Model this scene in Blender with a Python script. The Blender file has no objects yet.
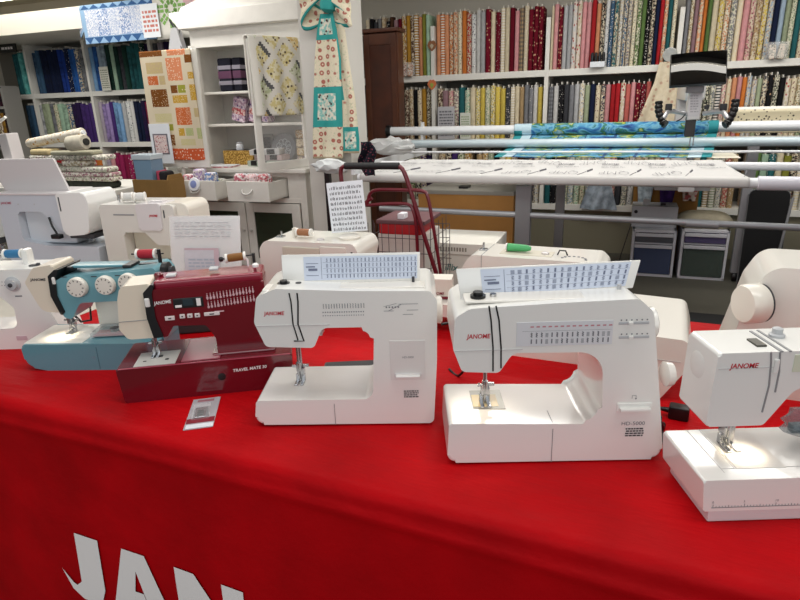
import bpy, bmesh, math, random
from mathutils import Vector, Matrix
random.seed(7)
COL = bpy.context.scene.collection
PI = math.pi

# ------------------------------------------------------------------ camera and measuring helpers
F, PITCH, ROLL, EYE = 600.0, math.radians(18.4), math.radians(1.9), 1.42
_f = Vector((0, math.cos(PITCH), -math.sin(PITCH)))
_u = Vector((0, math.sin(PITCH), math.cos(PITCH)))
_r = Vector((1, 0, 0))
CR = _r * math.cos(ROLL) - _u * math.sin(ROLL)
CU = _u * math.cos(ROLL) + _r * math.sin(ROLL)
CP = Vector((0, 0, EYE))
SA = math.radians(21)          # the shop's walls and furniture stand 21 degrees off the view axis
SU = Vector((math.cos(SA), -math.sin(SA), 0))
SV = Vector((math.sin(SA), math.cos(SA), 0))
TA = math.radians(24)          # the display table
TU = Vector((math.cos(TA), -math.sin(TA), 0))
TV = Vector((math.sin(TA), math.cos(TA), 0))
TO = Vector((0, 0.887, 0))
TZ = 0.76

def ray(px, py):
    return CR * ((px - 400) / F) - CU * ((py - 300) / F) + _f
def Z(px, py, z):
    d = ray(px, py); return CP + d * ((z - EYE) / d.z)
def Vp(px, py, v):
    d = ray(px, py); return CP + d * (v / d.dot(SV))
def uv(p):
    return Vector((p.dot(SU), p.dot(SV), p.z))
def W(u, v, z=0.0):
    return SU * u + SV * v + Vector((0, 0, z))
def Vuz(px, py, v):
    q = uv(Vp(px, py, v)); return q.x, q.z

# ------------------------------------------------------------------ materials
MATS = {}
def srgb(h):
    h = h.lstrip('#')
    out = []
    for i in (0, 2, 4):
        c = int(h[i:i+2], 16) / 255
        out.append(c / 12.92 if c <= .04045 else ((c + .055) / 1.055) ** 2.4)
    return tuple(out) + (1.0,)
def mat(name, hexcol, rough=.5, metal=0.0, coat=0.0, noise=0.0, nscale=20.0, bump=0.0, bscale=60.0, trans=0.0, emit=0.0, alpha=1.0, spec=None):
    if name in MATS: return MATS[name]
    m = bpy.data.materials.new(name); m.use_nodes = True
    nt = m.node_tree; b = nt.nodes['Principled BSDF']
    c = srgb(hexcol)
    b.inputs['Base Color'].default_value = c
    b.inputs['Roughness'].default_value = rough
    b.inputs['Metallic'].default_value = metal
    b.inputs['Coat Weight'].default_value = coat
    b.inputs['Coat Roughness'].default_value = .06
    if spec is not None: b.inputs['Specular IOR Level'].default_value = spec
    if trans: b.inputs['Transmission Weight'].default_value = trans
    if alpha < 1: b.inputs['Alpha'].default_value = alpha
    if emit:
        b.inputs['Emission Color'].default_value = c; b.inputs['Emission Strength'].default_value = emit
    tc = None
    if noise or bump:
        tc = nt.nodes.new('ShaderNodeTexCoord')
    if noise:
        n = nt.nodes.new('ShaderNodeTexNoise'); n.inputs['Scale'].default_value = nscale; n.inputs['Detail'].default_value = 4
        nt.links.new(tc.outputs['Object'], n.inputs['Vector'])
        r = nt.nodes.new('ShaderNodeValToRGB')
        r.color_ramp.elements[0].position = .3; r.color_ramp.elements[1].position = .7
        r.color_ramp.elements[0].color = tuple(x * (1 - noise) for x in c[:3]) + (1,)
        r.color_ramp.elements[1].color = tuple(min(1, x * (1 + noise)) for x in c[:3]) + (1,)
        nt.links.new(n.outputs['Fac'], r.inputs['Fac']); nt.links.new(r.outputs['Color'], b.inputs['Base Color'])
    if bump:
        n = nt.nodes.new('ShaderNodeTexNoise'); n.inputs['Scale'].default_value = bscale; n.inputs['Detail'].default_value = 5
        nt.links.new(tc.outputs['Object'], n.inputs['Vector'])
        bp = nt.nodes.new('ShaderNodeBump'); bp.inputs['Strength'].default_value = bump; bp.inputs['Distance'].default_value = .01
        nt.links.new(n.outputs['Fac'], bp.inputs['Height']); nt.links.new(bp.outputs['Normal'], b.inputs['Normal'])
    MATS[name] = m
    return m

def print_mat(name, kind, second='#e8e2d2', scale=40.0, base=None, third=None):
    """printed cotton; the ground colour is the object's own colour (or BASE)"""
    if name in MATS: return MATS[name]
    m = bpy.data.materials.new(name); m.use_nodes = True
    nt = m.node_tree; N = nt.nodes.new; L = nt.links.new
    b = nt.nodes['Principled BSDF']; b.inputs['Roughness'].default_value = .85; b.inputs['Specular IOR Level'].default_value = .15
    tc = N('ShaderNodeTexCoord'); oi = N('ShaderNodeObjectInfo')
    add = N('ShaderNodeVectorMath'); add.operation = 'ADD'
    mul = N('ShaderNodeMath'); mul.operation = 'MULTIPLY'; mul.inputs[1].default_value = 13.7
    L(oi.outputs['Random'], mul.inputs[0]); L(tc.outputs['Object'], add.inputs[0]); L(mul.outputs[0], add.inputs[1])
    vec = add.outputs[0]
    if base:
        rgb = N('ShaderNodeRGB'); rgb.outputs[0].default_value = srgb(base); ground = rgb.outputs[0]
    else:
        ground = oi.outputs['Color']
    def ramp(src, stops, const=False):
        r = N('ShaderNodeValToRGB')
        if const: r.color_ramp.interpolation = 'CONSTANT'
        e = r.color_ramp.elements
        e[0].position, e[0].color = stops[0][0], (stops[0][1],) * 3 + (1,)
        e[1].position, e[1].color = stops[-1][0], (stops[-1][1],) * 3 + (1,)
        for p, v in stops[1:-1]:
            x = e.new(p); x.color = (v,) * 3 + (1,)
        L(src, r.inputs['Fac']); return r.outputs['Color']
    def mix(fac, a, c, mode='MIX'):
        x = N('ShaderNodeMix'); x.data_type = 'RGBA'; x.blend_type = mode
        if isinstance(fac, float): x.inputs[0].default_value = fac
        else: L(fac, x.inputs[0])
        if isinstance(a, tuple): x.inputs[6].default_value = a
        else: L(a, x.inputs[6])
        if isinstance(c, tuple): x.inputs[7].default_value = c
        else: L(c, x.inputs[7])
        return x.outputs[2]
    sec = srgb(second)
    if kind == 'dots':
        v = N('ShaderNodeTexVoronoi'); v.inputs['Scale'].default_value = scale; v.inputs['Randomness'].default_value = .6
        L(vec, v.inputs['Vector'])
        out = mix(ramp(v.outputs['Distance'], [(.22, 1), (.3, 0)]), ground, sec)
    elif kind == 'floral':
        v = N('ShaderNodeTexVoronoi'); v.inputs['Scale'].default_value = scale; L(vec, v.inputs['Vector'])
        n = N('ShaderNodeTexNoise'); n.inputs['Scale'].default_value = scale * 1.3; L(vec, n.inputs['Vector'])
        g = mix(ramp(n.outputs['Fac'], [(.45, 0), (.55, 1)]), ground, sec)
        out = mix(ramp(v.outputs['Distance'], [(.2, 1), (.34, 0)]), g, srgb(third or '#5b4a3c'))
    elif kind == 'roses':
        v = N('ShaderNodeTexVoronoi'); v.inputs['Scale'].default_value = scale; v.inputs['Randomness'].default_value = .35; L(vec, v.inputs['Vector'])
        n = N('ShaderNodeTexNoise'); n.inputs['Scale'].default_value = scale * 4; L(vec, n.inputs['Vector'])
        g = mix(ramp(n.outputs['Fac'], [(.58, 0), (.66, .7)]), ground, sec)
        out = mix(ramp(v.outputs['Distance'], [(.10, 0), (.14, .9), (.28, .9), (.36, 0)]), g, srgb(third or '#9c4a3e'))
    elif kind == 'batik':
        n = N('ShaderNodeTexNoise'); n.inputs['Scale'].default_value = scale; n.inputs['Detail'].default_value = 6; L(vec, n.inputs['Vector'])
        out = mix(ramp(n.outputs['Fac'], [(.35, .45), (.65, 1.0)]), (0.01, 0.01, 0.015, 1), ground)
    elif kind == 'stripe':
        w = N('ShaderNodeTexWave'); w.bands_direction = 'Z'; w.inputs['Scale'].default_value = scale; L(vec, w.inputs['Vector'])
        out = mix(ramp(w.outputs['Fac'], [(.4, 0), (.6, 1)]), ground, sec)
    elif kind == 'plaid':
        w = N('ShaderNodeTexWave'); w.bands_direction = 'Z'; w.inputs['Scale'].default_value = scale; L(vec, w.inputs['Vector'])
        w2 = N('ShaderNodeTexWave'); w2.bands_direction = 'X'; w2.inputs['Scale'].default_value = scale * 1.6; L(vec, w2.inputs['Vector'])
        a1 = mix(ramp(w.outputs['Fac'], [(.4, 0), (.6, .6)]), ground, sec)
        out = mix(ramp(w2.outputs['Fac'], [(.4, 0), (.6, .6)]), a1, sec)
    elif kind == 'confetti':
        v = N('ShaderNodeTexVoronoi'); v.inputs['Scale'].default_value = scale; L(vec, v.inputs['Vector'])
        out = mix(.35 if base and base < '#5' else .55, ground, v.outputs['Color'], 'MIX')
    else:
        n = N('ShaderNodeTexNoise'); n.inputs['Scale'].default_value = 30; L(vec, n.inputs['Vector'])
        out = mix(ramp(n.outputs['Fac'], [(.3, .82), (.7, 1)]), (0, 0, 0, 1), ground)
    L(out, b.inputs['Base Color'])
    MATS[name] = m
    return m

# ------------------------------------------------------------------ objects
def tag(o, label=None, cat=None, group=None, kind=None):
    if label: o['label'] = label
    if cat: o['category'] = cat
    if group: o['group'] = group
    if kind: o['kind'] = kind
    return o
def thing(name, label, cat, loc=(0, 0, 0), rotz=0.0, group=None):
    o = bpy.data.objects.new(name, None); COL.objects.link(o)
    o.empty_display_size = .05
    o.location = loc; o.rotation_euler = (0, 0, rotz)
    return tag(o, label, cat, group)
def link(name, me, m=None, parent=None, loc=(0, 0, 0), rot=(0, 0, 0)):
    o = bpy.data.objects.new(name, me); COL.objects.link(o)
    if m is not None and not me.materials: me.materials.append(m)
    o.location = loc; o.rotation_euler = rot
    if parent is not None: o.parent = parent
    return o

class MB:
    """gathers shapes into one mesh"""
    def __init__(self): self.bm = bmesh.new(); self.wn = False
    def box(self, x0, x1, y0, y1, z0, z1, bev=0.0, M=None, seg=2):
        r = bmesh.ops.create_cube(self.bm, size=1.0)
        vs = r['verts']
        T = Matrix.Translation(((x0+x1)/2, (y0+y1)/2, (z0+z1)/2)) @ Matrix.Diagonal((abs(x1-x0), abs(y1-y0), abs(z1-z0), 1))
        bmesh.ops.transform(self.bm, matrix=T, verts=vs)
        if bev:
            es = list({e for v in vs for e in v.link_edges})
            q = bmesh.ops.bevel(self.bm, geom=es, offset=bev, segments=seg, profile=.5, affect='EDGES', clamp_overlap=True)
            vs = list({v for f in q['faces'] for v in f.verts} | {v for v in vs if v.is_valid})
            self.wn = True
        if M is not None: bmesh.ops.transform(self.bm, matrix=M, verts=vs)
        return self
    def cyl(self, p0, p1, r0, r1=None, seg=20, cap=True):
        p0, p1 = Vector(p0), Vector(p1); d = p1 - p0
        r1 = r0 if r1 is None else r1
        M = Matrix.Translation((p0 + p1) / 2) @ d.to_track_quat('Z', 'Y').to_matrix().to_4x4()
        bmesh.ops.create_cone(self.bm, cap_ends=cap, cap_tris=False, segments=seg, radius1=max(r0, 1e-5), radius2=max(r1, 1e-5), depth=d.length, matrix=M)
        return self
    def lathe(self, prof, axis_p, axis_d, seg=24):
        """PROF: (radius, height) along the axis"""
        q = Vector(axis_d).to_track_quat('Z', 'Y').to_matrix().to_4x4()
        M = Matrix.Translation(axis_p) @ q
        rings = []
        for r, h in prof:
            rings.append([self.bm.verts.new(M @ Vector((r*math.cos(2*PI*k/seg), r*math.sin(2*PI*k/seg), h))) for k in range(seg)])
        for a, b in zip(rings, rings[1:]):
            for k in range(seg):
                self.bm.faces.new((a[k], a[(k+1) % seg], b[(k+1) % seg], b[k]))
        self.bm.faces.new(list(reversed(rings[0]))); self.bm.faces.new(rings[-1])
        return self
    def tube(self, pts, r, seg=10, closed=False):
        pts = [Vector(p) for p in pts]; n = len(pts); rings = []
        prev = None
        for i, p in enumerate(pts):
            if closed: t = pts[(i+1) % n] - pts[i-1]
            else: t = pts[min(i+1, n-1)] - pts[max(i-1, 0)]
            t.normalize()
            if prev is None:
                a = Vector((0, 0, 1)) if abs(t.z) < .9 else Vector((1, 0, 0))
            else: a = prev
            x = (a - t * a.dot(t)).normalized(); prev = x; y = t.cross(x)
            rr = r[i] if isinstance(r, (list, tuple)) else r
            rings.append([self.bm.verts.new(p + x*rr*math.cos(2*PI*k/seg) + y*rr*math.sin(2*PI*k/seg)) for k in range(seg)])
        m = n if closed else n - 1
        for i in range(m):
            a, b = rings[i], rings[(i+1) % n]
            for k in range(seg):
                self.bm.faces.new((a[k], a[(k+1) % seg], b[(k+1) % seg], b[k]))
        if not closed:
            self.bm.faces.new(list(reversed(rings[0]))); self.bm.faces.new(rings[-1])
        return self
    def prism(self, pts, y0, y1, bev=0.0, seg=3, both=True, M=None):
        """PTS: outline (x, z) anticlockwise seen from the front (-y)"""
        f0 = [self.bm.verts.new((x, y0, z)) for x, z in pts]
        f1 = [self.bm.verts.new((x, y1, z)) for x, z in pts]
        n = len(pts)
        front = self.bm.faces.new(f0); back = self.bm.faces.new(list(reversed(f1)))
        for i in range(n):
            self.bm.faces.new((f0[(i+1) % n], f0[i], f1[i], f1[(i+1) % n]))
        vs = f0 + f1
        if bev:
            es = list(front.edges) + (list(back.edges) if both else [])
            q = bmesh.ops.bevel(self.bm, geom=es, offset=bev, segments=seg, profile=.5, affect='EDGES', clamp_overlap=True)
            vs = list({v for f in q['faces'] for v in f.verts} | {v for v in vs if v.is_valid})
            self.wn = True
        if M is not None: bmesh.ops.transform(self.bm, matrix=M, verts=vs)
        return self
    def quad(self, a, b, c, d):
        self.bm.faces.new([self.bm.verts.new(p) for p in (a, b, c, d)]); return self
    def build(self, name, m, parent=None, loc=(0, 0, 0), rot=(0, 0, 0), smooth=38.0):
        bm = self.bm
        bmesh.ops.recalc_face_normals(bm, faces=bm.faces)
        lim = math.radians(smooth)
        for e in bm.edges:
            e.smooth = (len(e.link_faces) == 2 and e.calc_face_angle(0) < lim)
        for f in bm.faces: f.smooth = True
        me = bpy.data.meshes.new(name); bm.to_mesh(me); bm.free()
        o = link(name, me, m, parent, loc, rot)
        if self.wn:
            w = o.modifiers.new('weighted', 'WEIGHTED_NORMAL'); w.keep_sharp = True
        return o

def rounded(pts, seg=6):
    """outline of (x, z, radius) with its corners rounded"""
    out = []; n = len(pts)
    for i in range(n):
        p = Vector(pts[i][:2]); r = pts[i][2] if len(pts[i]) > 2 else 0
        a = Vector(pts[i-1][:2]); b = Vector(pts[(i+1) % n][:2])
        if r <= 0: out.append(tuple(p)); continue
        da, db = (a - p), (b - p); la, lb = da.length, db.length
        da.normalize(); db.normalize()
        ang = da.angle(db)
        if ang > 3.1: out.append(tuple(p)); continue
        t = min(r / math.tan(ang / 2), la * .48, lb * .48); rr = t * math.tan(ang / 2)
        c = p + (da + db).normalized() * (rr / math.sin(ang / 2))
        s, e = p + da * t, p + db * t
        a0 = math.atan2(s.y - c.y, s.x - c.x); a1 = math.atan2(e.y - c.y, e.x - c.x)
        d = (a1 - a0 + PI) % (2 * PI) - PI
        for k in range(seg + 1):
            th = a0 + d * k / seg
            out.append((c.x + rr * math.cos(th), c.y + rr * math.sin(th)))
    return out

def cloth_grid(name, nx, nz, pos, mats, pick, parent=None, thick=0.0, loc=(0, 0, 0), rot=(0, 0, 0)):
    """a sheet: POS(s, t) gives its points, PICK(s, t) the index of its colour"""
    bm = bmesh.new()
    g = [[bm.verts.new(pos(i / nx, j / nz)) for i in range(nx + 1)] for j in range(nz + 1)]
    for j in range(nz):
        for i in range(nx):
            f = bm.faces.new((g[j][i], g[j][i+1], g[j+1][i+1], g[j+1][i]))
            f.material_index = pick((i + .5) / nx, (j + .5) / nz); f.smooth = True
    me = bpy.data.meshes.new(name); bm.to_mesh(me); bm.free()
    for m in mats: me.materials.append(m)
    o = link(name, me, None, parent, loc, rot)
    if thick:
        s = o.modifiers.new('thick', 'SOLIDIFY'); s.thickness = thick; s.offset = 0
    return o

def text_mesh(body, size, shear=0.0, fat=0.0, xs=1.0, align='LEFT'):
    cu = bpy.data.curves.new('lettering', 'FONT'); cu.body = body; cu.size = size; cu.shear = shear; cu.offset = fat; cu.align_x = align
    cu.resolution_u = 3
    t = bpy.data.objects.new('lettering', cu); COL.objects.link(t)
    dg = bpy.context.evaluated_depsgraph_get(); dg.update()
    me = bpy.data.meshes.new_from_object(t.evaluated_get(dg))
    bpy.data.objects.remove(t); bpy.data.curves.remove(cu)
    for v in me.vertices: v.co.x *= xs
    return me
def lettering(body, size, m, parent, loc, rot=(PI/2, 0, 0), shear=0.0, fat=0.0, xs=1.0, align='LEFT', name='lettering'):
    me = text_mesh(body, size, shear, fat, xs, align)
    me.materials.clear(); me.materials.append(m)
    return link(name, me, None, parent, loc, rot)

class Marks:
    """small printed strokes on a face of the plane y = Y (x, z), as one mesh"""
    def __init__(self, y=-.0006): self.bm = bmesh.new(); self.y = y
    def rect(self, x0, x1, z0, z1, sl=0.0):
        self.bm.faces.new([self.bm.verts.new((x, self.y, z)) for x, z in ((x0, z0), (x1, z0), (x1 + sl, z1), (x0 + sl, z1))]); return self
    def line(self, p, q, w):
        p, q = Vector(p), Vector(q); n = (q - p).normalized(); n = Vector((-n.y, n.x)) * w / 2
        self.bm.faces.new([self.bm.verts.new((a.x, self.y, a.y)) for a in (p - n, q - n, q + n, p + n)]); return self
    def ring(self, c, r, w, n=20):
        for k in range(n):
            a, b = 2*PI*k/n, 2*PI*(k+1)/n
            self.bm.faces.new([self.bm.verts.new((c[0]+q*math.cos(t), self.y, c[1]+q*math.sin(t))) for q, t in ((r, a), (r, b), (r-w, b), (r-w, a))])
        return self
    def disc(self, c, r, n=16):
        self.bm.faces.new([self.bm.verts.new((c[0]+r*math.cos(2*PI*k/n), self.y, c[1]+r*math.sin(2*PI*k/n))) for k in range(n)]); return self
    def build(self, name, m, parent, loc=(0, 0, 0), rot=(0, 0, 0)):
        me = bpy.data.meshes.new(name); self.bm.to_mesh(me); self.bm.free()
        return link(name, me, m, parent, loc, rot)

def stitch_rows(mk, x0, x1, z0, z1, cols, rows, fill=.55, seed=1):
    """columns of tiny printed stitches"""
    rnd = random.Random(seed)
    cw = (x1 - x0) / cols; rh = (z1 - z0) / rows
    for r in range(rows):
        for c in range(cols):
            cx = x0 + (c + .5) * cw; zb = z0 + r * rh + rh * .15; h = rh * .7
            k = rnd.random()
            if k < .5:
                n = 5
                for j in range(n):
                    s = 1 if j % 2 else -1
                    mk.line((cx - s*cw*.16, zb + h*j/n), (cx + s*cw*.16, zb + h*(j+1)/n), cw * .18)
            elif k < .8:
                mk.rect(cx - cw*.13, cx + cw*.13, zb, zb + h)
            else:
                for j in range(4): mk.rect(cx - cw*.28, cx + cw*.28, zb + h*j/4, zb + h*(j+.5)/4)
# ------------------------------------------------------------------ shared materials
M_WHITE = mat('glossy white plastic', '#ecebe6', .22, coat=.5)
M_CREAM = mat('glossy cream plastic', '#e9e5dc', .28, coat=.4)
M_IVORY = mat('warm ivory plastic', '#ebe5d9', .3, coat=.35)
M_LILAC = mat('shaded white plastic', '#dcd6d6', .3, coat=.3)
M_GREYP = mat('pale grey plastic', '#b9bbbd', .4)
M_SEAM = mat('grey seam', '#8f8f90', .6)
M_INK = mat('grey ink', '#74767c', .7)
M_DARK = mat('black ink', '#3a3a3e', .6)
M_BLACK = mat('black plastic', '#121214', .35)
M_MATT = mat('matt black', '#0b0b0c', .8)
M_STEEL = mat('polished steel', '#b9babc', .22, metal=1.0)
M_PLATE = mat('brushed steel plate', '#a6a59f', .38, metal=.8)
M_LOGO = mat('red lettering', '#c01f30', .5)
M_WLOGO = mat('white lettering', '#f0ecea', .5)
M_PAPER = mat('white paper', '#e9edf2', .7)
M_BLUEP = mat('pale blue paper', '#c9d6ea', .7)
M_WOODW = mat('painted white wood', '#e6e3dc', .5, noise=.04, nscale=12)
M_SHELF = mat('white shelf laminate', '#e9e7df', .5)
M_CLEAR = mat('clear plastic', '#ffffff', .06, alpha=.18)
M_CARD = mat('brown cardboard', '#b58a4d', .8, noise=.08, nscale=9)

# ------------------------------------------------------------------ the room
def struct(name, mb, m, loc=(0, 0, 0), rot=(0, 0, -SA)):
    o = mb.build(name, m, None, loc, rot); o['kind'] = 'structure'; return o
M_FLOOR = mat('olive grey carpet', '#57544a', .95, noise=.16, nscale=160, bump=.5, bscale=300)
M_WALL = mat('warm grey wall', '#b9b4a8', .8, noise=.03, nscale=3)
M_CEIL = mat('off-white ceiling', '#bdb6a8', .85, noise=.05, nscale=60)
struct('floor', MB().box(-9.5, 4.5, -3.0, 6.25, -.05, 0), M_FLOOR)
struct('wall_back', MB().box(-9.5, 4.5, 6.2, 6.3, 0, 2.72), M_WALL)
struct('ceiling', MB().box(-9.5, 4.5, 2.6, 6.3, 2.72, 2.78), M_CEIL)
struct('wall_left', MB().box(-9.6, -9.5, -3.0, 6.3, 0, 2.78), M_WALL)
# dropped soffit over the shelves at the far end
so = MB().box(-9.4, -3.2, 5.02, 5.1, 2.2, 2.40, .004).box(-9.4, -3.2, 5.08, 6.19, 2.2, 2.25)
struct('trim_1', so, mat('cream soffit paint', '#efece2', .6))
# white pillar between the hutch and the quilting frame
pl = MB().box(-2.22, -1.87, 4.0, 4.3, 0, 2.71, .006).box(-2.25, -1.84, 3.97, 4.33, 0, .12, .006)
struct('trim_2', pl, mat('pillar paint', '#d9d6cf', .55, noise=.03, nscale=5))
o = MB().box(.1, 3.0, 3.45, 4.22, 0.001, .012, .004).build('floor_mat', mat('black rubber mat', '#0d0d0f', .85), None, (0, 0, 0), (0, 0, -SA))
tag(o, 'black floor mat lying on the olive carpet behind the display table', 'mat')

# fluorescent strip above the soffit
t = thing('fluorescent_light', 'long bright fluorescent strip under the ceiling above the cream soffit', 'light', W(-6.2, 4.86, 2.5), -SA)
MB().box(-2.6, 1.55, -.05, .07, .06, .219, .004).build('light_housing', mat('lamp housing', '#d8d5cc', .5), t)
MB().box(-2.55, 1.5, -.055, .065, .0, .06, .012).build('lamp_diffuser', mat('lit diffuser', '#fff6e2', .5, emit=5.0), t)

# ------------------------------------------------------------------ display table under its red cloth
def red_cloth():
    m = bpy.data.materials.new('red polyester cloth'); m.use_nodes = True
    nt = m.node_tree; b = nt.nodes['Principled BSDF']; N = nt.nodes.new; L = nt.links.new
    b.inputs['Roughness'].default_value = .62; b.inputs['Specular IOR Level'].default_value = .12
    b.inputs['Sheen Weight'].default_value = .0; b.inputs['Sheen Roughness'].default_value = .4
    tc = N('ShaderNodeTexCoord')
    n = N('ShaderNodeTexNoise'); n.inputs['Scale'].default_value = 5; n.inputs['Detail'].default_value = 5; L(tc.outputs['Object'], n.inputs['Vector'])
    r = N('ShaderNodeValToRGB'); r.color_ramp.elements[0].color = srgb('#a60008'); r.color_ramp.elements[1].color = srgb('#c4000c')
    r.color_ramp.elements[0].position = .3; r.color_ramp.elements[1].position = .7
    L(n.outputs['Fac'], r.inputs['Fac']); L(r.outputs['Color'], b.inputs['Base Color'])
    mp = N('ShaderNodeMapping'); mp.inputs['Scale'].default_value = (1.2, 5, 1.5); mp.inputs['Rotation'].default_value = (0, 0, .5)
    L(tc.outputs['Object'], mp.inputs['Vector'])
    n2 = N('ShaderNodeTexNoise'); n2.inputs['Scale'].default_value = 3.2; n2.inputs['Detail'].default_value = 4; L(mp.outputs['Vector'], n2.inputs['Vector'])
    n3 = N('ShaderNodeTexNoise'); n3.inputs['Scale'].default_value = 90; n3.inputs['Detail'].default_value = 2; L(tc.outputs['Object'], n3.inputs['Vector'])
    bp = N('ShaderNodeBump'); bp.inputs['Strength'].default_value = .35; bp.inputs['Distance'].default_value = .03; L(n2.outputs['Fac'], bp.inputs['Height'])
    bp2 = N('ShaderNodeBump'); bp2.inputs['Strength'].default_value = .12; bp2.inputs['Distance'].default_value = .004; L(n3.outputs['Fac'], bp2.inputs['Height'])
    L(bp.outputs['Normal'], bp2.inputs['Normal']); L(bp2.outputs['Normal'], b.inputs['Normal'])
    return m
M_RED = red_cloth()
tbl = thing('tablecloth', 'long red tablecloth with white letters draped over the display table', 'tablecloth', TO, -TA)
TL, TR, TD = -2.9, 1.75, 1.10
def cloth_drop(x, d):          # d metres below the table's edge
    k = min(1, d / .5)
    return (.006 * math.sin(x * 9 + 1) + .010 * math.sin(x * 4.1 + d * 3)) * k - .03 * d - .006 * math.exp(-((d - .058 - .006*math.sin(x*3)) / .012) ** 2)
def cloth_pos(s, t):
    x = TL + (TR - TL) * s
    w = .5 + .5 * math.sin(x * 2.3 + .7)
    def drop(d): return cloth_drop(x, d)
    # profile lengths: front drop .75, edge .05, top, back drop .7
    if t < .36:
        d = .735 * (1 - t / .36) + .022; return Vector((x, drop(d) - .006, TZ - d))
    if t < .44:
        a = (t - .36) / .08 * PI / 2; r = .022
        return Vector((x, r - r * math.cos(a) - .006 * (1 - (t - .36) / .08), TZ - r + r * math.sin(a)))
    if t < .86:
        y = .022 + (TD - .04) * (t - .44) / .42
        return Vector((x, y, TZ))
    if t < .9:
        a = (t - .86) / .04 * PI / 2
        return Vector((x, TD - .018 + .018 * math.sin(a), TZ - .018 + .018 * math.cos(a)))
    return Vector((x, TD, TZ - .018 - .735 * (t - .9) / .1))
cloth_grid('cloth', 200, 240, cloth_pos, [M_RED], lambda s, t: 0, tbl)
def cloth_letters():
    H = .190
    G = {'J': [[(0, 1), (.078, 1), (.078, .24), (.066, .08), (.035, -.02), (.0, -.01), (-.035, .10), (-.066, .36), (-.03, .20), (-.008, .16), (0, .26)]],
         'A': [[(.10, 0), (.155, 1), (.19, 1), (.19, .72), (.165, 0)], [(.19, .72), (.19, 1), (.225, 1), (.30, 0), (.228, 0)], [(.172, .20), (.179, .40), (.205, .40), (.216, .20)]],
         'N': [[(.315, 0), (.315, 1), (.372, 1), (.372, 0)], [(.372, .55), (.372, 1), (.45, .45), (.45, 0)], [(.45, 0), (.45, 1), (.508, 1), (.508, 0)]],
         'O': [], 'M': [[(.755, 0), (.765, 1), (.825, 1), (.82, 0)], [(.825, .55), (.825, 1), (.89, .45), (.89, 0)], [(.89, 0), (.89, .45), (.955, 1), (.955, .55)], [(.955, 1), (1.015, 1), (1.025, 0), (.96, 0)]],
         'E': [[(1.06, 0), (1.06, 1), (1.125, 1), (1.125, 0)], [(1.125, .80), (1.125, 1), (1.21, 1), (1.21, .80)], [(1.125, .41), (1.125, .60), (1.20, .60), (1.20, .41)], [(1.125, 0), (1.125, .20), (1.215, .20), (1.215, 0)]]}
    bm = bmesh.new()
    for k in 'JANME':
        for poly in G[k]: bm.faces.new([bm.verts.new((x, 0, y * H)) for x, y in poly])
    n = 24
    ring = [[bm.verts.new((.63 + rx*math.cos(2*PI*i/n), 0, H*(.5 + rz*math.sin(2*PI*i/n)))) for i in range(n)] for rx, rz in ((.102, .52), (.045, .28))]
    for i in range(n): bm.faces.new((ring[0][i], ring[0][(i+1) % n], ring[1][(i+1) % n], ring[1][i]))
    bmesh.ops.triangulate(bm, faces=bm.faces)
    for _ in range(3): bmesh.ops.subdivide_edges(bm, edges=[e for e in bm.edges if e.calc_length() > .02], cuts=1)
    bmesh.ops.triangulate(bm, faces=bm.faces)
    for v in bm.verts:
        x, z = v.co.x - .884, TZ - .510 + v.co.z
        v.co = Vector((x, cloth_drop(x, TZ - z) - .0105, z))
    me = bpy.data.meshes.new('lettering'); bm.to_mesh(me); bm.free()
    link('lettering', me, mat('white cloth lettering', '#fbf4f0', .8), tbl)
cloth_letters()
# ------------------------------------------------------------------ sewing machines
class Machine:
    """a sewing machine's own frame: x along its bed, y into its depth, z up from the table"""
    def __init__(self, name, label, o, ang, group='sewing machines on display'):
        self.o = Vector((o[0], o[1], TZ)); self.a = math.radians(ang)
        self.ux = Vector((math.cos(self.a), math.sin(self.a), 0)); self.vy = Vector((-math.sin(self.a), math.cos(self.a), 0))
        self.root = thing(name, label, 'sewing machine', self.o, self.a, group)
    def P(self, px, py, ly=0.0):
        d = ray(px, py); q = CP + d * (((self.o - CP).dot(self.vy) + ly) / d.dot(self.vy)) - self.o
        return q.dot(self.ux), q.z
    def T(self, px, py, z):
        q = Z(px, py, TZ + z) - self.o
        return q.dot(self.ux), q.dot(self.vy)
    def out(self, pts, ly=0.0):
        q = []
        for p in pts:
            x, z = self.P(p[0], p[1], ly); q.append((x, max(z, .0), p[2] if len(p) > 2 else 0))
        return rounded(q, 9)
    def world(self, x, y, z):
        return self.o + self.ux * x + self.vy * y + Vector((0, 0, z))

def needle(root, x, y, z_head, z_bed, s=1.0, tilt=0.0):
    b = MB().cyl((x, y, z_bed + .03*s), (x, y, z_head + .01), .0028*s, seg=12).cyl((x, y, z_bed + .028*s), (x, y, z_bed + .046*s), .0052*s, seg=12)
    b.cyl((x, y, z_bed + .003), (x, y, z_bed + .03*s), .0011*s, seg=8).cyl((x - .013*s, y, z_bed + .038*s), (x, y, z_bed + .038*s), .0032*s, seg=10)
    b.build('needle_bar', M_STEEL, root)
    p = MB().cyl((x + .002, y + .014*s, z_bed + .024*s), (x + .002, y + .014*s, z_head + .01), .0036*s, seg=12)
    p.box(x - .006*s, x + .009*s, y + .004, y + .02*s, z_bed + .014*s, z_bed + .03*s, .002*s)
    p.box(x - .009*s, x - .002*s, y - .016*s, y + .012*s, z_bed + .001, z_bed + .0045, .001)
    p.box(x + .003*s, x + .010*s, y - .016*s, y + .012*s, z_bed + .001, z_bed + .0045, .001)
    p.box(x - .009*s, x + .010*s, y + .006*s, y + .014*s, z_bed + .001, z_bed + .016*s, .001)
    p.box(x + .006, x + .018*s, y + .010*s, y + .016*s, z_bed + .03*s, z_bed + .036*s, .001)
    p.build('presser_foot', M_STEEL, root)

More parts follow.
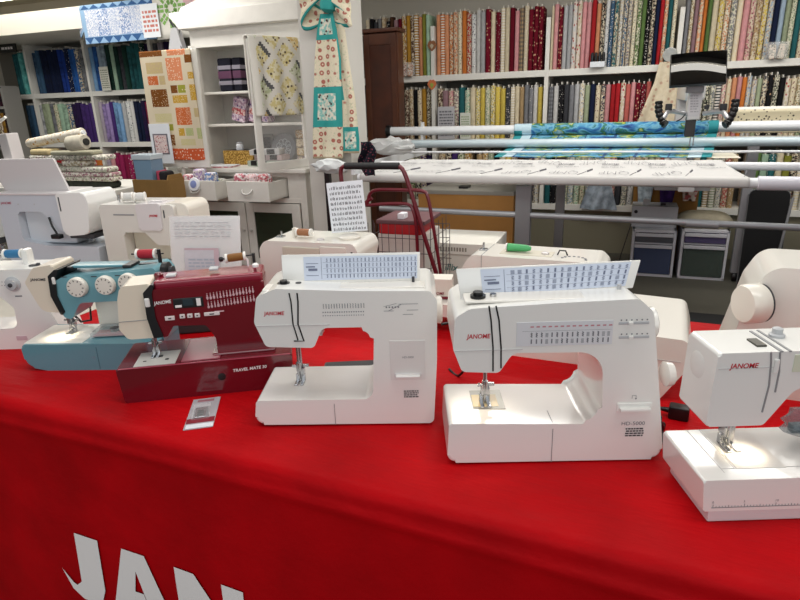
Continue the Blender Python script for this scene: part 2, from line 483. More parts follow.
def chart_lid(root, corners, y_low, y_high, chart=(.12, .97, .06, .93), cols=20, rows=4, seed=3, m=M_WHITE):
    """a raised lid: CORNERS (x0, z0, x1, z1) low edge to high edge, leaning from y_low to y_high"""
    (xa, za), (xb, zb), (xc, zc), (xd, zd) = corners     # low-left, low-right, high-right, high-left
    A, B, C_, D = Vector((xa, y_low, za)), Vector((xb, y_low, zb)), Vector((xc, y_high, zc)), Vector((xd, y_high, zd))
    n = (B - A).cross(D - A).normalized()
    bm = bmesh.new()
    f = [bm.verts.new(p) for p in (A, B, C_, D)]; g = [bm.verts.new(p - n * .005) for p in (A, B, C_, D)]
    bm.faces.new(f); bm.faces.new(list(reversed(g)))
    for i in range(4): bm.faces.new((f[(i+1) % 4], f[i], g[i], g[(i+1) % 4]))
    mb = MB(); mb.bm.free(); mb.bm = bm
    bmesh.ops.bevel(bm, geom=list(bm.edges), offset=.0015, segments=2, affect='EDGES', profile=.5)
    lid = mb.build('lid', m, root)
    ex = (B - A); ez = (D - A)
    def on(s, t, h=.0008): return A + ex * s + ez * t + (C_ - B - ez) * s * t + n * h
    c0, c1, r0, r1 = chart
    q = MB().quad(on(c0, r0), on(c1, r0), on(c1, r1), on(c0, r1)).build('stitch_chart', mat('chart paper', '#cdd6e6', .6), lid)
    mk = Marks(0); stitch_rows(mk, .19, 1, .06, .95, cols, rows, seed=seed)
    mk.rect(.02, .13, .7, .72); mk.rect(.02, .10, .55, .6); mk.rect(.04, .12, .4, .5); mk.rect(.02, .13, .2, .22); mk.rect(.155, .158, .05, .95)
    for r in range(1, rows): mk.rect(.17, 1, r / rows - .008, r / rows)
    o = mk.build('printed_stitches', mat('blue grey ink', '#6d758c', .7), lid)
    for v in o.data.vertices:
        s, t = v.co.x, v.co.z
        v.co = on(c0 + (c1 - c0) * s, r0 + (r1 - r0) * t, .0014)
    return lid

def slot_line(root, pts, y, m=M_BLACK, r=.0015, name='thread_slot'):
    MB().tube([(x, y, z) for x, z in pts], r, seg=8).build(name, m, root)

def spool(name, label, p, d, col, L=.05, r=.0125, white='#f2efe8', group='thread spools'):
    """a spool lying along D from P (world); fit on its pin"""
    d = Vector(d).normalized(); p = Vector(p)
    t = thing(name, label, 'thread spool', p, 0, group)
    MB().lathe([(r*.86, .006), (r*.98, .010), (r, L*.5), (r*.98, L-.010), (r*.86, L-.006)], (0, 0, 0), d, 20).build('thread', mat('thread ' + col, col, .55, bump=.4, bscale=900), t)
    w = mat('spool plastic ' + white, white, .35)
    MB().lathe([(r*.5, 0), (r*1.12, .0005), (r*1.15, .003), (r*1.05, .006), (r*.4, .0065)], (0, 0, 0), d, 20).build('flange', w, t)
    MB().lathe([(r*.4, L-.0065), (r*1.05, L-.006), (r*1.15, L-.003), (r*1.12, L-.0005), (r*.5, L)], (0, 0, 0), d, 20).build('flange', w, t)
    return t

# ---- front centre: the taller of the two white flagship machines
def big_white():
    m = Machine('sewing_machine', 'larger front white sewing machine with raised stitch chart lid and steel needle plate', (.079, .982), -1)
    r = m.root
    D = .165
    O = m.out([(447, 463, 16e-3), (663, 459, .02), (660, 400, .03), (654, 312, .022), (640, 299, .02), (560, 303, .02), (470, 309, .02), (455, 318, .016), (453, 349, .02), (462, 372, .012),
               (499, 373, .012), (513, 353, .022), (603, 352, .045), (602, 424, .032), (449, 424, .008)])
    MB().prism(O, 0, D, .009, 4).build('body', M_WHITE, r)
    P = m.P
    # raised shoulder along the bed and the removable table's joint
    (xj, zj), (xj2, zj2) = P(551, 463), P(551, 424)
    MB().box(xj - .0006, xj + .0006, -.0008, .004, .002, zj2 - .01).box(xj - .0006, xj + .0006, .006, .05, zj2 - .0012, zj2 + .0004).build('table_joint', M_SEAM, r)
    a, b = P(456, 351), P(497, 351)
    MB().box(a[0] - .002, b[0] + .045, -.0012, .003, a[1] - .0006, a[1] + .0006).build('faceplate_seam', mat('pale seam', '#c3c0bf', .6), r)
    # needle plate
    x0, y0 = m.T(465, 411, .0855); x1, _ = m.T(506, 410, .0855); _, y1 = m.T(470, 391, .0855)
    zb = P(500, 424)[1]
    x0, y0 = m.T(468, 410, zb); x1, _ = m.T(506, 410, zb); _, y1 = m.T(470, 391, zb)
    pl = MB().box(x0, x1, y0, y1, zb - .002, zb + .0012, .0006).build('needle_plate', M_PLATE, r)
    MB().box(x0 + .012, x1 - .012, y0 + .01, y1 - .02, zb + .0008, zb + .0018, .0005).build('bobbin_cover', mat('warm clear cover', '#d8c79c', .2), pl)
    needle(r, P(485, 385, .075)[0], .075, .19, zb + .001, 1.12)
    # thread slots
    slot_line(r, [P(489, 306), P(491, 320), P(493, 347), P(493, 371)], -.0002)
    slot_line(r, [P(496, 306), P(499, 320), P(501, 347), P(501, 368)], -.0002)
    # stitch panel
    a, b = P(516, 346), P(612, 321)
    mk = Marks(-.0012)
    stitch_rows(mk, a[0] + .022, b[0], a[1] + .002, a[1] + (b[1]-a[1])*.62, 16, 2, seed=5); mk.rect(a[0] + .01, b[0], b[1] - .015, b[1] - .0146)
    pn = MB().box(a[0], b[0] + .003, -.0008, .003, a[1] - .001, b[1] + .002, .0006).build('stitch_panel', mat('silver print panel', '#dcdde0', .28, coat=.4), r)
    mk.build('printed_stitches', M_INK, pn)
    mk = Marks(-.0013)
    for k in range(14): mk.rect(a[0] + .024 + k*.0105, a[0] + .030 + k*.0105, b[1] - .008, b[1] - .0055)
    mk.build('red_print', mat('soft red ink', '#c4828a', .6), pn)
    for (qx, qy) in ((634, 323), (634, 337)):
        c = P(qx, qy)
        s = MB().box(c[0] - .027, c[0] + .027, -.0008, .003, c[1] - .003, c[1] + .003, .0015).build('slide_track', M_GREYP, r)
        MB().box(c[0] - .010, c[0] - .002, -.004, .001, c[1] - .003, c[1] + .003, .001).build('slide_knob', M_WHITE, s)
        mk = Marks(-.0012)
        for k in range(6): mk.rect(c[0] - .024 + k*.009, c[0] - .0215 + k*.009, c[1] + .005, c[1] + .0075)
        mk.build('printed_scale', M_INK, s)
    c = P(634, 407)
    lv = MB().box(c[0] - .032, c[0] + .032, -.003, .004, c[1] - .009, c[1] + .009, .002).build('reverse_lever', M_WHITE, r)
    MB().box(c[0] - .028, c[0] + .028, -.012, .0, c[1] - .006, c[1] + .002, .0025).build('lever_grip', M_WHITE, lv)
    c = P(634, 397); mk = Marks(-.0007); mk.rect(c[0] - .004, c[0] - .0032, c[1] - .003, c[1] + .003).rect(c[0] - .004, c[0] + .003, c[1] + .003, c[1] + .0038).rect(c[0] + .003, c[0] + .0038, c[1] - .003, c[1] + .0038).disc((c[0] + .0034, c[1] - .003), .0016, 8); mk.build('reverse_symbol', M_INK, r)
    c = P(633, 423); lettering('HD-5000', .0105, M_INK, r, (c[0], -.0007, c[1] - .004), align='CENTER', xs=1.1)
    c = P(634, 432); mk = Marks(-.0009)
    rnd = random.Random(4)
    for j in range(4):
        x = c[0] - .017 + .002 * rnd.random()
        while x < c[0] + .016:
            w = .003 + .004 * rnd.random(); mk.rect(x, min(x + w, c[0] + .018), c[1] + .006 - j*.0048, c[1] + .0088 - j*.0048); x += w + .0012
    mk.build('dealer_print', M_DARK, r)
    c = P(467, 336); lettering('JANOME', .0118, M_LOGO, r, (c[0], -.0007, c[1] - .005), shear=.15, fat=.00025, xs=.90, name='brand_lettering')
    # top: well, tension dial, lid
    zt = P(560, 303)[1]
    MB().box(.035, .335, .02, .068, zt - .004, zt + .0012, .002).build('top_well', M_CREAM, r)
    MB().cyl((.060, .04, zt - .002), (.060, .04, zt + .006), .014, seg=20).cyl((.060, .04, zt + .005), (.060, .04, zt + .012), .009, seg=16).build('tension_dial', M_BLACK, r)
    MB().cyl((.088, .045, zt), (.088, .045, zt + .006), .006, seg=14).build('thread_guide', M_STEEL, r)
    MB().cyl((.318, .06, zt - .004), (.318, .06, zt + .012), .004, seg=12).build('bobbin_stop', M_GREYP, r)
    yl = .07
    cs = [P(461, 300, yl), P(633, 288, yl), P(641, 260, yl + .012), P(456, 269, yl + .012)]
    chart_lid(r, cs, yl, yl + .012, (.13, .95, .1, .95), 17, 4, seed=8)
    # handwheel on the far side and plinth feet
    xr = P(657, 345, .08)[0]
    MB().lathe([(.02, 0), (.03, .002), (.031, .008), (.028, .011), (.01, .012)], (xr - .02, .085, .245), (1, 0, 0), 28).build('handwheel', M_WHITE, r)
    xr = P(661, 378, .08)[0]
    MB().lathe([(.02, 0), (.024, .003), (.022, .016), (.012, .02)], (xr - .006, .06, .15), (1, 0, 0), 24).build('drop_feed_knob', M_WHITE, r)
    MB().box(.40, .412, .03, .075, .03, .075, .003).build('power_socket', M_BLACK, r)
    MB().box(.245, .262, .10, .145, .205, .226, .002).build('presser_lifter', M_LILAC, r)
    return m
BIGW = big_white()

def mid_white():
    m = Machine('sewing_machine', 'white sewing machine with a scuffed bed and raised stitch chart beside the dark red machine', (-.325, 1.148), -2)
    r = m.root; P = m.P; D = .17
    O = m.out([(255, 425, .018), (434, 423, .012), (437, 360, 0), (437, 300, .012), (430, 291, .014), (350, 291, .02), (275, 289, .014), (256, 297, .012), (254, 323, .02), (266, 347, .012),
               (314, 348, .012), (322, 328, .018), (374, 327, .024), (373, 399, .022), (256, 401, .008)])
    MB().prism(O, 0, D, .008, 4).build('body', M_WHITE, r)
    zb = P(300, 401)[1]
    # removable table: the sloping end of the bed
    (xj, zj2) = P(334, 401)
    MB().box(xj - .0006, xj + .0006, -.0008, .003, .003, zb - .008).box(xj - .0006, xj + .0006, .006, .04, zb - .0012, zb + .0004).build('table_joint', M_SEAM, r)
    a, b = P(255, 326), P(320, 326)
    MB().box(a[0] + .002, b[0] + .02, -.0012, .003, a[1] - .0008, a[1] + .0004).build('faceplate_seam', mat('pale seam', '#c3c0bf', .6), r)
    # scuffed needle plate with pencil marks
    x0, y0 = m.T(262, 390, zb); x1, y1 = m.T(312, 366, zb)
    pl = MB().box(.035, .155, .025, .15, zb - .002, zb + .0008, .0008).build('needle_plate', mat('scuffed white plate', '#c3beb4', .5, noise=.22, nscale=130), r)
    MB().box(.115, .122, .058, .0625, zb + .0004, zb + .0012).build('pencil_mark', M_SEAM, pl)
    needle(r, P(299, 370, .085)[0], .085, .185, zb + .001, 1.1)
    MB().box(.105, .15, .08, .11, .176, .19, .002).build('thread_cutter', M_LILAC, r)
    slot_line(r, [P(289, 293), P(291, 302), P(293, 324), P(298, 340)], -.0002)
    slot_line(r, [P(297, 293), P(298, 302), P(298, 324), P(304, 341), P(294, 341)], -.0002, r=.0017)
    c = P(264, 313); lettering('JANOME', .0112, M_LOGO, r, (c[0], -.0007, c[1] - .005), shear=.15, fat=.00025, xs=.95, name='brand_lettering')
    a, b = P(323, 318), P(365, 302)
    mk = Marks(-.0007); stitch_rows(mk, a[0], b[0], a[1] + .018, b[1], 16, 1, seed=11)
    for k in range(18): mk.rect(a[0] + k*.0048, a[0] + k*.0048 + .0022, a[1] + .011, a[1] + .0135); mk.rect(a[0] + k*.0048, a[0] + k*.0048 + .0018, a[1] + .004, a[1] + .006)
    mk.build('printed_stitches', M_INK, r)
    a, b = P(384, 315), P(418, 302); mk = Marks(-.0007)
    mk.rect(a[0], a[0] + .02, a[1] + .008, a[1] + .009); mk.line((a[0] + .01, a[1] + .009), (a[0] + .035, b[1] - .004), .001); mk.rect(a[0] + .03, b[0], b[1] - .004, b[1] - .003)
    mk.rect(a[0] + .038, b[0] - .01, a[1], a[1] + .001); mk.rect(a[0] + .046, b[0], a[1] + .009, a[1] + .01); mk.line((a[0], b[1] - .008), (a[0] + .026, b[1] - .002), .0008)
    for k in range(5): mk.rect(a[0] + .004 + k*.006, a[0] + .007 + k*.006, a[1] + .015, a[1] + .018)
    mk.build('threading_diagram', M_INK, r)
    a, b = P(391, 380), P(425, 340)
    dp = MB().box(a[0], b[0], -.001, .003, a[1], b[1], .0008).build('dial_panel', mat('satin panel', '#dfdcd8', .45), r)
    c = P(408, 357); lettering('HD-3000', .0062, M_INK, dp, (c[0], -.0014, c[1] - .002), align='CENTER')
    c = P(408, 375)
    lv = MB().box(c[0] - .029, c[0] + .029, -.002, .004, c[1] - .005, c[1] + .005, .002).build('reverse_lever', M_LILAC, r)
    MB().box(c[0] - .026, c[0] + .026, -.010, 0, c[1] - .004, c[1] + .003, .003).build('lever_grip', M_WHITE, lv)
    c = P(411, 394); mk = Marks(-.0007); rnd = random.Random(9)
    for j in range(4):
        x = c[0] - .015
        while x < c[0] + .014:
            w = .003 + .004 * rnd.random(); mk.rect(x, min(x + w, c[0] + .016), c[1] + .006 - j*.0045, c[1] + .0086 - j*.0045); x += w + .001
    mk.build('dealer_print', M_DARK, r)
    zt = P(350, 291)[1]
    MB().box(.045, .375, .018, .058, zt - .004, zt + .0012, .002).build('top_well', M_CREAM, r)
    MB().cyl((.085, .042, zt - .002), (.085, .042, zt + .008), .013, seg=20).cyl((.085, .042, zt + .007), (.085, .042, zt + .013), .008, seg=16).build('tension_dial', M_BLACK, r)
    MB().cyl((.115, .045, zt), (.115, .045, zt + .007), .006, seg=14).build('thread_guide', M_DARK, r)
    MB().cyl((.352, .05, zt), (.352, .05, zt + .012), .003, seg=12).build('bobbin_stop', M_DARK, r)
    yl = .06
    cs = [P(283, 284, yl), P(420, 281, yl), P(420, 252, yl + .012), P(281, 255, yl + .012)]
    chart_lid(r, cs, yl, yl + .012, (.16, .98, .1, .92), 24, 4, seed=14)
    xr = P(437, 310, .06)[0]
    MB().lathe([(.022, 0), (.029, .003), (.030, .018), (.026, .022), (.012, .023)], (xr - .010, .09, .228), (1, 0, 0), 28).build('handwheel', M_CREAM, r)
    MB().box(.385, .394, .05, .085, .095, .165, .004).build('side_flap', M_WHITE, r)
    MB().box(.382, .398, .06, .08, .178, .205, .002).build('bobbin_winder_guide', M_GREYP, r)
    MB().box(.235, .25, .11, .15, .203, .222, .002).build('presser_lifter', M_LILAC, r)
    return m
MIDW = mid_white()

# ---- dark red machine with a cream head
def dark_red():
    m = Machine('sewing_machine', 'dark red sewing machine with a cream head cover and small display', (-.665, 1.275), 9)
    r = m.root; P = m.P
    RED = mat('glossy dark red plastic', '#6c0718', .2, coat=.6); REDL = mat('dark red bed', '#84182f', .3, coat=.4)
    W_, D = .405, .165
    # tray: sloping ends
    O = rounded([(.008, 0, .004), (.40, 0, .01), (.405, .087, .004), (0, .088, .004)])
    MB().prism(O, 0, D, .004, 3).build('bed', RED, r)
    MB().box(.005, .40, -.0012, .004, .086, .0885, .001).build('bed_rim', mat('pale red rim', '#9c3348', .3), r)
    MB().box(.145, .235, .01, D - .012, .087, .0905, .002).build('storage_lid', mat('mauve red lid', '#95404f', .3, coat=.3), r)
    # upper arm and column
    ly = .05
    A = m.out([(150, 290, .008), (153, 318, .004), (160, 337, .012), (168, 337, .008), (172, 326, .012), (206, 325, .012), (216, 338, .02), (219, 362, .006), (272, 353, .006), (266, 320, 0), (264, 280, .008)], ly)
    MB().prism([(x, z) for x, z in A], ly, ly + .10, .006, 3).build('arm', RED, r)
    MB().box(.215, .365, ly - .022, ly + .11, .085, .095, .004).build('column_foot', RED, r)
    # sloped top shell
    a, b = P(152, 290, ly), P(264, 280, ly)
    zt = a[1]
    M4 = Matrix.Rotation(-math.atan2(b[1]-a[1], b[0]-a[0]), 4, 'Y')
    MB().box(0, b[0]-a[0]-.004, .006, .092, -.004, .018, .007, Matrix.Translation((a[0] + .002, ly, zt)) @ M4, 3).build('top_cover', mat('top red plastic', '#8c1e33', .22, coat=.5), r)
    # cream head cover and dark band
    H = m.out([(117, 300, .01), (119, 287, .018), (150, 284, .006), (152, 300, 0), (157, 338, .006), (128, 340, .016), (119, 330, .006)], ly + .004)
    MB().prism(H, ly + .006, ly + .092, .014, 4).build('head_cover', mat('beige head cover', '#e6dac6', .3, coat=.3), r)
    a = P(118, 321, ly)[0]
    MB().box(a - .0005, a + .075, ly + .0045, ly + .094, P(118, 323, ly)[1] - .0007, P(118, 323, ly)[1] + .0007).build('cover_seam', M_SEAM, r)
    B = m.out([(143, 293, .004), (150, 285, .004), (154, 285, .002), (151, 294, 0), (155, 318, 0), (164, 337, .003), (154, 338, .003), (147, 318, .004)], ly - .002)
    MB().prism(B, ly - .004, ly + .09, .002, 2).build('face_band', M_BLACK, r)
    c = P(147, 303, ly - .006); MB().box(c[0] - .006, c[0] + .006, ly - .007, ly, c[1] - .011, c[1] + .011, .003).build('lever_window', M_WHITE, r)
    needle(r, P(155, 350, .06)[0], .06, .14, .0885, .95)
    x0, y0 = m.T(133, 369, .0885); x1, y1 = m.T(181, 352, .0885)
    pl = MB().box(.038, .132, .006, .088, .087, .0895, .0005).build('needle_plate', mat('pale steel plate', '#d2d0ca', .4, metal=.15), r)
    MB().box(.105, .113, .03, .038, .089, .0902).box(.055, .062, .03, .034, .089, .0902).box(.075, .095, .05, .062, .089, .0902).build('plate_slot', M_BLACK, pl)
    # control panel
    y = ly - .0015
    a, b = P(174, 309, ly), P(203, 298, ly)
    lc = MB().box(a[0], b[0], y, ly + .003, a[1], b[1] + .004, .002).build('display_panel', M_BLACK, r)
    MB().box(a[0] + .022, a[0] + .046, y - .0006, y + .001, a[1] + .006, b[1] + .001, .0004).build('screen', mat('dim screen', '#2c3a40', .2), lc)
    MB().box(b[0] - .016, b[0] - .006, y - .0012, y + .001, a[1] + .004, b[1] + .001, .0006).build('button', M_WLOGO, lc)
    MB().box(a[0] + .004, a[0] + .019, y - .0012, y + .001, a[1] + .003, a[1] + .009, .0006).build('button', M_WLOGO, lc)
    for (qx, qy, w, h) in ((170, 318, .011, .005), (182.5, 316, .006, .005), (190, 315.5, .006, .005), (197.5, 315, .006, .005), (212, 313.5, .018, .0042)):
        c = P(qx, qy, ly)
        bt = MB().box(c[0] - w, c[0] + w, y - .0022, ly + .002, c[1] - h, c[1] + h, .001).build('button', mat('pale key', '#e0d6d4', .5), r)
        mk = Marks(y - .0027); mk.rect(c[0] - w*.3, c[0] + w*.3, c[1] - .0015, c[1] + .0015); mk.build('key_print', M_DARK, bt)
    c = P(154, 303, ly); lettering('JANOME', .0115, M_WLOGO, r, (c[0], ly - .0007, c[1] - .005), (PI/2, -.06, 0), shear=.15, fat=.00025, xs=.88, name='brand_lettering')
    a, b = P(209, 309, ly), P(254, 292, ly)
    mk = Marks(ly - .0008); rnd = random.Random(3)
    for row in range(2):
        for k in range(15):
            x = a[0] + (b[0]-a[0]-.002) * k / 14; z = a[1] + .002 + row*.021 + k*.0006
            mk.rect(x - .0012, x + .0012, z, z + .013); mk.rect(x - .0026, x + .0026, z + .004*rnd.random(), z + .005*rnd.random() + .003)
            mk.rect(x - .001, x + .001, z + .0145, z + .0165)
    mk.rect(a[0] + .012, a[0] + .034, a[1] - .009, a[1] - .006)
    mk.build('printed_stitches', mat('pale pink print', '#d9b3ba', .6), r)
    c = (.262, .055); lettering('TRAVEL MATE 30', .0105, M_WLOGO, r, (c[0], -.0025, c[1]), (PI/2, -.04, 0), shear=.2, fat=.0003, xs=1.0, name='model_lettering')
    MB().lathe([(.009, 0), (.009, .003), (.005, .0035)], (.235, .001, .045), (0, -1, 0), 18).build('knee_lift_socket', M_BLACK, r)
    # top fittings
    for k, x in enumerate((.125, .225)):
        MB().box(x, x + .022, ly + .03, ly + .055, zt + .016 + (x - .1)*.09, zt + .022 + (x - .1)*.09, .002).build('thread_guide', M_GREYP, r)
    MB().lathe([(.011, 0), (.011, .012), (.007, .016)], (.105, ly + .05, zt + .012), (0, 0, 1), 16).build('bobbin_tension', RED, r)
    MB().cyl((.315, ly + .06, zt + .025), (.315, ly + .06, zt + .045), .0025, seg=10).lathe([(.008, 0), (.008, .006), (.004, .009)], (.335, ly + .03, zt + .03), (0, 0, 1), 14).build('bobbin_winder', M_WLOGO, r)
    MB().cyl((.25, ly + .065, zt + .046), (.33, ly + .065, zt + .052), .0022, seg=10).lathe([(.004, 0), (.007, .003), (.005, .01)], (.247, ly + .065, zt + .0457), (1, 0, .07), 14).cyl((.33, ly + .065, zt + .024), (.33, ly + .065, zt + .056), .004, seg=10).build('spool_pin', M_BLACK, r)
    spool('thread_spool', 'golden brown thread spool lying on top of the dark red machine', m.world(.262, ly + .065, zt + .047), m.ux + Vector((0, 0, .07)), '#8a5a1e', .05, .010)
    MB().lathe([(.02, 0), (.028, .002), (.028, .016), (.02, .02)], (.352, ly + .06, .2), (1, 0, 0), 24).build('handwheel', RED, r)
    return m
DRED = dark_red()

# ---- light blue machine
def light_blue():
    m = Machine('sewing_machine', 'light blue sewing machine with three cream dials and a cream head cover', (-1.012, 1.505), -3)
    r = m.root; P = m.P
    BL = mat('light blue plastic', '#6fa3ae', .28, coat=.4); BLD = mat('deeper blue plastic', '#5f939f', .3, coat=.3)
    O = rounded([(.004, .012, .03), (.06, 0, .02), (.365, 0, .01), (.365, .075, .006), (.0, .075, .01)])
    MB().prism(O, -.02, .135, .012, 4).build('bed', BLD, r)
    MB().box(.205, .2062, -.0208, -.016, .004, .066).build('table_joint', mat('blue seam', '#47717b', .6), r)
    MB().box(.004, .165, -.012, .128, .071, .077, .003).build('needle_plate', mat('white bed plate', '#e9e6dc', .35), r)
    ly = .03
    A = m.out([(52, 283, .012), (59, 300, .004), (64, 318, .014), (72, 319, .008), (80, 303, .02), (118, 301, .01), (142, 301, .02), (140, 345, .006), (164, 342, .006), (160, 276, .014), (153, 268, .012), (62, 277, .012)], ly)
    MB().prism(A, ly, ly + .1, .012, 4).build('arm', BL, r)
    # bulging control front
    H = m.out([(24, 283, .012), (32, 268, .018), (52, 265, .006), (58, 290, 0), (62, 313, .008), (42, 312, .03)], ly)
    MB().prism(H, ly + .002, ly + .098, .014, 4).build('head_cover', mat('beige head cover', '#e6dac6', .3, coat=.3), r)
    B = m.out([(48, 276, .004), (54, 270, .003), (60, 269, 0), (55, 278, 0), (57, 296, 0), (65, 312, .003), (62, 316, .003), (51, 296, .003)], ly - .002)
    MB().prism(B, ly - .004, ly + .1, .002, 2).build('face_band', M_BLACK, r)
    c = P(53, 281, ly - .006); MB().box(c[0] - .004, c[0] + .005, ly - .007, ly, c[1] - .01, c[1] + .01, .003).build('lever_window', M_WHITE, r)
    for k, (qx, qy, rr) in enumerate(((77, 287.5, .027), (105, 285.5, .026), (128, 283, .026))):
        c = P(qx, qy, ly - .01)
        d = MB().lathe([(rr*.9, 0), (rr, .003), (rr*.98, .014), (rr*.9, .017), (rr*.3, .0175)], (c[0], ly + .001, c[1]), (0, -1, 0), 30).build('dial', M_IVORY, r)
        mk = Marks(ly - .0168)
        for j in range(11):
            t = 2*PI*j/11; mk.line((c[0] + rr*.62*math.cos(t), c[1] + rr*.62*math.sin(t)), (c[0] + rr*.8*math.cos(t), c[1] + rr*.8*math.sin(t)), .0024)
        mk.build('dial_print', mat('brown grey ink', '#5d5a58', .7), d)
    c = P(29, 279, ly); lettering('JANOME', .0098, M_DARK, r, (c[0] + .002, ly + .0012, c[1] - .006), shear=.15, fat=.00025, xs=1.1, name='brand_lettering')
    mk = Marks(ly - .0008)
    for (qx, qy) in ((64, 277), (94, 276.5), (118, 275.5)):
        c = P(qx, qy, ly); mk.rect(c[0] - .008, c[0] + .008, c[1] - .0012, c[1] + .0012)
    mk.build('dial_captions', M_DARK, r)
    needle(r, P(71, 330, .06)[0], .06, P(66, 318, ly)[1], .077, 1.0)
    # top recess, wheel
    zt = P(110, 273, ly)[1]
    MB().box(.13, .285, ly + .03, ly + .075, zt + .006, zt + .014, .004, None).build('carry_handle', BLD, r)
    MB().box(.115, .14, ly + .025, ly + .08, zt + .002, zt + .012, .003).build('handle_pivot', M_BLACK, r)
    MB().box(.275, .30, ly + .025, ly + .08, zt + .004, zt + .014, .003).build('handle_pivot', M_BLACK, r)
    MB().lathe([(.006, 0), (.007, .006), (.003, .010)], (.075, ly + .05, zt), (0, 0, 1), 14).build('thread_guide', M_BLACK, r)
    xr = P(161, 290, ly)[0]
    MB().box(.15, .33, ly + .075, ly + .095, .078, P(100, 298, ly)[1], .006).build('back_shell', M_IVORY, r)
    MB().lathe([(.022, 0), (.027, .003), (.027, .016), (.02, .02)], (xr + .004, ly + .02, P(162, 274, ly)[1]), (1, 0, 0), 26).build('handwheel', M_BLACK, r)
    MB().lathe([(.014, 0), (.016, .002), (.016, .010), (.010, .012)], (xr + .022, ly + .02, P(162, 274, ly)[1]), (1, 0, 0), 22).build('clutch_knob', mat('dark grey plastic', '#2c2c30', .4), r)
    sx, sz = P(138, 254, ly + .06)
    MB().cyl((sx - .018, ly + .06, sz), (sx + .07, ly + .06, sz), .002, seg=10).cyl((sx + .058, ly + .06, zt - .01), (sx + .058, ly + .06, sz + .012), .005, seg=12).box(sx + .0, sx + .065, ly + .052, ly + .068, zt + .002, zt + .01, .002).build('spool_pin', M_BLACK, r)
    spool('thread_spool', 'bright red thread spool lying on top of the light blue machine', m.world(sx - .004, ly + .06, sz), m.ux, '#b3122b', .055, .0125)
    a = P(131, 352, -.02); lettering('TRAVEL MATE', .009, mat('pale blue lettering', '#c4d6d8', .5), r, (.30, -.021, .042), shear=.2, fat=.0002, name='model_lettering')
    # presser lifter loop
    x, z = P(70, 306, .12)
    MB().tube([(x, .125, z), (x + .055, .125, z - .004), (x + .05, .125, z - .045), (x + .02, .125, z - .05), (x - .005, .125, z - .02)], .0035, closed=True).build('presser_lifter', M_BLACK, r)
    return m
LBLU = light_blue()

# ---- white machine partly out of frame beside the light blue one
def edge_white():
    m = Machine('sewing_machine', 'white sewing machine with grey selector dial and blue thread, beside the light blue machine', (-1.33, 1.645), 0)
    r = m.root; P = m.P
    O = m.out([(-75, 352, .012), (70, 350, .02), (62, 330, .03), (46, 305, .02), (44, 280, .02), (36, 269, .02), (-75, 272, .02), (-80, 290, .02), (-74, 311, .01), (-40, 316, .01), (-34, 297, .02), (-2, 295, .02), (14, 308, .02), (18, 328, .02), (-75, 333, .008)])
    MB().prism(O, 0, .11, .010, 4).build('body', M_WHITE, r)
    c = P(13, 284)
    d = MB().lathe([(.022, 0), (.022, .004), (.016, .006), (.015, .014), (.006, .015)], (c[0], .002, c[1]), (0, -1, 0), 28).build('selector_dial', M_GREYP, r)
    MB().lathe([(.006, 0), (.006, .004), (.003, .005)], (c[0], -.012, c[1]), (0, -1, 0), 16).build('dial_cap', M_DARK, d)
    mk = Marks(-.0007)
    for k in range(4):
        for j in range(2):
            q = P(-3 + k*2.6, 282 + j*3.5); mk.rect(q[0] - .0012, q[0] + .0012, q[1] - .001, q[1] + .0014)
    mk.build('printed_stitches', M_INK, r)
    mk = Marks(-.0007); q = P(18, 296); mk.rect(q[0] - .008, q[0] + .012, q[1] - .002, q[1] + .0015); mk.build('model_print', M_INK, r)
    c = P(22, 338); MB().box(c[0] - .016, c[0] + .016, -.0012, .002, c[1] - .007, c[1] + .007, .003).build('badge', mat('pink grey badge', '#cdb6bb', .5), r)
    zt = P(0, 271)[1]
    MB().lathe([(.012, 0), (.012, .006), (.004, .007)], (P(26, 272)[0], .04, zt - .001), (0, 0, 1), 16).box(P(31, 272)[0] - .004, P(31, 272)[0] + .004, .035, .045, zt - .002, zt + .01, .001).build('bobbin_winder', M_DARK, r)
    sx, sz = P(4, 254, .07)
    MB().box(sx + .055, sx + .075, .055, .09, zt - .004, sz + .014, .006).cyl((sx - .02, .07, sz), (sx + .06, .07, sz), .002, seg=10).build('spool_pin', M_WHITE, r)
    spool('thread_spool', 'bright blue thread spool on top of the white machine at the table end', m.world(sx, .07, sz), m.ux, '#2f78a8', .055, .0125)
    q = P(5, 300, .06); needle(r, P(-55, 330)[0], .07, P(-55, 312)[1], P(-40, 333)[1], 1.0)
    # threading aids lying on the bed seen through the arch
    zb = P(-40, 333)[1]
edge_white()

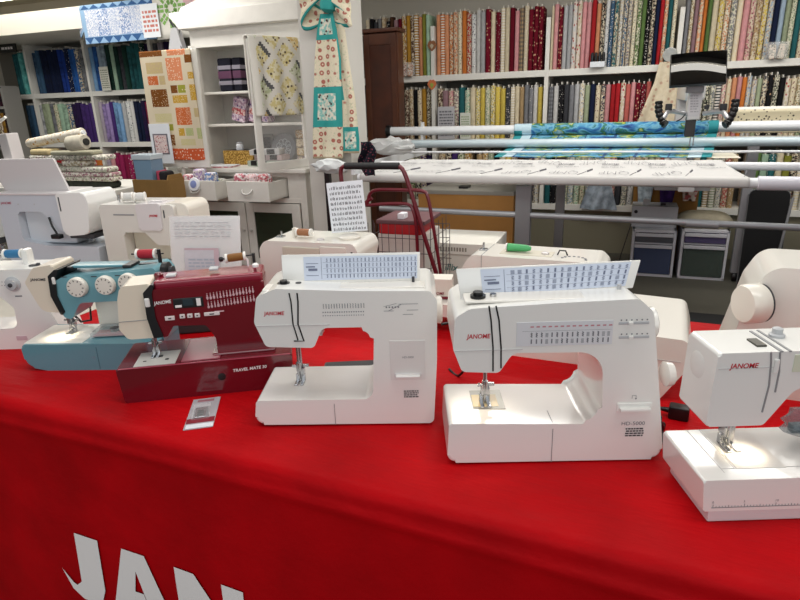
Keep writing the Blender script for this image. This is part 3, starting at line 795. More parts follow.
# ---- white computerised machine at the near end
def near_white():
    m = Machine('sewing_machine', 'white sewing machine on a broad extension table printed with a ruler', (.478, .797), 0)
    r = m.root; P = m.P
    # table
    z0, z1 = .022, P(703, 481)[1]
    O = rounded([(-.012, 0), (.52, 0), (.52, .10), (-.012, .10)])
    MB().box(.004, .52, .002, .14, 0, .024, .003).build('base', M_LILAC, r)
    tb = MB().prism(rounded([(-.006, z0, .003), (.53, z0, .003), (.53, z1, .004), (-.012, z1, .004)]), 0, .15, .004, 3).build('extension_table', M_WHITE, r)
    mk = Marks(-.0006)
    for k in range(96):
        x = .008 + k * .005; mk.rect(x, x + .0009, .030, .030 + (.0055 if k % 10 == 0 else .0036 if k % 5 == 0 else .0024))
    mk.rect(.006, .50, .0285, .0296); mk.build('ruler_print', M_INK, tb)
    for k in range(6): lettering(str(k * 5) if k else '0', .006, M_INK, tb, (.006 + k*.05, -.0006, .0375), name='ruler_numbers')
    MB().box(.03, .031, .02, .15, z1 - .0004, z1 + .0005).box(.052, .053, .03, .15, z1 - .0004, z1 + .0005).box(.03, .16, .0295, .0305, z1 - .0004, z1 + .0005).build('table_joint', mat('pale seam', '#c3c0bf', .6), tb)
    MB().box(.055, .135, .028, .15, z1 - .002, z1 + .0009, .0008).build('needle_plate', mat('satin bed plate', '#d9d6d0', .4), r)
    # head and arm
    ly = .045
    hl = P(713, 358, ly)[0]
    zt = P(740, 353, ly)[1]
    zh = P(715, 418, ly)[1]
    hl += .008; zh -= .016
    A = rounded([(hl - .004, zh, .006), (hl + .088, zh, .010), (hl + .13, zh + .065, .03), (hl + .30, zh + .07, .03), (hl + .30, z1 - .004, 0), (hl + .46, z1 - .004, .006), (hl + .46, zt, .01), (hl, zt, .006)])
    MB().prism(A, ly, ly + .095, .004, 3).build('arm', M_WHITE, r)
    a = P(714, 369, ly)
    MB().box(hl + .003, hl + .098, ly - .0008, ly + .002, a[1] - .0005, a[1] + .0005).build('faceplate_seam', mat('pale seam', '#c3c0bf', .6), r)
    c = P(730, 368, ly); lettering('JANOME', .0118, M_LOGO, r, (c[0], ly - .0008, c[1] - .001), shear=.15, fat=.00025, xs=.95, name='brand_lettering')
    slot_line(r, [P(771, 352, ly), P(771, 362, ly), P(769, 385, ly), P(762, 412, ly)], ly - .0002, M_SEAM)
    slot_line(r, [P(780, 352, ly), P(779, 372, ly), P(775, 392, ly)], ly - .0002, M_SEAM)
    sl = P(776, 366, ly); MB().box(sl[0] - .004, sl[0] + .004, ly - .003, ly + .002, sl[1] - .012, sl[1] + .012, .002).build('take_up_cover', M_WHITE, r)
    # side wheel and grip on the end
    MB().lathe([(.016, 0), (.024, .001), (.025, .002), (.021, .003), (.006, .0032)], (hl + .001, ly + .055, zt - .045), (-1, 0, 0), 26).build('pressure_dial', M_WHITE, r)
    MB().box(hl - .0015, hl + .003, ly + .04, ly + .052, zh + .03, zh + .045, .002).build('lamp_clip', M_LILAC, r)
    # top channel
    MB().box(hl + .094, hl + .099, ly - .001, ly + .085, zt - .001, zt + .0014, .0005).box(hl + .108, hl + .112, ly - .001, ly + .088, zt - .001, zt + .0014, .0005).build('thread_channel', M_SEAM, r)
    MB().box(hl + .07, hl + .086, ly + .02, ly + .05, zt - .002, zt + .003, .001).build('tension_scale', mat('dark steel', '#55534c', .4, metal=.6), r)
    MB().lathe([(.012, 0), (.012, .004), (.008, .006), (.008, .014), (.004, .016)], (hl + .125, ly + .06, zt), (0, 0, 1), 18).build('bobbin_winder', M_GREYP, r)
    c = P(795, 360, ly); MB().box(hl + .118, hl + .30, ly - .001, ly + .002, zt - .035, zt - .006, .0005).build('reference_strip', mat('pale green panel', '#d3d9c2', .45), r)
    needle(r, P(729, 440, .09)[0], .09, zh, z1 + .001, 1.25)
    return m
NEAR = near_white()
# ------------------------------------------------------------------ second row: machines turned to face the far side
def rear_machine(label, o, ang, outline, D=.17, m=M_CREAM, extra=None):
    k = Machine('sewing_machine', label, o, ang, 'sewing machines on display')
    MB().prism(k.out(outline), 0, D, .012, 4).build('body', m, k.root)
    return k

# behind the big white one, with a green spool lying in its top
def back_centre():
    m = Machine('sewing_machine', 'cream sewing machine seen from its back with pale green thread in its top', (.16, 1.54), -24)
    r = m.root; P = m.P
    O = m.out([(452, 372, .015), (690, 386, .015), (690, 350, .01), (655, 346, .006), (600, 343, .02), (500, 330, .03), (500, 292, .02), (560, 294, .01), (562, 318, .01), (608, 320, .01), (610, 262, .02), (600, 245, .018), (470, 249, .02), (455, 262, .02)])
    zt = P(530, 248)[1] - .028
    O = rounded([(.0, 0, .015), (.36, 0, .015), (.36, .085, .005), (.09, .085, .03), (.09, .21, .03), (.27, .21, .01), (.275, .15, .01), (.365, .15, .012), (.37, zt - .02, .02), (.35, zt, .02), (.03, zt, .03), (.0, zt - .05, .03)], 8)
    MB().prism(O, 0, .14, .014, 4).build('body', M_CREAM, r)
    MB().prism(rounded([(.372, .0, .006), (.515, 0, .02), (.575, .10, .02), (.56, .150, .02), (.372, .155, .01)], 8), -.135, .16, .016, 5).build('extension_table', M_CREAM, r)
    MB().box(.376, .55, -.1362, -.12, .098, .0992).build('table_joint', mat('pale seam', '#c3c0bf', .6), r)
    MB().lathe([(.02, 0), (.03, .003), (.031, .014), (.024, .02), (.01, .0205)], (.004, .085, zt - .085), (-1, 0, 0), 26).build('handwheel', M_CREAM, r)
    # top recess with spool
    x0, _ = m.T(500, 256, zt); x1, _ = m.T(545, 253, zt)
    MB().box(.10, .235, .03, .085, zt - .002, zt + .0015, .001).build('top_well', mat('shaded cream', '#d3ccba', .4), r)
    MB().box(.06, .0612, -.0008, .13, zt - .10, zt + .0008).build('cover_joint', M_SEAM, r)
    MB().cyl((.05, .06, zt), (.05, .06, zt + .02), .003, seg=10).box(.04, .06, .05, .07, zt - .001, zt + .004, .001).build('bobbin_winder', M_STEEL, r)
    mk = MB()
    for k in range(8):
        a = PI * (k + .2) / 8
        mk.box(.29 + .03*math.cos(a) - .003, .29 + .03*math.cos(a) + .003, .02 + .03*math.sin(a), .026 + .03*math.sin(a), zt - .001, zt + .0012)
    mk.build('dial_print', M_INK, r)
    MB().tube([(.245, .06, zt), (.25, .06, zt + .012), (.265, .06, zt + .012), (.27, .06, zt)], .002).build('thread_guide', M_BLACK, r)
    MB().lathe([(.010, 0), (.010, .004), (.006, .005)], (.215, .055, zt + .0015), (0, 0, 1), 16).build('winder_stop', M_LILAC, r)
    t = thing('thread_spool', 'pale green tapered thread spool lying in the top of the cream machine', 'thread spool', m.world(.115, .057, zt + .0125), m.a, 'thread spools')
    MB().lathe([(.006, 0), (.0105, .002), (.0105, .006), (.009, .05), (.005, .062)], (0, 0, 0), (1, 0, 0), 20).build('thread', mat('green thread', '#4fae6c', .55), t)
    MB().lathe([(.009, -.004), (.011, -.003), (.011, 0)], (0, 0, 0), (1, 0, 0), 20).build('flange', M_WLOGO, t)
    c = (.43, .10)
    lettering('JANOME', .010, mat('faint red print', '#d79a86', .6), r, (.40, .12, .1455), (0, 0, 0), shear=.15, name='brand_lettering')
    return m
BC = back_centre()

# behind the mid white one: handwheel at its near end, brown thread, red lettering
def back_mid():
    m = Machine('sewing_machine', 'cream sewing machine seen from its back, brown thread on top and red lettering', (-.445, 1.88), -20)
    r = m.root; P = m.P
    zt = P(320, 233)[1] - .03
    O = rounded([(.0, 0, .015), (.42, 0, .015), (.42, .085, .005), (.10, .085, .03), (.10, .2, .03), (.25, .2, .01), (.255, .14, .01), (.325, .14, .012), (.345, zt - .03, .03), (.33, zt, .025), (.02, zt - .003, .03), (.0, zt - .03, .03)], 8)
    MB().prism(O, 0, .17, .014, 4).build('body', M_CREAM, r)
    MB().prism(rounded([(.41, .05, .004), (.675, .05, .01), (.68, .088, .006), (.41, .09, .004)]), -.01, .17, .005, 3).build('extension_arm', M_CREAM, r)
    MB().box(.655, .67, .02, .035, 0, .052, .003).build('leg', M_CREAM, r); MB().box(.655, .67, .13, .145, 0, .052, .003).build('leg', M_CREAM, r)
    MB().lathe([(.02, 0), (.03, .003), (.031, .016), (.024, .022), (.01, .0225)], (.004, .085, zt - .07), (-1, 0, 0), 26).build('handwheel', M_CREAM, r)
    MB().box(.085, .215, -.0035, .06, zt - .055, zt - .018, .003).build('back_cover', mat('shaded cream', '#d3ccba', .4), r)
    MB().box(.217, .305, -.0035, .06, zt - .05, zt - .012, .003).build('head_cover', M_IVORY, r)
    MB().box(.32, .326, -.002, .02, zt - .055, zt - .025, .001).build('lever_slot', M_BLACK, r)
    lettering('JANOME', .0095, M_LOGO, r, (.262, -.0042, zt - .043), shear=.15, fat=.0002, xs=.95, name='brand_lettering')
    MB().lathe([(.012, 0), (.012, .003), (.007, .004)], (.20, .04, zt - .001), (0, 0, 1), 16).build('winder_stop', M_LILAC, r)
    MB().lathe([(.034, 0), (.034, .006), (.028, .010), (.010, .011)], (.285, .075, zt), (0, 0, 1), 26).build('pressure_dial', M_IVORY, r)
    MB().cyl((.05, .06, zt - .004), (.05, .06, zt + .016), .003, seg=10).box(.035, .06, .05, .07, zt - .004, zt + .002, .001).build('bobbin_winder', M_STEEL, r)
    MB().box(.095, .103, .05, .07, zt - .004, zt + .03, .002).cyl((.10, .06, zt + .016), (.165, .06, zt + .016), .002, seg=8).build('spool_pin', M_IVORY, r)
    spool('thread_spool', 'tan brown thread spool lying on top of the cream machine behind the stitch charts', m.world(.106, .06, zt + .016), m.ux, '#a8704a', .055, .0115)
    # box standing on the far end of its bed
    zb = .0905
    b = thing('accessory_box', 'small white box with a dark red base on the end of the cream machine bed', 'box', m.world(m.T(443, 293, zb)[0], .06, zb), m.a + math.radians(10))
    MB().box(-.038, .038, -.03, .03, .008, .062, .002).build('box_body', mat('off-white carton', '#e2dcd2', .55), b)
    MB().box(-.037, .037, -.0306, .031, 0, .008, .001).build('box_base', mat('dark red carton', '#7a1a2c', .5), b)
    lettering('JANOME', .0125, mat('dark red print', '#8a2230', .6), b, (-.028, -.0312, .014), shear=.15, fat=.0002, xs=.9, name='brand_lettering')
    return m
BM_ = back_mid()

# at the near end of the second row, only its handwheel end in view
def back_near():
    m = Machine('sewing_machine', 'cream sewing machine seen from its back with a big round handwheel and teal spool cap', (.735, 1.245), -24)
    r = m.root
    zt = .30
    O = rounded([(-.02, 0, .015), (.45, 0, .015), (.45, .085, .005), (.14, .085, .03), (.14, .2, .03), (.3, .2, .01), (.31, .14, .01), (.38, .14, .012), (.40, zt - .03, .03), (.38, zt, .02), (.06, zt, .045), (.03, zt - .06, .05)], 8)
    MB().prism(O, 0, .18, .02, 5).build('body', M_CREAM, r)
    MB().lathe([(.040, 0), (.043, .004), (.043, .036), (.039, .042), (.02, .044)], (.05, -.004, zt - .08), (-.86, -.5, 0), 30).build('handwheel', M_IVORY, r)
    MB().lathe([(.042, 0), (.042, .003)], (.052, -.002, zt - .08), (-.86, -.5, 0), 30).build('wheel_gap', M_DARK, r)
    MB().cyl((.15, .06, zt - .002), (.15, .06, zt + .05), .0025, seg=10).lathe([(.012, 0), (.013, .006), (.009, .012)], (.15, .06, zt - .001), (0, 0, 1), 16).build('spool_pin', mat('teal plastic', '#5fa3ab', .4), r)
    mk = Marks(-.0008)
    for k in range(3): mk.rect(.0 + k*.006, .004 + k*.006, .10, .103)
    mk.build('printed_marks', M_INK, r)
back_near()

# large pale machine with a raised lid, at the far end
def far_lidded():
    m = Machine('sewing_machine', 'large white sewing machine with its plain grey lid standing open, at the far table end', (-1.60, 2.42), -13)
    r = m.root; P = m.P
    GW = mat('shaded cool white plastic', '#c6cbd3', .3, coat=.3)  # white plastic darkened: the shade on its back is put into the colour
    O = m.out([(16, 268, .01), (112, 266, .01), (111, 246, .008), (54, 249, .006), (27, 212, .004), (57, 212, .004), (72, 229, .01), (78, 232, .006), (78, 196, .006), (10, 197, .006)])
    zt = P(40, 196)[1]; zb = P(80, 247)[1]
    O = rounded([(.0, 0, .01), (.42, 0, .01), (.43, zb, .006), (.19, zb, .03), (.085, zb + .02, .01), (.085, zt - .065, .01), (.2, zt - .065, .02), (.27, zt - .14, .02), (.30, zt - .15, .01), (.30, zt, .006), (0, zt, .01)], 7)
    MB().prism(O, 0, .19, .010, 3).build('body', GW, r)
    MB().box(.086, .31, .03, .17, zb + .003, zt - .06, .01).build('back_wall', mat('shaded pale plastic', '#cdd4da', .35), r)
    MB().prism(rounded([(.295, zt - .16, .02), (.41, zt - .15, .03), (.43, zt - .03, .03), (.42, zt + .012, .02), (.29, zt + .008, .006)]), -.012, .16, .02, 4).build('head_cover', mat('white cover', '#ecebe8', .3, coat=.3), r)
    MB().box(-.002, .31, -.004, .18, zt, zt + .010, .004).build('top_edge', M_LILAC, r)
    cs = [(-.01, zt + .012), (.295, zt + .014), (.255, zt + .135), (-.05, zt + .135)]
    bm = MB().prism([(-.01, zt + .008), (.295, zt + .008), (.25, zt + .135), (-.06, zt + .135)], .06, .072, .003, 2)
    bm.build('lid', mat('lilac grey lid', '#cfcac9', .35, coat=.2), r)
    lettering('JANOME', .013, mat('dull red print', '#b0485a', .6), r, (.018, -.001, zt - .035), shear=.15, fat=.0002, name='brand_lettering')
    MB().cyl((.10, -.001, zt - .035), (.10, .002, zt - .035), .003).build('screw', M_GREYP, r); MB().cyl((.175, -.001, zt - .035), (.175, .002, zt - .035), .003).build('screw', M_GREYP, r)
    MB().tube([(.235, -.006, zt - .085), (.245, -.01, zt - .12), (.262, -.012, zt - .15)], .004).box(.245, .285, -.03, -.004, zt - .168, zt - .15, .004).build('presser_lifter', M_BLACK, r)
    needle(r, .335, .07, zt - .15, zb + .001, 1.3)
    MB().box(.29, .40, .02, .13, zt - .175, zt - .155, .004).build('head_underside', M_DARK, r)
    MB().box(.30, .305, -.013, -.006, zt - .06, zt - .005).build('cover_seam', M_DARK, r)
far_lidded()

# smaller one next to it with two white spools on top
def far_small():
    m = Machine('sewing_machine', 'white sewing machine with two empty white spools on top, behind the paper sign', (-1.15, 2.32), -13)
    r = m.root; P = m.P; m.root.scale = (.86, 1, .97)
    zt = P(130, 203)[1]
    O = rounded([(.0, 0, .012), (.40, 0, .01), (.41, .085, .006), (.24, .085, .04), (.105, .085, .02), (.105, zt - .11, .01), (.215, zt - .11, .02), (.27, zt - .16, .02), (.37, zt - .16, .015), (.375, zt, .015), (.0, zt, .012)], 7)
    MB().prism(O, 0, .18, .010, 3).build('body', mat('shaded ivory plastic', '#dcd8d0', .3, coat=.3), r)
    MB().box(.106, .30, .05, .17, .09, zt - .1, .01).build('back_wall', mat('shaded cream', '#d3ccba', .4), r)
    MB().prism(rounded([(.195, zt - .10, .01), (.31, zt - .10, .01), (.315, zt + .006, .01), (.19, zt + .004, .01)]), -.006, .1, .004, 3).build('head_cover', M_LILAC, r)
    MB().box(.07, .175, -.002, .01, zt - .042, zt - .037, .001).build('vent_slot', M_SEAM, r)
    lettering('JANOME', .012, M_LOGO, r, (.255, -.0075, zt - .045), shear=.15, fat=.0003, xs=.9, name='brand_lettering')
    MB().box(.322, .327, -.002, .02, zt - .05, zt - .02).build('lever_slot', M_DARK, r)
    MB().prism(rounded([(.32, zt - .13, .02), (.43, zt - .12, .03), (.43, zt + .004, .03), (.32, zt + .004, .004)]), .02, .17, .012, 3).build('end_cover', M_IVORY, r)
    MB().cyl((.06, .06, zt), (.06, .06, zt + .03), .003).cyl((.14, .06, zt), (.14, .06, zt + .02), .003).build('spool_pin', M_STEEL, r)
    for k, (x, n) in enumerate(((.085, 'white thread spool on the small far machine, nearer its column'), (.148, 'white thread spool on the small far machine, nearer its head'))):
        spool('thread_spool', n, m.world(x*.86, .05, zt*.97 + .0245), m.ux + m.vy*.4, '#e4e2dd', .042, .016)
    MB().box(.24, .30, .03, .07, zt + .003, zt + .012, .004).build('dial_cover', M_LILAC, r)
    needle(r, .33, .08, zt - .16, .086, 1.2)
far_small()

def far_edge():
    m = Machine('sewing_machine', 'white sewing machine mostly hidden at the end of the far row, head end showing', (-2.02, 2.50), -13)
    r = m.root; zt = .30
    O = rounded([(.0, 0, .012), (.36, 0, .01), (.365, .085, .006), (.105, .085, .02), (.105, zt - .08, .01), (.215, zt - .08, .02), (.25, zt - .14, .02), (.345, zt - .14, .015), (.35, zt - .005, .03), (.3, zt + .01, .02), (.0, zt, .012)], 7)
    MB().prism(O, 0, .18, .010, 3).build('body', M_WHITE, r)
    MB().box(.26, .335, .03, .12, zt - .165, zt - .14, .004).build('head_underside', M_DARK, r)
    needle(r, .31, .08, zt - .15, .086, 1.2)
far_edge()

# pale cloth under the far machines
rn = MB().prism([(-2.85, .40), (-1.42, .40), (-1.42, .60), (-.93, .60), (-.93, 1.085), (-2.85, 1.085)], 0, .0016, M=Matrix.Translation((0, 0, TZ + .0022)) @ Matrix.Rotation(-PI/2, 4, 'X')).build('table_runner', mat('pale beige cloth', '#c9c3b6', .85, noise=.05, nscale=8, bump=.2, bscale=30), None, TO, (0, 0, -TA))
tag(rn, 'pale beige cloth runner lying on the red tablecloth under the far machines', 'cloth')
for o_ in bpy.data.objects:
    if o_.parent is None and o_.name.startswith('sewing_machine') and o_.location.y > 2.2: o_.location.z += .0025
# ------------------------------------------------------------------ small things on the table
def sign():
    p = Z(178, 300, TZ)
    p.z += .0025
    t = thing('sign_holder', 'pale printed paper sign in a clear stand behind the dark red machine', 'sign', p, math.radians(-8))
    Mx = Matrix.Rotation(math.radians(-12), 4, 'X')
    MB().box(-.02, .245, -.002, .002, 0, .30, .001, Mx).box(-.02, .245, 0, .12, 0, .003, .001).build('clear_stand', M_CLEAR, t)
    MB().box(-.018, .243, .003, .0045, .003, .297, 0, Mx).build('paper_sheet', mat('sign paper', '#e3e2e1', .6), t)
    pp = MB().box(.035, .165, -.0045, -.0025, .02, .185, 0, Mx).build('printed_card', mat('lilac grey print', '#d2d0d8', .5, noise=.06, nscale=40), t)
    mk = Marks(.0008); rnd = random.Random(2)
    for j in range(5):
        x = .0
        while x < .20: w = .01 + .03*rnd.random(); mk.rect(x, min(x+w, .21), .225 + j*.012, .2285 + j*.012); x += w + .008
    o = mk.build('faint_print', mat('faint print', '#c6c6c9', .7), t); o.rotation_euler = (math.radians(-12), 0, 0); o.location = (0, -.0032, 0)
    mk = Marks(-.0056)
    for j in range(9):
        x = .05
        while x < .148: w = .008 + .02*rnd.random(); mk.rect(x, min(x+w, .15), .045 + j*.012, .051 + j*.012); x += w + .004
    o = mk.build('card_print', mat('pale blue print', '#b5bccb', .7), pp); o.rotation_euler = (math.radians(-12), 0, 0)
    MB().box(.146, .164, -.0052, -.0045, .02, .185, 0, Mx).box(.036, .146, -.0052, -.0045, .178, .185, 0, Mx).build('card_border', mat('dusty pink print', '#cdb4bd', .6), pp)
sign()

def packet():
    a, b, c, d = Z(183, 431, TZ), Z(213, 427, TZ), Z(217, 399, TZ), Z(190, 401, TZ)
    ux = (b - a); L = ux.length; ang = math.atan2(ux.y, ux.x); H = (d - a).length
    t = thing('presser_foot_packet', 'small silver presser foot packet lying on the red cloth by the dark red machine', 'packet', a + Vector((0, 0, .0005)), ang)
    MB().prism([(0, 0), (L, 0), (L + .008, H), (.008, H)], 0, .0015, M=Matrix.Rotation(-PI/2, 4, 'X') @ Matrix.Diagonal((1, -1, 1, 1))).build('card', mat('silver grey card', '#b9b5ba', .35), t)
    def rectz(x0, x1, y0, y1, z0, z1, nm, m, bev=.0004): return MB().box(x0, x1, y0, y1, z0, z1, bev).build(nm, m, t)
    z = 0
    rectz(.004, L, .002, H*.13, .0016, .0022, 'white_tab', M_PAPER)
    rectz(.003, L + .001, H*.17, H*.32, .0016, .0021, 'red_band', mat('dark red print', '#8a2230', .6))
    p = MB().box(L*.32, L*.72, H*.30, H*.62, .0015, .007, .002).build('presser_foot', M_STEEL, t)
    MB().box(L*.40, L*.62, H*.36, H*.5, .007, .0095, .001).build('foot_screw', M_BLACK, p)
    MB().box(L*.2, L*.85, H*.26, H*.72, .0015, .011, .003).build('blister', M_CLEAR, t)
    rectz(L*.3, L*.9, H*.88, H*.95, .0016, .002, 'print_line', mat('dusty red print', '#a8707a', .6), 0)
packet()

def clear_packet():
    # bobbin packet leaning on the light blue bed
    m = LBLU
    x0, y0 = .175, .03
    t = thing('bobbin_packet', 'clear plastic packet with bobbins lying on the bed of the light blue machine', 'packet', m.world(.17, .02, .0775), m.a + .1)
    MB().box(0, .10, 0, .075, 0, .012, .003).build('plastic_sleeve', mat('hazy clear plastic', '#dfe6e6', .12, alpha=.35), t)
    MB().box(.006, .094, .004, .05, .001, .0025).build('red_card', mat('pink red card', '#c06a70', .6), t)
    b = MB().lathe([(.012, 0), (.012, .002), (.005, .0025), (.005, .008), (.012, .0085), (.012, .0105)], (.052, .04, .002), (0, 0, 1), 20).build('bobbin', mat('dark bobbin', '#3a3440', .3), t)
    MB().lathe([(.010, 0), (.010, .002), (.004, .0025), (.004, .007), (.010, .0075), (.010, .0095)], (.075, .052, .002), (0, 0, 1), 20).build('bobbin', M_STEEL, t)
clear_packet()

def pedal(label, loc, rz, tilt=0.0):
    t = thing('foot_pedal', label, 'foot pedal', loc, rz, 'foot pedals')
    G = mat('charcoal plastic', '#3b3f40', .55)
    if tilt: t.scale = (.95, .55, .8)
    MB().prism(rounded([(-.08, 0, .006), (.08, 0, .006), (.075, .028, .01), (-.075, .028, .01)]), 0, .12, .004).build('base', G, t)
    MB().prism(rounded([(-.07, .028, .002), (.07, .028, .002), (.066, .046, .006), (-.066, .046, .006)]), .008, .112, .006).build('treadle', mat('dark grey plastic', '#2c2c30', .4), t)
pedal('charcoal foot pedal lying behind the white machine with the scuffed bed', Vector((-.13, 1.335, TZ)), .04, .4)
t = thing('hard_case', 'dark grey block standing behind the arch of the dark red machine', 'case', Z(187, 345, TZ) + Vector((.0, .09, 0)), math.radians(8))
MB().box(-.055, .085, 0, .10, 0, .12, .008).build('case_body', mat('charcoal plastic', '#3b3f40', .55), t)
MB().box(-.056, .086, -.001, .101, .08, .083, .001).build('case_lid_seam', M_BLACK, t)

def cord(name, label, pts, r=.0032, m=M_BLACK):
    o = MB().tube(pts, r, 8).build(name, m, None); return tag(o, label, 'cord', 'power cords')
def bez(p, n=24):
    """smooth path through points"""
    p = [Vector(q) for q in p]; out = []
    for i in range(len(p) - 1):
        a, b, c, d = p[max(i-1, 0)], p[i], p[i+1], p[min(i+2, len(p)-1)]
        for k in range(n // (len(p)-1) + 2):
            t = k / (n // (len(p)-1) + 2)
            out.append(.5 * ((2*b) + (c - a)*t + (2*a - 5*b + 4*c - d)*t*t + (3*b - a - 3*c + d)*t**3))
    out.append(p[-1]); return out
h = .0035
cord('electric_cable', 'black cord curving from the handwheel of the white machine with the scuffed bed', bez([(.09, 1.235, TZ + .19), (.115, 1.25, TZ + .185), (.15, 1.30, TZ + .15), (.16, 1.33, TZ + .06), (.14, 1.36, TZ + h), (.12, 1.40, TZ + h)]))
cord('electric_cable', 'black cord snaking between the steel plated white machine and the ruler table', bez([(.50, 1.035, TZ + .05), (.515, 1.05, TZ + .02), (.51, 1.09, TZ + h), (.54, 1.10, TZ + h), (.52, 1.06, TZ + h), (.505, 1.0, TZ + h), (.497, .965, TZ + h)]), .004)
t = thing('power_block', 'black power switch block on the red cloth between the two big white machines', 'plug', (.585, 1.125, TZ), -.5)
MB().box(-.022, .018, -.014, .014, 0, .03, .004).build('block', M_BLACK, t); MB().cyl((-.022, 0, .015), (-.04, 0, .015), .006, .004).build('strain_relief', M_BLACK, t)
# clear bag of parts in the throat of the near machine
def bag():
    t = thing('parts_bag', 'crumpled clear bag of dark small parts under the arm of the near white machine', 'bag', NEAR.world(.225, .10, .094), 0)
    rnd = random.Random(5)
    bm = bmesh.new(); bmesh.ops.create_icosphere(bm, subdivisions=3, radius=1)
    for v in bm.verts:
        k = 1 + .18 * math.sin(v.co.x*9 + v.co.y*5) * math.sin(v.co.z*8 + 1)
        v.co = Vector((v.co.x*.055*k, v.co.y*.03*k, max(0, v.co.z*.032*k + .022)))
    mb = MB(); mb.bm.free(); mb.bm = bm; mb.build('bag_film', mat('smoky clear film', '#8e9aa0', .1, alpha=.45), t)
    for k in range(5):
        MB().box(-.012, .012, -.008, .008, 0, .016, .003, Matrix.Translation((-.030 + k*.014, .004*(-1)**k, .004 + .012*(k % 2))) @ Matrix.Rotation(k, 4, 'Z')).build('small_part', mat('dark teal part', '#2c4348', .4), t)
bag()
# ------------------------------------------------------------------ shelving against the back wall (u along the wall, v into it)
VF, VB = 5.78, 6.19
SH = (.45, 1.05, 1.635)        # shelf tops
def shelving(name, label, u0, u1, ups, top):
    t = thing(name, label, 'shelving', W((u0+u1)/2, (VF+VB)/2, 0), -SA)
    uc, vc = (u0+u1)/2, (VF+VB)/2
    def bx(nm, a, b, c, d, e, f, m=M_SHELF): return MB().box(a-uc, b-uc, c-vc, d-vc, e, f, .002).build(nm, m, t)
    for z in SH: bx('shelf', u0, u1, VF, VB, z-.055, z)
    for u in ups:
        bx('upright', u-.018, u+.018, VF-.003, VB, SH[0], top)
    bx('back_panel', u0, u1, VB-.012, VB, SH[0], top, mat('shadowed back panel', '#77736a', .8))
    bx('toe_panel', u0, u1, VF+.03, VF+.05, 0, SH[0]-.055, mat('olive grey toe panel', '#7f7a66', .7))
    return t
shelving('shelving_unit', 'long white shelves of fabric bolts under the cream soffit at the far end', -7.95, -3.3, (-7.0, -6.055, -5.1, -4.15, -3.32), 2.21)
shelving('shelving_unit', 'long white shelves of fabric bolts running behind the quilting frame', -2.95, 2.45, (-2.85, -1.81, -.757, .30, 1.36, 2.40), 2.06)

UPS = (-7.0, -6.055, -5.1, -4.15, -3.32, -2.85, -1.81, -.757, .30, 1.36, 2.40)
COLS = {'black': '#1c1b1e', 'charcoal': '#44454a', 'grey': '#85868a', 'pale grey': '#b9babb', 'white': '#dad9d6', 'cream': '#ddd0b2', 'tan': '#b59a73', 'brown': '#4f3426',
        'burgundy': '#6e1024', 'red': '#b0262c', 'salmon': '#cf6f66', 'pink': '#d79a9c', 'mauve': '#9a7a80', 'peach': '#dc9a72', 'orange': '#cf7a3a', 'gold': '#b98a35', 'yellow': '#dcc45c',
        'olive': '#8a8a3a', 'green': '#5f7a45', 'sage': '#a3ad8f', 'mint': '#a9c7ae', 'dark green': '#24423a', 'teal': '#2b6468', 'aqua': '#6cbcb6', 'pale blue': '#a8bccd', 'sky blue': '#7fa8d2',
        'blue': '#2f61a8', 'royal blue': '#223f8f', 'navy': '#1b2440', 'slate blue': '#41607d', 'lavender': '#a58fc4', 'lilac grey': '#b3a6b4', 'purple': '#49306f', 'dark purple': '#2c1c44', 'magenta': '#a02a5c', 'dark pink': '#8a1f46'}
PRINTS = {
    'plain': print_mat('solid cotton', 'plain'),
    'dot': print_mat('white dot cotton', 'dots', '#e6dfd6', 55),
    'star': print_mat('gold star cotton', 'dots', '#d8b08c', 32),
    'floral': print_mat('floral cotton', 'floral', '#d9cdb4', 48, third='#7a4a44'),
    'leafy': print_mat('leafy cotton', 'floral', '#e2dcc6', 60, third='#4f6247'),
    'navy floral': print_mat('navy floral cotton', 'floral', '#d5d6d4', 50, third='#2a3148'),
    'batik': print_mat('batik cotton', 'batik', scale=22),
    'stripe': print_mat('striped cotton', 'stripe', '#e9e4da', 14),
    'plaid': print_mat('plaid cotton', 'plaid', '#4c4c50', 9),
    'red floral': print_mat('red floral cotton', 'floral', '#e4d9cd', 30, third='#a8232d'),
}
def bolt_meshes():
    out = {}
    for key, h in (('s', .48), ('m', .52), ('k', .455)):
        mb = MB(); mb.prism(rounded([(-.024, -.11, .023), (.024, -.11, .023), (.024, .11, .02), (-.024, .11, .02)], 4), 0, h, .004, 2, M=Matrix.Rotation(PI/2, 4, 'X') @ Matrix.Translation((0, 0, 0)))
        bmesh.ops.recalc_face_normals(mb.bm, faces=mb.bm.faces)
        zs = [v.co.z for v in mb.bm.verts]; lo = min(zs)
        for v in mb.bm.verts: v.co.z -= lo
        for f in mb.bm.faces: f.smooth = True
        for e in mb.bm.edges: e.smooth = len(e.link_faces) == 2 and e.calc_face_angle(0) < .7
        me = bpy.data.meshes.new('fabric_bolt'); mb.bm.to_mesh(me); mb.bm.free(); me.materials.append(PRINTS['plain'])
        c = MB().box(-.006, .006, -.085, .10, h - .01, h + .022, .001); bmesh.ops.recalc_face_normals(c.bm, faces=c.bm.faces)
        ce = bpy.data.meshes.new('cardboard_core'); c.bm.to_mesh(ce); c.bm.free(); ce.materials.append(mat('white card core', '#d9d5cb', .7))
        out[key] = (me, ce)
    return out
BM = bolt_meshes()
ORD = ['', 'second', 'third', 'fourth', 'fifth', 'sixth', 'seventh', 'eighth', 'ninth', 'tenth', 'eleventh', 'twelfth', 'thirteenth', 'fourteenth', 'fifteenth', 'sixteenth', 'seventeenth', 'eighteenth', 'nineteenth', 'twentieth']
rb = random.Random(21)
BOLTS = []
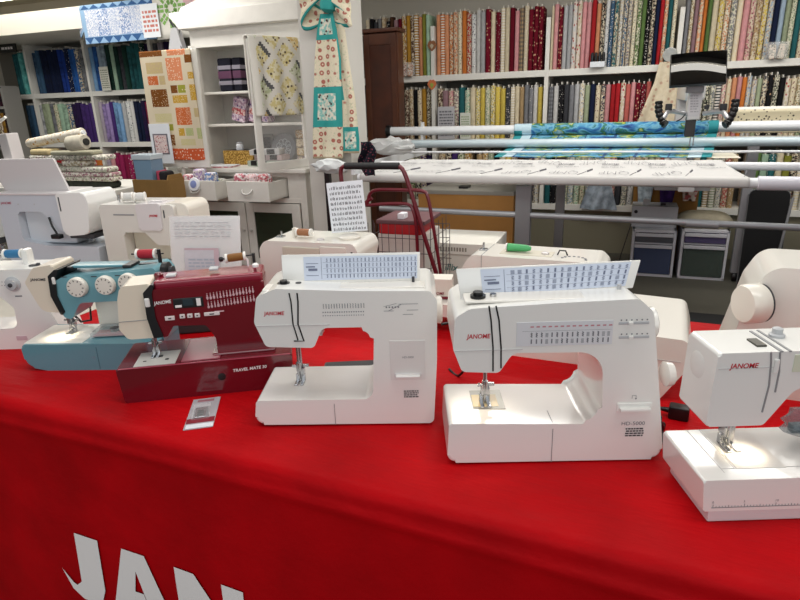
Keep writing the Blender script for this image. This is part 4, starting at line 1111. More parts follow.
def run(row, zs, pymid, specs, size='m', ref='', where=''):
    """SPECS: (px0, px1, 'colour:print colour:print ...') spread evenly between two places along the row"""
    items = []
    for a, b, s in specs:
        toks = []
        for w in s.split(','):
            w = w.strip(); n = 1
            if '*' in w: w, k = w.split('*'); n = int(k)
            col, _, pr = w.partition(':'); toks += [(col.strip(), pr.strip() or 'plain')] * n
        ua, ub = Vuz(a, pymid(a), VF+.02)[0], Vuz(b, pymid(b), VF+.02)[0]
        d = (ub - ua) / len(toks)
        for k, (c, p) in enumerate(toks): items.append((ua + d*(k+.5), d, c, p))
    keep = []
    for u, d, c, p in items:                      # leave the uprights clear
        l, r = u - d/2, u + d/2
        for up in UPS:
            if l < up + .021 and r > up - .021:
                if up - .021 - l > r - up - .021: r = up - .021
                else: l = up + .021
        if r - l > .02: keep.append(((l+r)/2, r - l, c, p))
    items = keep
    tot, seen = {}, {}
    for _, _, c, p in items: tot[(c, p)] = tot.get((c, p), 0) + 1
    for u, d, c, p in items:
        seen[(c, p)] = seen.get((c, p), 0) + 1
        me, ce = BM[size]
        o = bpy.data.objects.new('fabric_bolt', me); COL.objects.link(o)
        o.location = W(u, VF + .135 + rb.uniform(-.012, .012), zs + .0005); o.rotation_euler = (0, 0, -SA + rb.uniform(-.008, .008))
        o.scale = (d / .048 * .93, 1, rb.uniform(.96, 1.03))
        base = srgb(COLS[c]); k = rb.uniform(.88, 1.12)
        o.color = tuple(min(1, x * k) for x in base[:3]) + (1,)
        o.material_slots[0].link = 'OBJECT'; o.material_slots[0].material = PRINTS[p]
        n = seen[(c, p)]
        what = c + ('' if p == 'plain' else ' ' + {'dot': 'dotted', 'star': 'starry', 'stripe': 'striped', 'batik': 'mottled'}.get(p, p)) + ' fabric bolt'
        lab = (ORD[n-1] + ' ' + what if tot[(c, p)] > 1 and n > 1 else ('first ' + what if tot[(c, p)] > 1 else what))
        lab += (' from ' + ref if tot[(c, p)] > 1 else '') + ' ' + where
        tag(o, lab, 'fabric bolt', 'fabric bolts ' + where)
        q = bpy.data.objects.new('cardboard_core', ce); COL.objects.link(q); q.parent = o
        BOLTS.append(o)

# -- behind the quilting frame
run('top', SH[2], lambda x: 38 + (400 - x) * .02, [
    (366, 398, 'cream:floral, black, charcoal, grey, tan:floral, black:dot, brown, mauve'), (398, 430, 'burgundy, gold:floral, gold, brown:floral, gold:stripe, peach, olive, mint'),
    (436, 466, 'peach, orange:stripe, peach, orange:floral, peach:floral, cream:leafy, orange'), (466, 500, 'red:floral, white:navy floral, white, pale grey, burgundy:star, cream, burgundy:dot'),
    (500, 543, 'cream:stripe, cream, burgundy, pink, tan:plaid, cream:dot, burgundy:star*3'), (549, 600, 'cream, pink, burgundy:star, pale grey*2, white:red floral, cream:red floral, pink, pink, red, peach'),
    (600, 654, 'black:floral, white:navy floral, slate blue:dot, teal:floral, cream:navy floral, slate blue:floral, grey:floral, cream:leafy, green:leafy, green, black:dot, black:floral'),
    (654, 710, 'navy, red, peach:floral, teal, cream:leafy, peach, white, grey, tan:leafy, mauve, peach:floral, orange, green'),
    (710, 760, 'cream, yellow:floral, peach:leafy, grey:leafy, cream:dot, pink, pink:floral, tan:floral'), (760, 818, 'yellow:floral, pale blue:floral, navy, pale blue, sage, sage:leafy, teal, cream:floral, sky blue, cream')],
    ref='the cupboard', where='on the top shelf behind the frame')
run('mid', SH[1], lambda x: 103, [
    (404, 430, 'brown:floral, tan:floral, black, cream:floral, gold, brown:leafy'), (437, 475, 'brown:floral, mauve, pink:floral, mauve:leafy, teal, mint:leafy, cream'),
    (475, 510, 'yellow:leafy, yellow, sage:leafy, yellow:leafy, yellow:dot, yellow, charcoal:dot'), (510, 542, 'cream:stripe, cream, tan, grey, grey:dot, white, yellow'),
    (548, 600, 'grey:plaid, white, black:dot, charcoal, grey, pale grey, cream:navy floral, sage, navy, cream:floral'), (600, 650, 'navy:floral, pink, red*2, cream:red floral, salmon, pink, burgundy:star, burgundy:dot, salmon'),
    (655, 720, 'salmon:dot, pink:dot, cream:leafy, cream:dot, cream:stripe, tan:dot, pale grey, grey:dot, charcoal:leafy, black:leafy, grey:leafy, charcoal:stripe'),
    (720, 760, 'pink:leafy, cream:star, peach, pink, orange, pale blue:floral, pale grey:floral, sage'), (760, 818, 'charcoal:floral, black:star, black:leafy, black, cream:red floral, cream:floral, tan:leafy, sage, slate blue, cream:navy floral')],
    size='k', ref='the cupboard', where='on the middle shelf behind the frame')
run('low', SH[0], lambda x: 180, [
    (408, 470, 'green:floral, black:leafy, purple:floral, dark purple, charcoal:leafy, tan:floral, black:floral, purple, green:leafy, gold:floral'), (476, 528, 'tan, gold:leafy, sage:dot, black, cream:leafy, yellow:dot, grey:floral, brown, charcoal'),
    (528, 556, 'dark purple:floral, cream:navy floral, white, teal, black:dot'), (562, 634, 'sage:leafy, pale blue:leafy, mint:leafy, sage:floral, pale blue:floral, teal:leafy, pale blue, white, pink:floral, charcoal, grey:leafy, white:navy floral'),
    (634, 698, 'cream, tan:leafy, sage, tan:floral, salmon, pale grey, cream:floral, sage:dot, grey, cream:dot'), (698, 736, 'teal, tan:stripe, sage:stripe, pale grey:leafy, salmon:floral, tan:dot'), (744, 812, 'cream:red floral, green, mint, teal:dot, cream, olive, black:floral, cream:stripe, green:floral')],
    size='k', ref='the cupboard', where='on the bottom shelf behind the frame')
# -- beneath the soffit at the far end
run('top', SH[2], lambda x: 70, [
    (13, 27, 'teal:batik, teal, aqua:batik, aqua'), (34, 84, 'slate blue:batik, slate blue, navy:batik*2, navy*3, royal blue:batik, royal blue, navy:dot, blue:batik, blue, slate blue:floral, grey:batik'),
    (90, 150, 'sky blue, blue:batik, pale blue, pale blue:batik, dark green:batik, mint, dark green:batik, charcoal:batik, dark green, teal:batik*2, teal, dark green:dot, dark purple:batik'), (150, 170, 'purple:batik, charcoal, lilac grey:batik, dark purple')],
    's', 'the bookcase', 'on the top shelf beneath the soffit')
run('mid', SH[1], lambda x: 120, [
    (27, 94, 'slate blue:batik, slate blue, pale grey, pale grey:batik, sage:batik, sage, grey:batik, sage:floral, mint, mint:batik, slate blue:floral, dark purple:batik, dark purple, purple:batik, purple*2'),
    (100, 150, 'lilac grey, lavender:batik, lavender, purple, sky blue:batik, sky blue, pale grey, white:navy floral, white:dot, navy:batik, navy, dark purple:batik, dark pink:batik')],
    'k', 'the bookcase', 'on the middle shelf beneath the soffit')
run('low', SH[0], lambda x: 165, [
    (56, 102, 'red:batik, red, brown:batik, orange:batik, red:floral, gold:batik, red:dot, orange'), (106, 160, 'lilac grey:batik, pink, magenta:batik, magenta, dark pink, magenta:dot, dark pink:batik*2, burgundy:batik, burgundy, red:batik, salmon')],
    'k', 'the bookcase', 'on the bottom shelf beneath the soffit')

# small things standing on the shelves
def on_shelf(name, label, cat, px, py, z, build, v=VF+.0, group=None):
    u, _ = Vuz(px, py, v); t = thing(name, label, cat, W(u, v, z), -SA, group); build(t); return t
def bagged(cols):
    def f(t):
        for k, c in enumerate(cols):
            MB().box(-.05 + k*.05, .0 + k*.05, -.05, -.006, 0, .11, .012, Matrix.Rotation(.25*(k-.5), 4, 'Y')).build('folded_fabric', print_mat('bundle ' + c, 'floral', '#e8d9c8', 50, base=c), t)
        MB().box(-.075, .075, -.056, -.003, 0, .125, .016).build('clear_bag', mat('shiny film', '#ffffff', .05, alpha=.22), t)
    return f
on_shelf('fabric_pack', 'clear bag of copper coloured fabric on the top shelf beside the dark wood cupboard', 'fabric pack', 408, 66, SH[2], bagged(['#9a4f2c', '#c98a5a']))
on_shelf('fabric_pack', 'clear bag of pale fabric on the top shelf above the tall black board', 'fabric pack', 777, 46, SH[2], bagged(['#a9a89c', '#c2bfae']))
def card(w, h, c1, c2, txt=False):
    def f(t):
        MB().box(-w/2, w/2, -.03, -.024, 0, h, .001).build('card', mat('card ' + c1, c1, .6), t)
        mk = Marks(-.0306); rnd = random.Random(int(w*1000))
        for j in range(9):
            x = -w*.4
            while x < w*.36: q = w*(.05 + .15*rnd.random()); mk.rect(x, min(x+q, w*.42), h*(.1+.09*j), h*(.15+.09*j)); x += q + w*.03
        mk.build('printed_pattern', mat('ink ' + c2, c2, .7), t)
        MB().box(-w*.3, w*.3, -.024, -.004, 0, .006).build('stand', M_CLEAR, t)
    return f
on_shelf('pattern_card', 'grey printed pattern card on the middle shelf behind the frame poles', 'card', 447, 135, SH[1], card(.165, .30, '#c3c2c6', '#6c6c74'), VF+.0)
on_shelf('pattern_card', 'pale leafy pattern card on the middle shelf behind the frame poles', 'card', 466, 138, SH[1], card(.10, .24, '#dde0d4', '#a3b08f'), VF+.0)
on_shelf('pattern_card', 'white pattern card leaning on dark green bolts under the blue quilt', 'card', 108, 86, SH[2], card(.13, .26, '#dcdccf', '#8f927f'), VF+.0)
def caddy(t):
    MB().box(-.06, .06, -.06, -.01, 0, .045, .003).build('tray', M_PAPER, t)
    for k in range(4): MB().lathe([(.012, 0), (.014, .03), (.012, .07), (.005, .075)], (-.045 + k*.03, -.035, .045), (0, 0, 1), 12).build('bottle', M_BLACK if k % 2 else mat('dark glass', '#24262a', .15), t)
on_shelf('bottle_tray', 'little white tray of black bottles on the top shelf by black floral bolts', 'tray', 598, 58, SH[2], caddy)
# drape of cream fabric hanging over the top shelf, with a plate on it
u, z1 = Vuz(672, 48, VF-.02)
def drape(s, t):
    w0, w1 = .085, .19; cx = .0 - .10*max(0, t-.25)
    x = cx + (s - .5) * 2 * (w0 + (w1 - w0) * t)
    return Vector((x, -.045 - .016*math.sin(s*14 + t*2) * (.4 + t), .012 -.62 * t))
t = thing('fabric_drape', 'cream floral cloth draped over the top shelf edge beside the black screen', 'fabric', W(u, VF-.02, SH[2] + .004), -SA)
cloth_grid('cloth', 24, 24, drape, [print_mat('cream toile', 'floral', '#e2d6bd', 22, base='#dccfb4', third='#c7a58f')], lambda s, q: 0, t)
MB().box(-.08, .08, -.046, .010, .002, .012, .003).build('folded_end', print_mat('cream toile', 'floral'), t)
t = thing('glass_plate', 'small grey glass plate standing above the cream drape on the top shelf', 'plate', W(u - .01, VF-.02, SH[2] + .016), -SA)
MB().lathe([(.03, 0), (.052, .004), (.055, .008), (.045, .010), (.03, .006)], (0, -.0, .055), (0, -1, .1), 24).build('plate_rim', mat('grey glass', '#9a9c98', .1, coat=.5), t)
# hanging leaf shaped tags on the upright
for px, py, lab, cols in ((432, 45, 'brown and tan leaf shaped ornament hanging on the white shelf post', ('#8c5a35', '#c3b49a')), (432, 84, 'orange and green leaf shaped tag hanging below the top shelf', ('#d87a4a', '#9fb24a'))):
    uu, zz = Vuz(px, py, VF-.006)
    t = thing('leaf_ornament', lab, 'ornament', W(uu, VF-.006, zz), -SA, 'leaf ornaments')
    MB().prism([(-.03, .03), (-.045, 0), (-.03, -.03), (0, -.055), (.03, -.03), (.045, 0), (.03, .03), (.012, .04), (0, .03), (-.012, .04)], -.008, 0, .002).build('leaf', mat('leaf ' + cols[0], cols[0], .6), t)
    MB().prism([(-.02, -.005), (0, -.04), (.02, -.005), (0, .012)], -.011, -.007, .001).build('leaf_centre', mat('leaf ' + cols[1], cols[1], .6), t)
    MB().tube([(0, -.002, .03), (0, -.002, .075)], .0015, 6).build('string', M_PAPER, t)
# plastic bag of cloth hanging in front of the bottom shelf
u, z0 = Vuz(598, 210, VF-.04)
def hang(s, t): return Vector(((s-.5)*(.07 + .26*t**.8), -.03*math.sin(s*11+t*4)*t - .02, .36*(1-t)))
t = thing('hanging_cloth', 'crumpled pale blue cloth hanging in front of the bottom shelf under the frame', 'cloth', W(u, VF-.03, .42), -SA)
cloth_grid('cloth', 20, 20, hang, [print_mat('pale blue crumpled', 'batik', scale=14, base='#b9c6d3')], lambda s, q: 0, t)

# grey bookcase of dark bolts at the frame edge, black sign over it
u0, _ = Vuz(10, 110, 5.42)
t = thing('bookcase', 'narrow grey bookcase of dark brown bolts at the far end of the shop', 'bookcase', W(u0 - .4, 5.50, 0), -SA)
G = mat('grey bookcase paint', '#8f8d88', .6)
MB().box(.37, .40, -.13, .10, 0, 1.72, .003).build('side_panel', G, t); MB().box(-.4, -.37, -.13, .10, 0, 1.72, .003).build('side_panel', G, t)
for z in (.45, 1.0, 1.47, 1.70): MB().box(-.37, .37, -.13, .10, z, z + .03, .002).build('shelf', G, t)
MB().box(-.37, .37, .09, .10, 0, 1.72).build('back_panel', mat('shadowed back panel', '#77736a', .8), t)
bb = [('brown', 'batik'), ('gold', 'batik'), ('brown', 'floral'), ('tan', 'batik'), ('charcoal', 'batik'), ('olive', 'batik')]
for k, (c, p) in enumerate(bb):
    me, ce = BM['s']; o = bpy.data.objects.new('fabric_bolt', me); COL.objects.link(o)
    o.location = W(u0 - .4 + .335 - k*.055, 5.475, 1.031); o.rotation_euler = (0, 0, -SA); o.scale = (1.08, .85, .82); o.color = tuple(x*.6 for x in srgb(COLS[c])[:3]) + (1,)
    o.material_slots[0].link = 'OBJECT'; o.material_slots[0].material = PRINTS[p]
    tag(o, 'dark %s %s fabric bolt in the grey bookcase' % (c, {'batik': 'mottled'}.get(p, p)), 'fabric bolt', 'fabric bolts in the grey bookcase')
for k, c in enumerate(('#5a2f3e', '#3d2a33', '#6a3a3a')):
    tag(MB().box(-.12, .12, -.10, .07, 0, .055, .02).build('folded_fabric', print_mat('folded ' + c, 'batik', base=c, scale=18), None, W(u0 - .24, 5.5, 1.501 + k*.056), (0, 0, -SA)),
        ('lowest', 'middle', 'topmost')[k] + ' dark folded fabric in the stack on the grey bookcase', 'folded fabric', 'folded fabrics in the grey bookcase')
u1, zs = Vuz(10, 47, 5.6)
t = thing('hanging_sign', 'black sign with white lettering under the soffit at the far end', 'sign', W(u1 - .12, 5.6, zs - .04), -SA)
MB().box(-.45, .22, -.006, .006, -.02, .075, .002).build('sign_board', M_BLACK, t)
mk = Marks(-.0068)
for k, (a, b) in enumerate(((-.02, .03), (.04, .075), (.085, .12), (.13, .165))): mk.rect(a, b, .015, .042)
mk.build('sign_print', M_WLOGO, t)
MB().cyl((.15, 0, .075), (.15, 0, 2.25 - zs - .0), .003, seg=6).build('hanger', M_STEEL, t)
# ------------------------------------------------------------------ white hutch with open door and drawers
HU0, HU1 = -3.50, -2.42
def hutch():
    t = thing('hutch', 'white painted hutch with an open glazed door and two drawers pulled out', 'cabinet', W(-2.96, 4.42, 0), -SA)
    U = lambda u: u + 2.96
    V = lambda v: v - 4.42
    m = M_WOODW; inn = mat('hutch inside', '#cfccc6', .6)
    def bx(nm, u0, u1, v0, v1, z0, z1, mm=m, bev=.004, par=t): return MB().box(U(u0), U(u1), V(v0), V(v1), z0, z1, bev).build(nm, mm, par)
    # lower cabinet
    lo = MB()
    lo.box(U(-3.56), U(-3.50), V(4.25), V(4.78), 0, .90, .003).box(U(-2.46), U(-2.40), V(4.25), V(4.78), 0, .90, .003)
    lo.box(U(-3.50), U(-2.46), V(4.76), V(4.78), 0, .90).box(U(-3.50), U(-2.46), V(4.27), V(4.76), .05, .09).box(U(-3.50), U(-2.46), V(4.25), V(4.27), 0, .10)
    lo.box(U(-3.50), U(-2.46), V(4.25), V(4.29), .655, .695, .002).box(U(-3.50), U(-2.46), V(4.25), V(4.29), .865, .90, .002).box(U(-3.00), U(-2.96), V(4.25), V(4.29), .10, .90, .002)
    lo.box(U(-3.50), U(-2.46), V(4.3), V(4.76), .36, .38)
    lo.build('lower_carcass', m, t)
    bx('counter', -3.60, -2.36, 4.19, 4.80, .90, .935, m, .008)
    # upper carcass
    up = MB()
    up.box(U(-3.50), U(-3.42), V(4.42), V(4.46), .935, 1.90, .003).box(U(-2.48), U(-2.40), V(4.42), V(4.46), .935, 1.90, .003)
    up.box(U(-3.50), U(-3.47), V(4.46), V(4.78), .935, 1.90).box(U(-2.43), U(-2.40), V(4.44), V(4.78), .935, 1.90)
    up.box(U(-3.47), U(-2.43), V(4.42), V(4.78), 1.88, 2.05, .003)
    up.build('upper_carcass', m, t)
    bx('back_panel', -3.47, -2.43, 4.765, 4.78, .935, 1.90, inn, 0)
    for z in (1.275, 1.535): bx('shelf', -3.47, -2.43, 4.45, 4.765, z - .02, z)
    # crown with its mouldings
    cr = MB()
    cr.prism([(U(-3.53), 2.02), (U(-2.37), 2.02), (U(-2.37), 2.055), (U(-2.30), 2.11), (U(-2.30), 2.15), (U(-3.60), 2.15), (U(-3.60), 2.11), (U(-3.53), 2.055)], V(4.36), V(4.80), .008, 2)
    cr.prism(rounded([(U(-3.52), 2.15), (U(-2.38), 2.15), (U(-2.38), 2.18, .02), (U(-2.60), 2.24, .05), (U(-2.95), 2.30, .1), (U(-3.30), 2.24, .05), (U(-3.52), 2.18, .02)]), V(4.40), V(4.44), .006, 2)
    cr.build('crown', m, t)
    MB().box(U(-2.40), U(-2.36), V(4.40), V(4.80), 1.84, 1.87, .004).build('side_moulding', m, t)
    # drawers pulled out
    def drawer(u0, u1, v0):
        d = MB().box(U(u0), U(u1), V(v0), V(v0 + .02), .705, .862, .004)
        d.box(U(u0 + .01), U(u0 + .024), V(v0 + .02), V(v0 + .42), .715, .85).box(U(u1 - .024), U(u1 - .01), V(v0 + .02), V(v0 + .42), .715, .85).box(U(u0 + .01), U(u1 - .01), V(v0 + .02), V(v0 + .42), .71, .722).box(U(u0 + .01), U(u1 - .01), V(v0 + .41), V(v0 + .42), .715, .85)
        o = d.build('drawer', m, t)
        c = (u0 + u1) / 2
        MB().tube([(U(c) + .045*math.cos(a), V(v0) - .004 - .022*math.sin(-a), .80 + .035*math.sin(a)) for a in [PI + PI*k/10 for k in range(11)]], .007, 8).build('handle', mat('pale metal', '#d9d7d2', .35, metal=.3), o)
    drawer(-3.44, -3.06, 3.97); drawer(-2.95, -2.57, 3.97)
    for a, b in ((-3.50, -3.445), (-3.055, -2.955), (-2.565, -2.46)): MB().box(U(a), U(b), V(4.252), V(4.29), .695, .865).build('drawer_surround', m, t)
    # lower doors with glass
    for u0, u1 in ((-3.495, -2.985), (-2.975, -2.465)):
        f = MB().box(U(u0), U(u0 + .075), V(4.228), V(4.25), .11, .65, .003).box(U(u1 - .075), U(u1), V(4.228), V(4.25), .11, .65, .003).box(U(u0 + .075), U(u1 - .075), V(4.228), V(4.25), .575, .65, .003).box(U(u0 + .075), U(u1 - .075), V(4.228), V(4.25), .11, .18, .003)
        o = f.build('door', m, t)
        MB().box(U(u0 + .07), U(u1 - .07), V(4.236), V(4.242), .175, .58).build('glass', mat('dark window glass', '#39402f', .05, alpha=.75), o)
        MB().lathe([(.012, 0), (.014, .006), (.010, .012)], (U(u1 - .03 if u0 < -3 else u0 + .03), V(4.228), .42), (0, -1, 0), 14).build('knob', mat('pale metal', '#d9d7d2', .35), o)
    # open upper door, hinged at its outer side and swung forward
    L = .50
    Md = Matrix.Translation((U(-2.44), V(4.42), 0)) @ Matrix.Rotation(math.radians(67), 4, 'Z')
    f = MB().box(-L, -L + .055, -.024, 0, .94, 1.87, .003, Md).box(-.055, 0, -.024, 0, .94, 1.87, .003, Md).box(-L + .055, -.055, -.024, 0, 1.81, 1.87, .003, Md).box(-L + .055, -.055, -.024, 0, .94, 1.0, .003, Md)
    o = f.build('door', m, t)
    MB().box(-L + .05, -.05, -.015, -.010, .99, 1.82, 0, Md).build('glass', mat('clear glass', '#ffffff', .03, alpha=.10), o)
    h = MB()
    for z in (1.1, 1.72): h.box(U(-2.45), U(-2.425), V(4.40), V(4.425), z, z + .06, .003)
    for k, z in enumerate((1.1, 1.72)): MB().box(U(-2.452), U(-2.428), V(4.405), V(4.424), z, z + .06, .003).build('hinge', M_STEEL, o)
    h.bm.free()
    return t
hutch()
DOOR_M = Matrix.Translation(W(-2.44, 4.42, 0)) @ Matrix.Rotation(-SA + math.radians(67), 4, 'Z')

def stuff(name, label, cat, mb, m, u, v, z, rz=0.0, group=None):
    return tag(mb.build(name, m, None, W(u, v, z), (0, 0, -SA + rz)), label, cat, group)
# on the upper shelves
for k, (u, c) in enumerate(((-3.22, '#232431'), (-3.10, '#1c1d28'))):
    t = thing('fabric_pack', ('wide' if k == 0 else 'slim') + ' dark banded stack of fabrics on the top hutch shelf', 'fabric pack', W(u, 4.56, 1.5365), -SA, 'dark fabric packs in the hutch')
    if k: t.scale = (.6, 1, 1)
    MB().box(-.065, .065, -.07, .07, 0, .26, .015).build('folded_fabrics', print_mat('dark stack ' + c, 'batik', base=c, scale=16), t)
    for z0 in (.05, .17): MB().box(-.066, .066, -.0715, .07, z0, z0 + .033, .004).build('paper_band', mat('grey paper band', '#8c8894', .7), t)
    MB().box(-.0655, .0655, -.071, .07, .10, .16, .004).build('plum_fabric', mat('plum fabric', '#5b3350', .8), t)
for k, (u, w, tl) in enumerate(((-3.20, .13, .25), (-3.03, .09, .22), (-2.90, .06, .2))):
    t = thing('fabric_pack', ('widest', 'middle', 'narrowest')[k] + ' leaning floral fabric pack on the second hutch shelf', 'fabric pack', W(u, 4.58, 1.2755), -SA, 'floral fabric packs in the hutch')
    Mx = Matrix.Translation((-.03, 0, .0)) @ Matrix.Rotation(tl, 4, 'Y')
    MB().box(0, w, -.06, .06, .0, .20, .012, Matrix.Translation((0, 0, math.sin(tl) * w)) @ Mx).build('folded_fabrics', print_mat('mauve floral', 'floral', '#d5c8d2', 30, base='#a98aa0', third='#5a4a78'), t)
    MB().box(.001, w - .001, -.0615, .061, .06, .11, .003, Matrix.Translation((0, 0, math.sin(tl) * w)) @ Mx).build('red_fabric', print_mat('rosy floral', 'floral', '#dcc2bc', 40, base='#b5535c'), t)
t = thing('gift_box', 'gold patterned low box on the bottom hutch shelf', 'box', W(-3.16, 4.53, .9355), -SA)
MB().box(-.15, .15, -.07, .07, 0, .12, .004).build('box_body', print_mat('gold print', 'floral', '#c9a45c', 70, base='#8d6a2e', third='#6b4c1e'), t)
MB().box(-.145, .145, -.065, .065, .118, .121).build('box_rim', M_DARK, t)
t = thing('white_jar', 'small white jar standing on the gold patterned box', 'jar', W(-3.17, 4.52, 1.057), -SA)
MB().lathe([(.03, 0), (.032, .004), (.032, .04), (.024, .05)], (0, 0, 0), (0, 0, 1), 18).build('jar_body', M_PAPER, t); MB().lathe([(.026, .05), (.026, .065), (.02, .067)], (0, 0, 0), (0, 0, 1), 18).build('jar_lid', M_GREYP, t)
t = thing('photo_frame', 'small dark framed picture at the back of the bottom hutch shelf', 'picture frame', W(-3.02, 4.70, .9355), -SA)
MB().box(-.08, .08, -.008, .008, 0, .24, .004).build('frame', mat('grey wood', '#77716c', .6), t)
MB().box(-.055, .055, -.0095, -.007, .12, .215).build('picture', mat('dark picture', '#2b2324', .4), t)
t = thing('patterned_plate', 'grey and white patterned plate standing on the bottom hutch shelf', 'plate', W(-2.83, 4.69, .9355), -SA)
MB().lathe([(.06, 0), (.12, .008), (.122, .012), (.11, .014), (.06, .008)], (0, 0, .125), (0, -1, .15), 32).build('plate_rim', mat('grey glaze', '#a2a3a6', .25), t)
mk = Marks(0)
for k in range(9): mk.ring((.05*math.cos(2*PI*k/9), .05*math.sin(2*PI*k/9)), .028, .006, 14)
o = mk.build('plate_pattern', M_PAPER, t); o.location = (0, -.012, .125); o.rotation_euler = (-.15, 0, 0)
t = thing('striped_roll', 'tan and grey rolled fabric bundle seen through the open hutch door', 'fabric roll', W(-2.56, 4.56, .9355), -SA)
for k, c in enumerate(('#8e7f83', '#b49a74', '#c7b79a', '#a8824e')):
    MB().lathe([(.05, .0), (.068, .008), (.068, .062), (.05, .07)], (0, 0, .07*k), (0, 0, 1), 20).build('rolled_strip', print_mat('strip ' + c, 'floral', '#d8cbb3', 60, base=c), t)
for k, (u, v, z, lab) in enumerate(((-2.86, 4.40, .9355, 'lowest'), (-2.80, 4.43, .982, 'middle'), (-2.83, 4.41, 1.028, 'topmost'))):
    t = thing('notions_pack', lab + ' black and white notions pack in the little pile on the hutch counter', 'pack', W(u, v, z), -SA + .2*k - .2, 'notions packs on the hutch')
    MB().box(-.13, .13, -.07, .07, 0, .045, .006).build('card_pack', mat('pack ' + str(k), ('#a9b3a6', '#b9a6a6', '#c3c3c3')[k], .5), t)
    MB().box(-.09, -.02, -.072, -.05, .006, .046, .004).box(.02, .09, -.072, -.05, .006, .046, .004).build('dark_tool', M_BLACK, t)
t = thing('pattern_booklet', 'flat pink booklet lying on the hutch counter above the drawer', 'booklet', W(-3.28, 4.28, .9355), -SA + .1)
MB().box(-.20, .20, -.08, .08, 0, .012, .002).build('booklet_cover', print_mat('pink cover', 'floral', '#e0c3bf', 20, base='#c98d93'), t)
MB().box(-.198, .202, -.078, .078, .012, .016).build('booklet_pages', M_PAPER, t)
# in the drawers
dr = [(-3.355, 4.05, '#cf6f80', 'pink'), (-3.25, 4.05, '#b9a3cc', 'lilac'), (-3.25, 4.150, '#d7b04a', 'yellow'), (-3.145, 4.05, '#6f8fc2', 'blue'), (-3.145, 4.150, '#9bb86a', 'green'), (-3.355, 4.150, '#c25a5a', 'red')]
for u, v, c, nm in dr:
    t = thing('fabric_bundle', nm + ' tied fabric bundle heaped in the fuller open drawer', 'fabric bundle', W(u, v, .7225), -SA, 'fabric bundles in the open drawer')
    MB().box(-.045, .045, -.045, .045, 0, (.20 if v < 4.1 else .14) + .025*math.sin(u*40), .02).build('folded_fabric', print_mat('bundle ' + c, 'floral', '#e8e0dc', 45, base=c, third='#8a6a8a'), t)
    MB().box(-.0458, .0458, -.012, .012, -.0, (.201 if v < 4.1 else .141) + .025*math.sin(u*40), .02).build('ribbon', M_PAPER, t)
t = thing('white_rosette', 'round white and blue rosette hanging over the front of the fuller drawer', 'ornament', W(-3.24, 3.955, .80), -SA)
MB().lathe([(.03, 0), (.055, .006), (.05, .014), (.02, .016)], (0, 0, .035), (0, -1, .2), 22).build('rosette', M_PAPER, t)
MB().lathe([(.026, 0), (.03, .003), (.012, .006)], (0, -.0145, .038), (0, -1, .2), 18).build('rosette_centre', mat('soft blue', '#7f8fc4', .6), t)
for u, c, nm in ((-2.868, '#c9707f', 'deep pink'), (-2.76, '#e0b8bb', 'pale pink'), (-2.652, '#c46a72', 'rose')):
    t = thing('fabric_bundle', nm + ' fabric bundle lying in the emptier open drawer', 'fabric bundle', W(u, 4.06, .7225), -SA, 'fabric bundles in the second drawer')
    MB().box(-.052, .052, -.045, .045, 0, .19, .03, None, 3).build('folded_fabric', print_mat('bundle ' + c, 'floral', '#e8dada', 45, base=c), t)
    MB().box(-.0528, .0528, -.010, .010, -.0, .191, .03).build('ribbon', M_PAPER, t)

# quilt folded over the open door
def lattice_quilt():
    t = thing('quilt', 'cream and yellow lattice quilt folded over the open hutch door', 'quilt', DOOR_M @ Vector((-.29, -.012, 1.88)))
    t.rotation_euler = (0, 0, -SA + math.radians(67))
    mats = [mat('quilt white', '#e2dfd6', .85, bump=.2, bscale=90), print_mat('quilt yellow', 'floral', '#e9e2c4', 30, base='#d8cb92'), print_mat('quilt green', 'floral', '#dddfcb', 30, base='#b9c09c'), mat('quilt charcoal', '#5a5a5c', .85), print_mat('quilt orange', 'floral', '#eadbb4', 30, base='#dcbc78')]
    def pick(s, q):
        a, b = (s*2.1 + q*4.4 + .3), (s*2.1 - q*4.4 + 9)
        if a % 1 < .24 or b % 1 < .24 or s < .12: return 0
        if a % 1 > .82 and int(a // 1 + b // 1) % 3 == 0: return 3
        return (1, 2, 1, 4, 1, 2, 1)[int(a // 1 * 3 + b // 1 * 5) % 7]
    def pos(s, q):
        # from low on the room side, over the top, down behind
        x = (s - .5) * .44; d = q * 1.02
        w = .012 * math.sin(s*17) * min(1, abs(d - .56) * 4)
        if d < .54: return Vector((x + .02*(.54-d), -.04 - w, -(.54 - d) + .0))
        if d < .60: a = (d - .54) / .06 * PI; return Vector((x, -.012 - .028*math.cos(a), .012*math.sin(a)))
        return Vector((x, .016 + abs(w), -(d - .60)))
    cloth_grid('patchwork', 60, 70, pos, mats, pick, t, .008)
lattice_quilt()

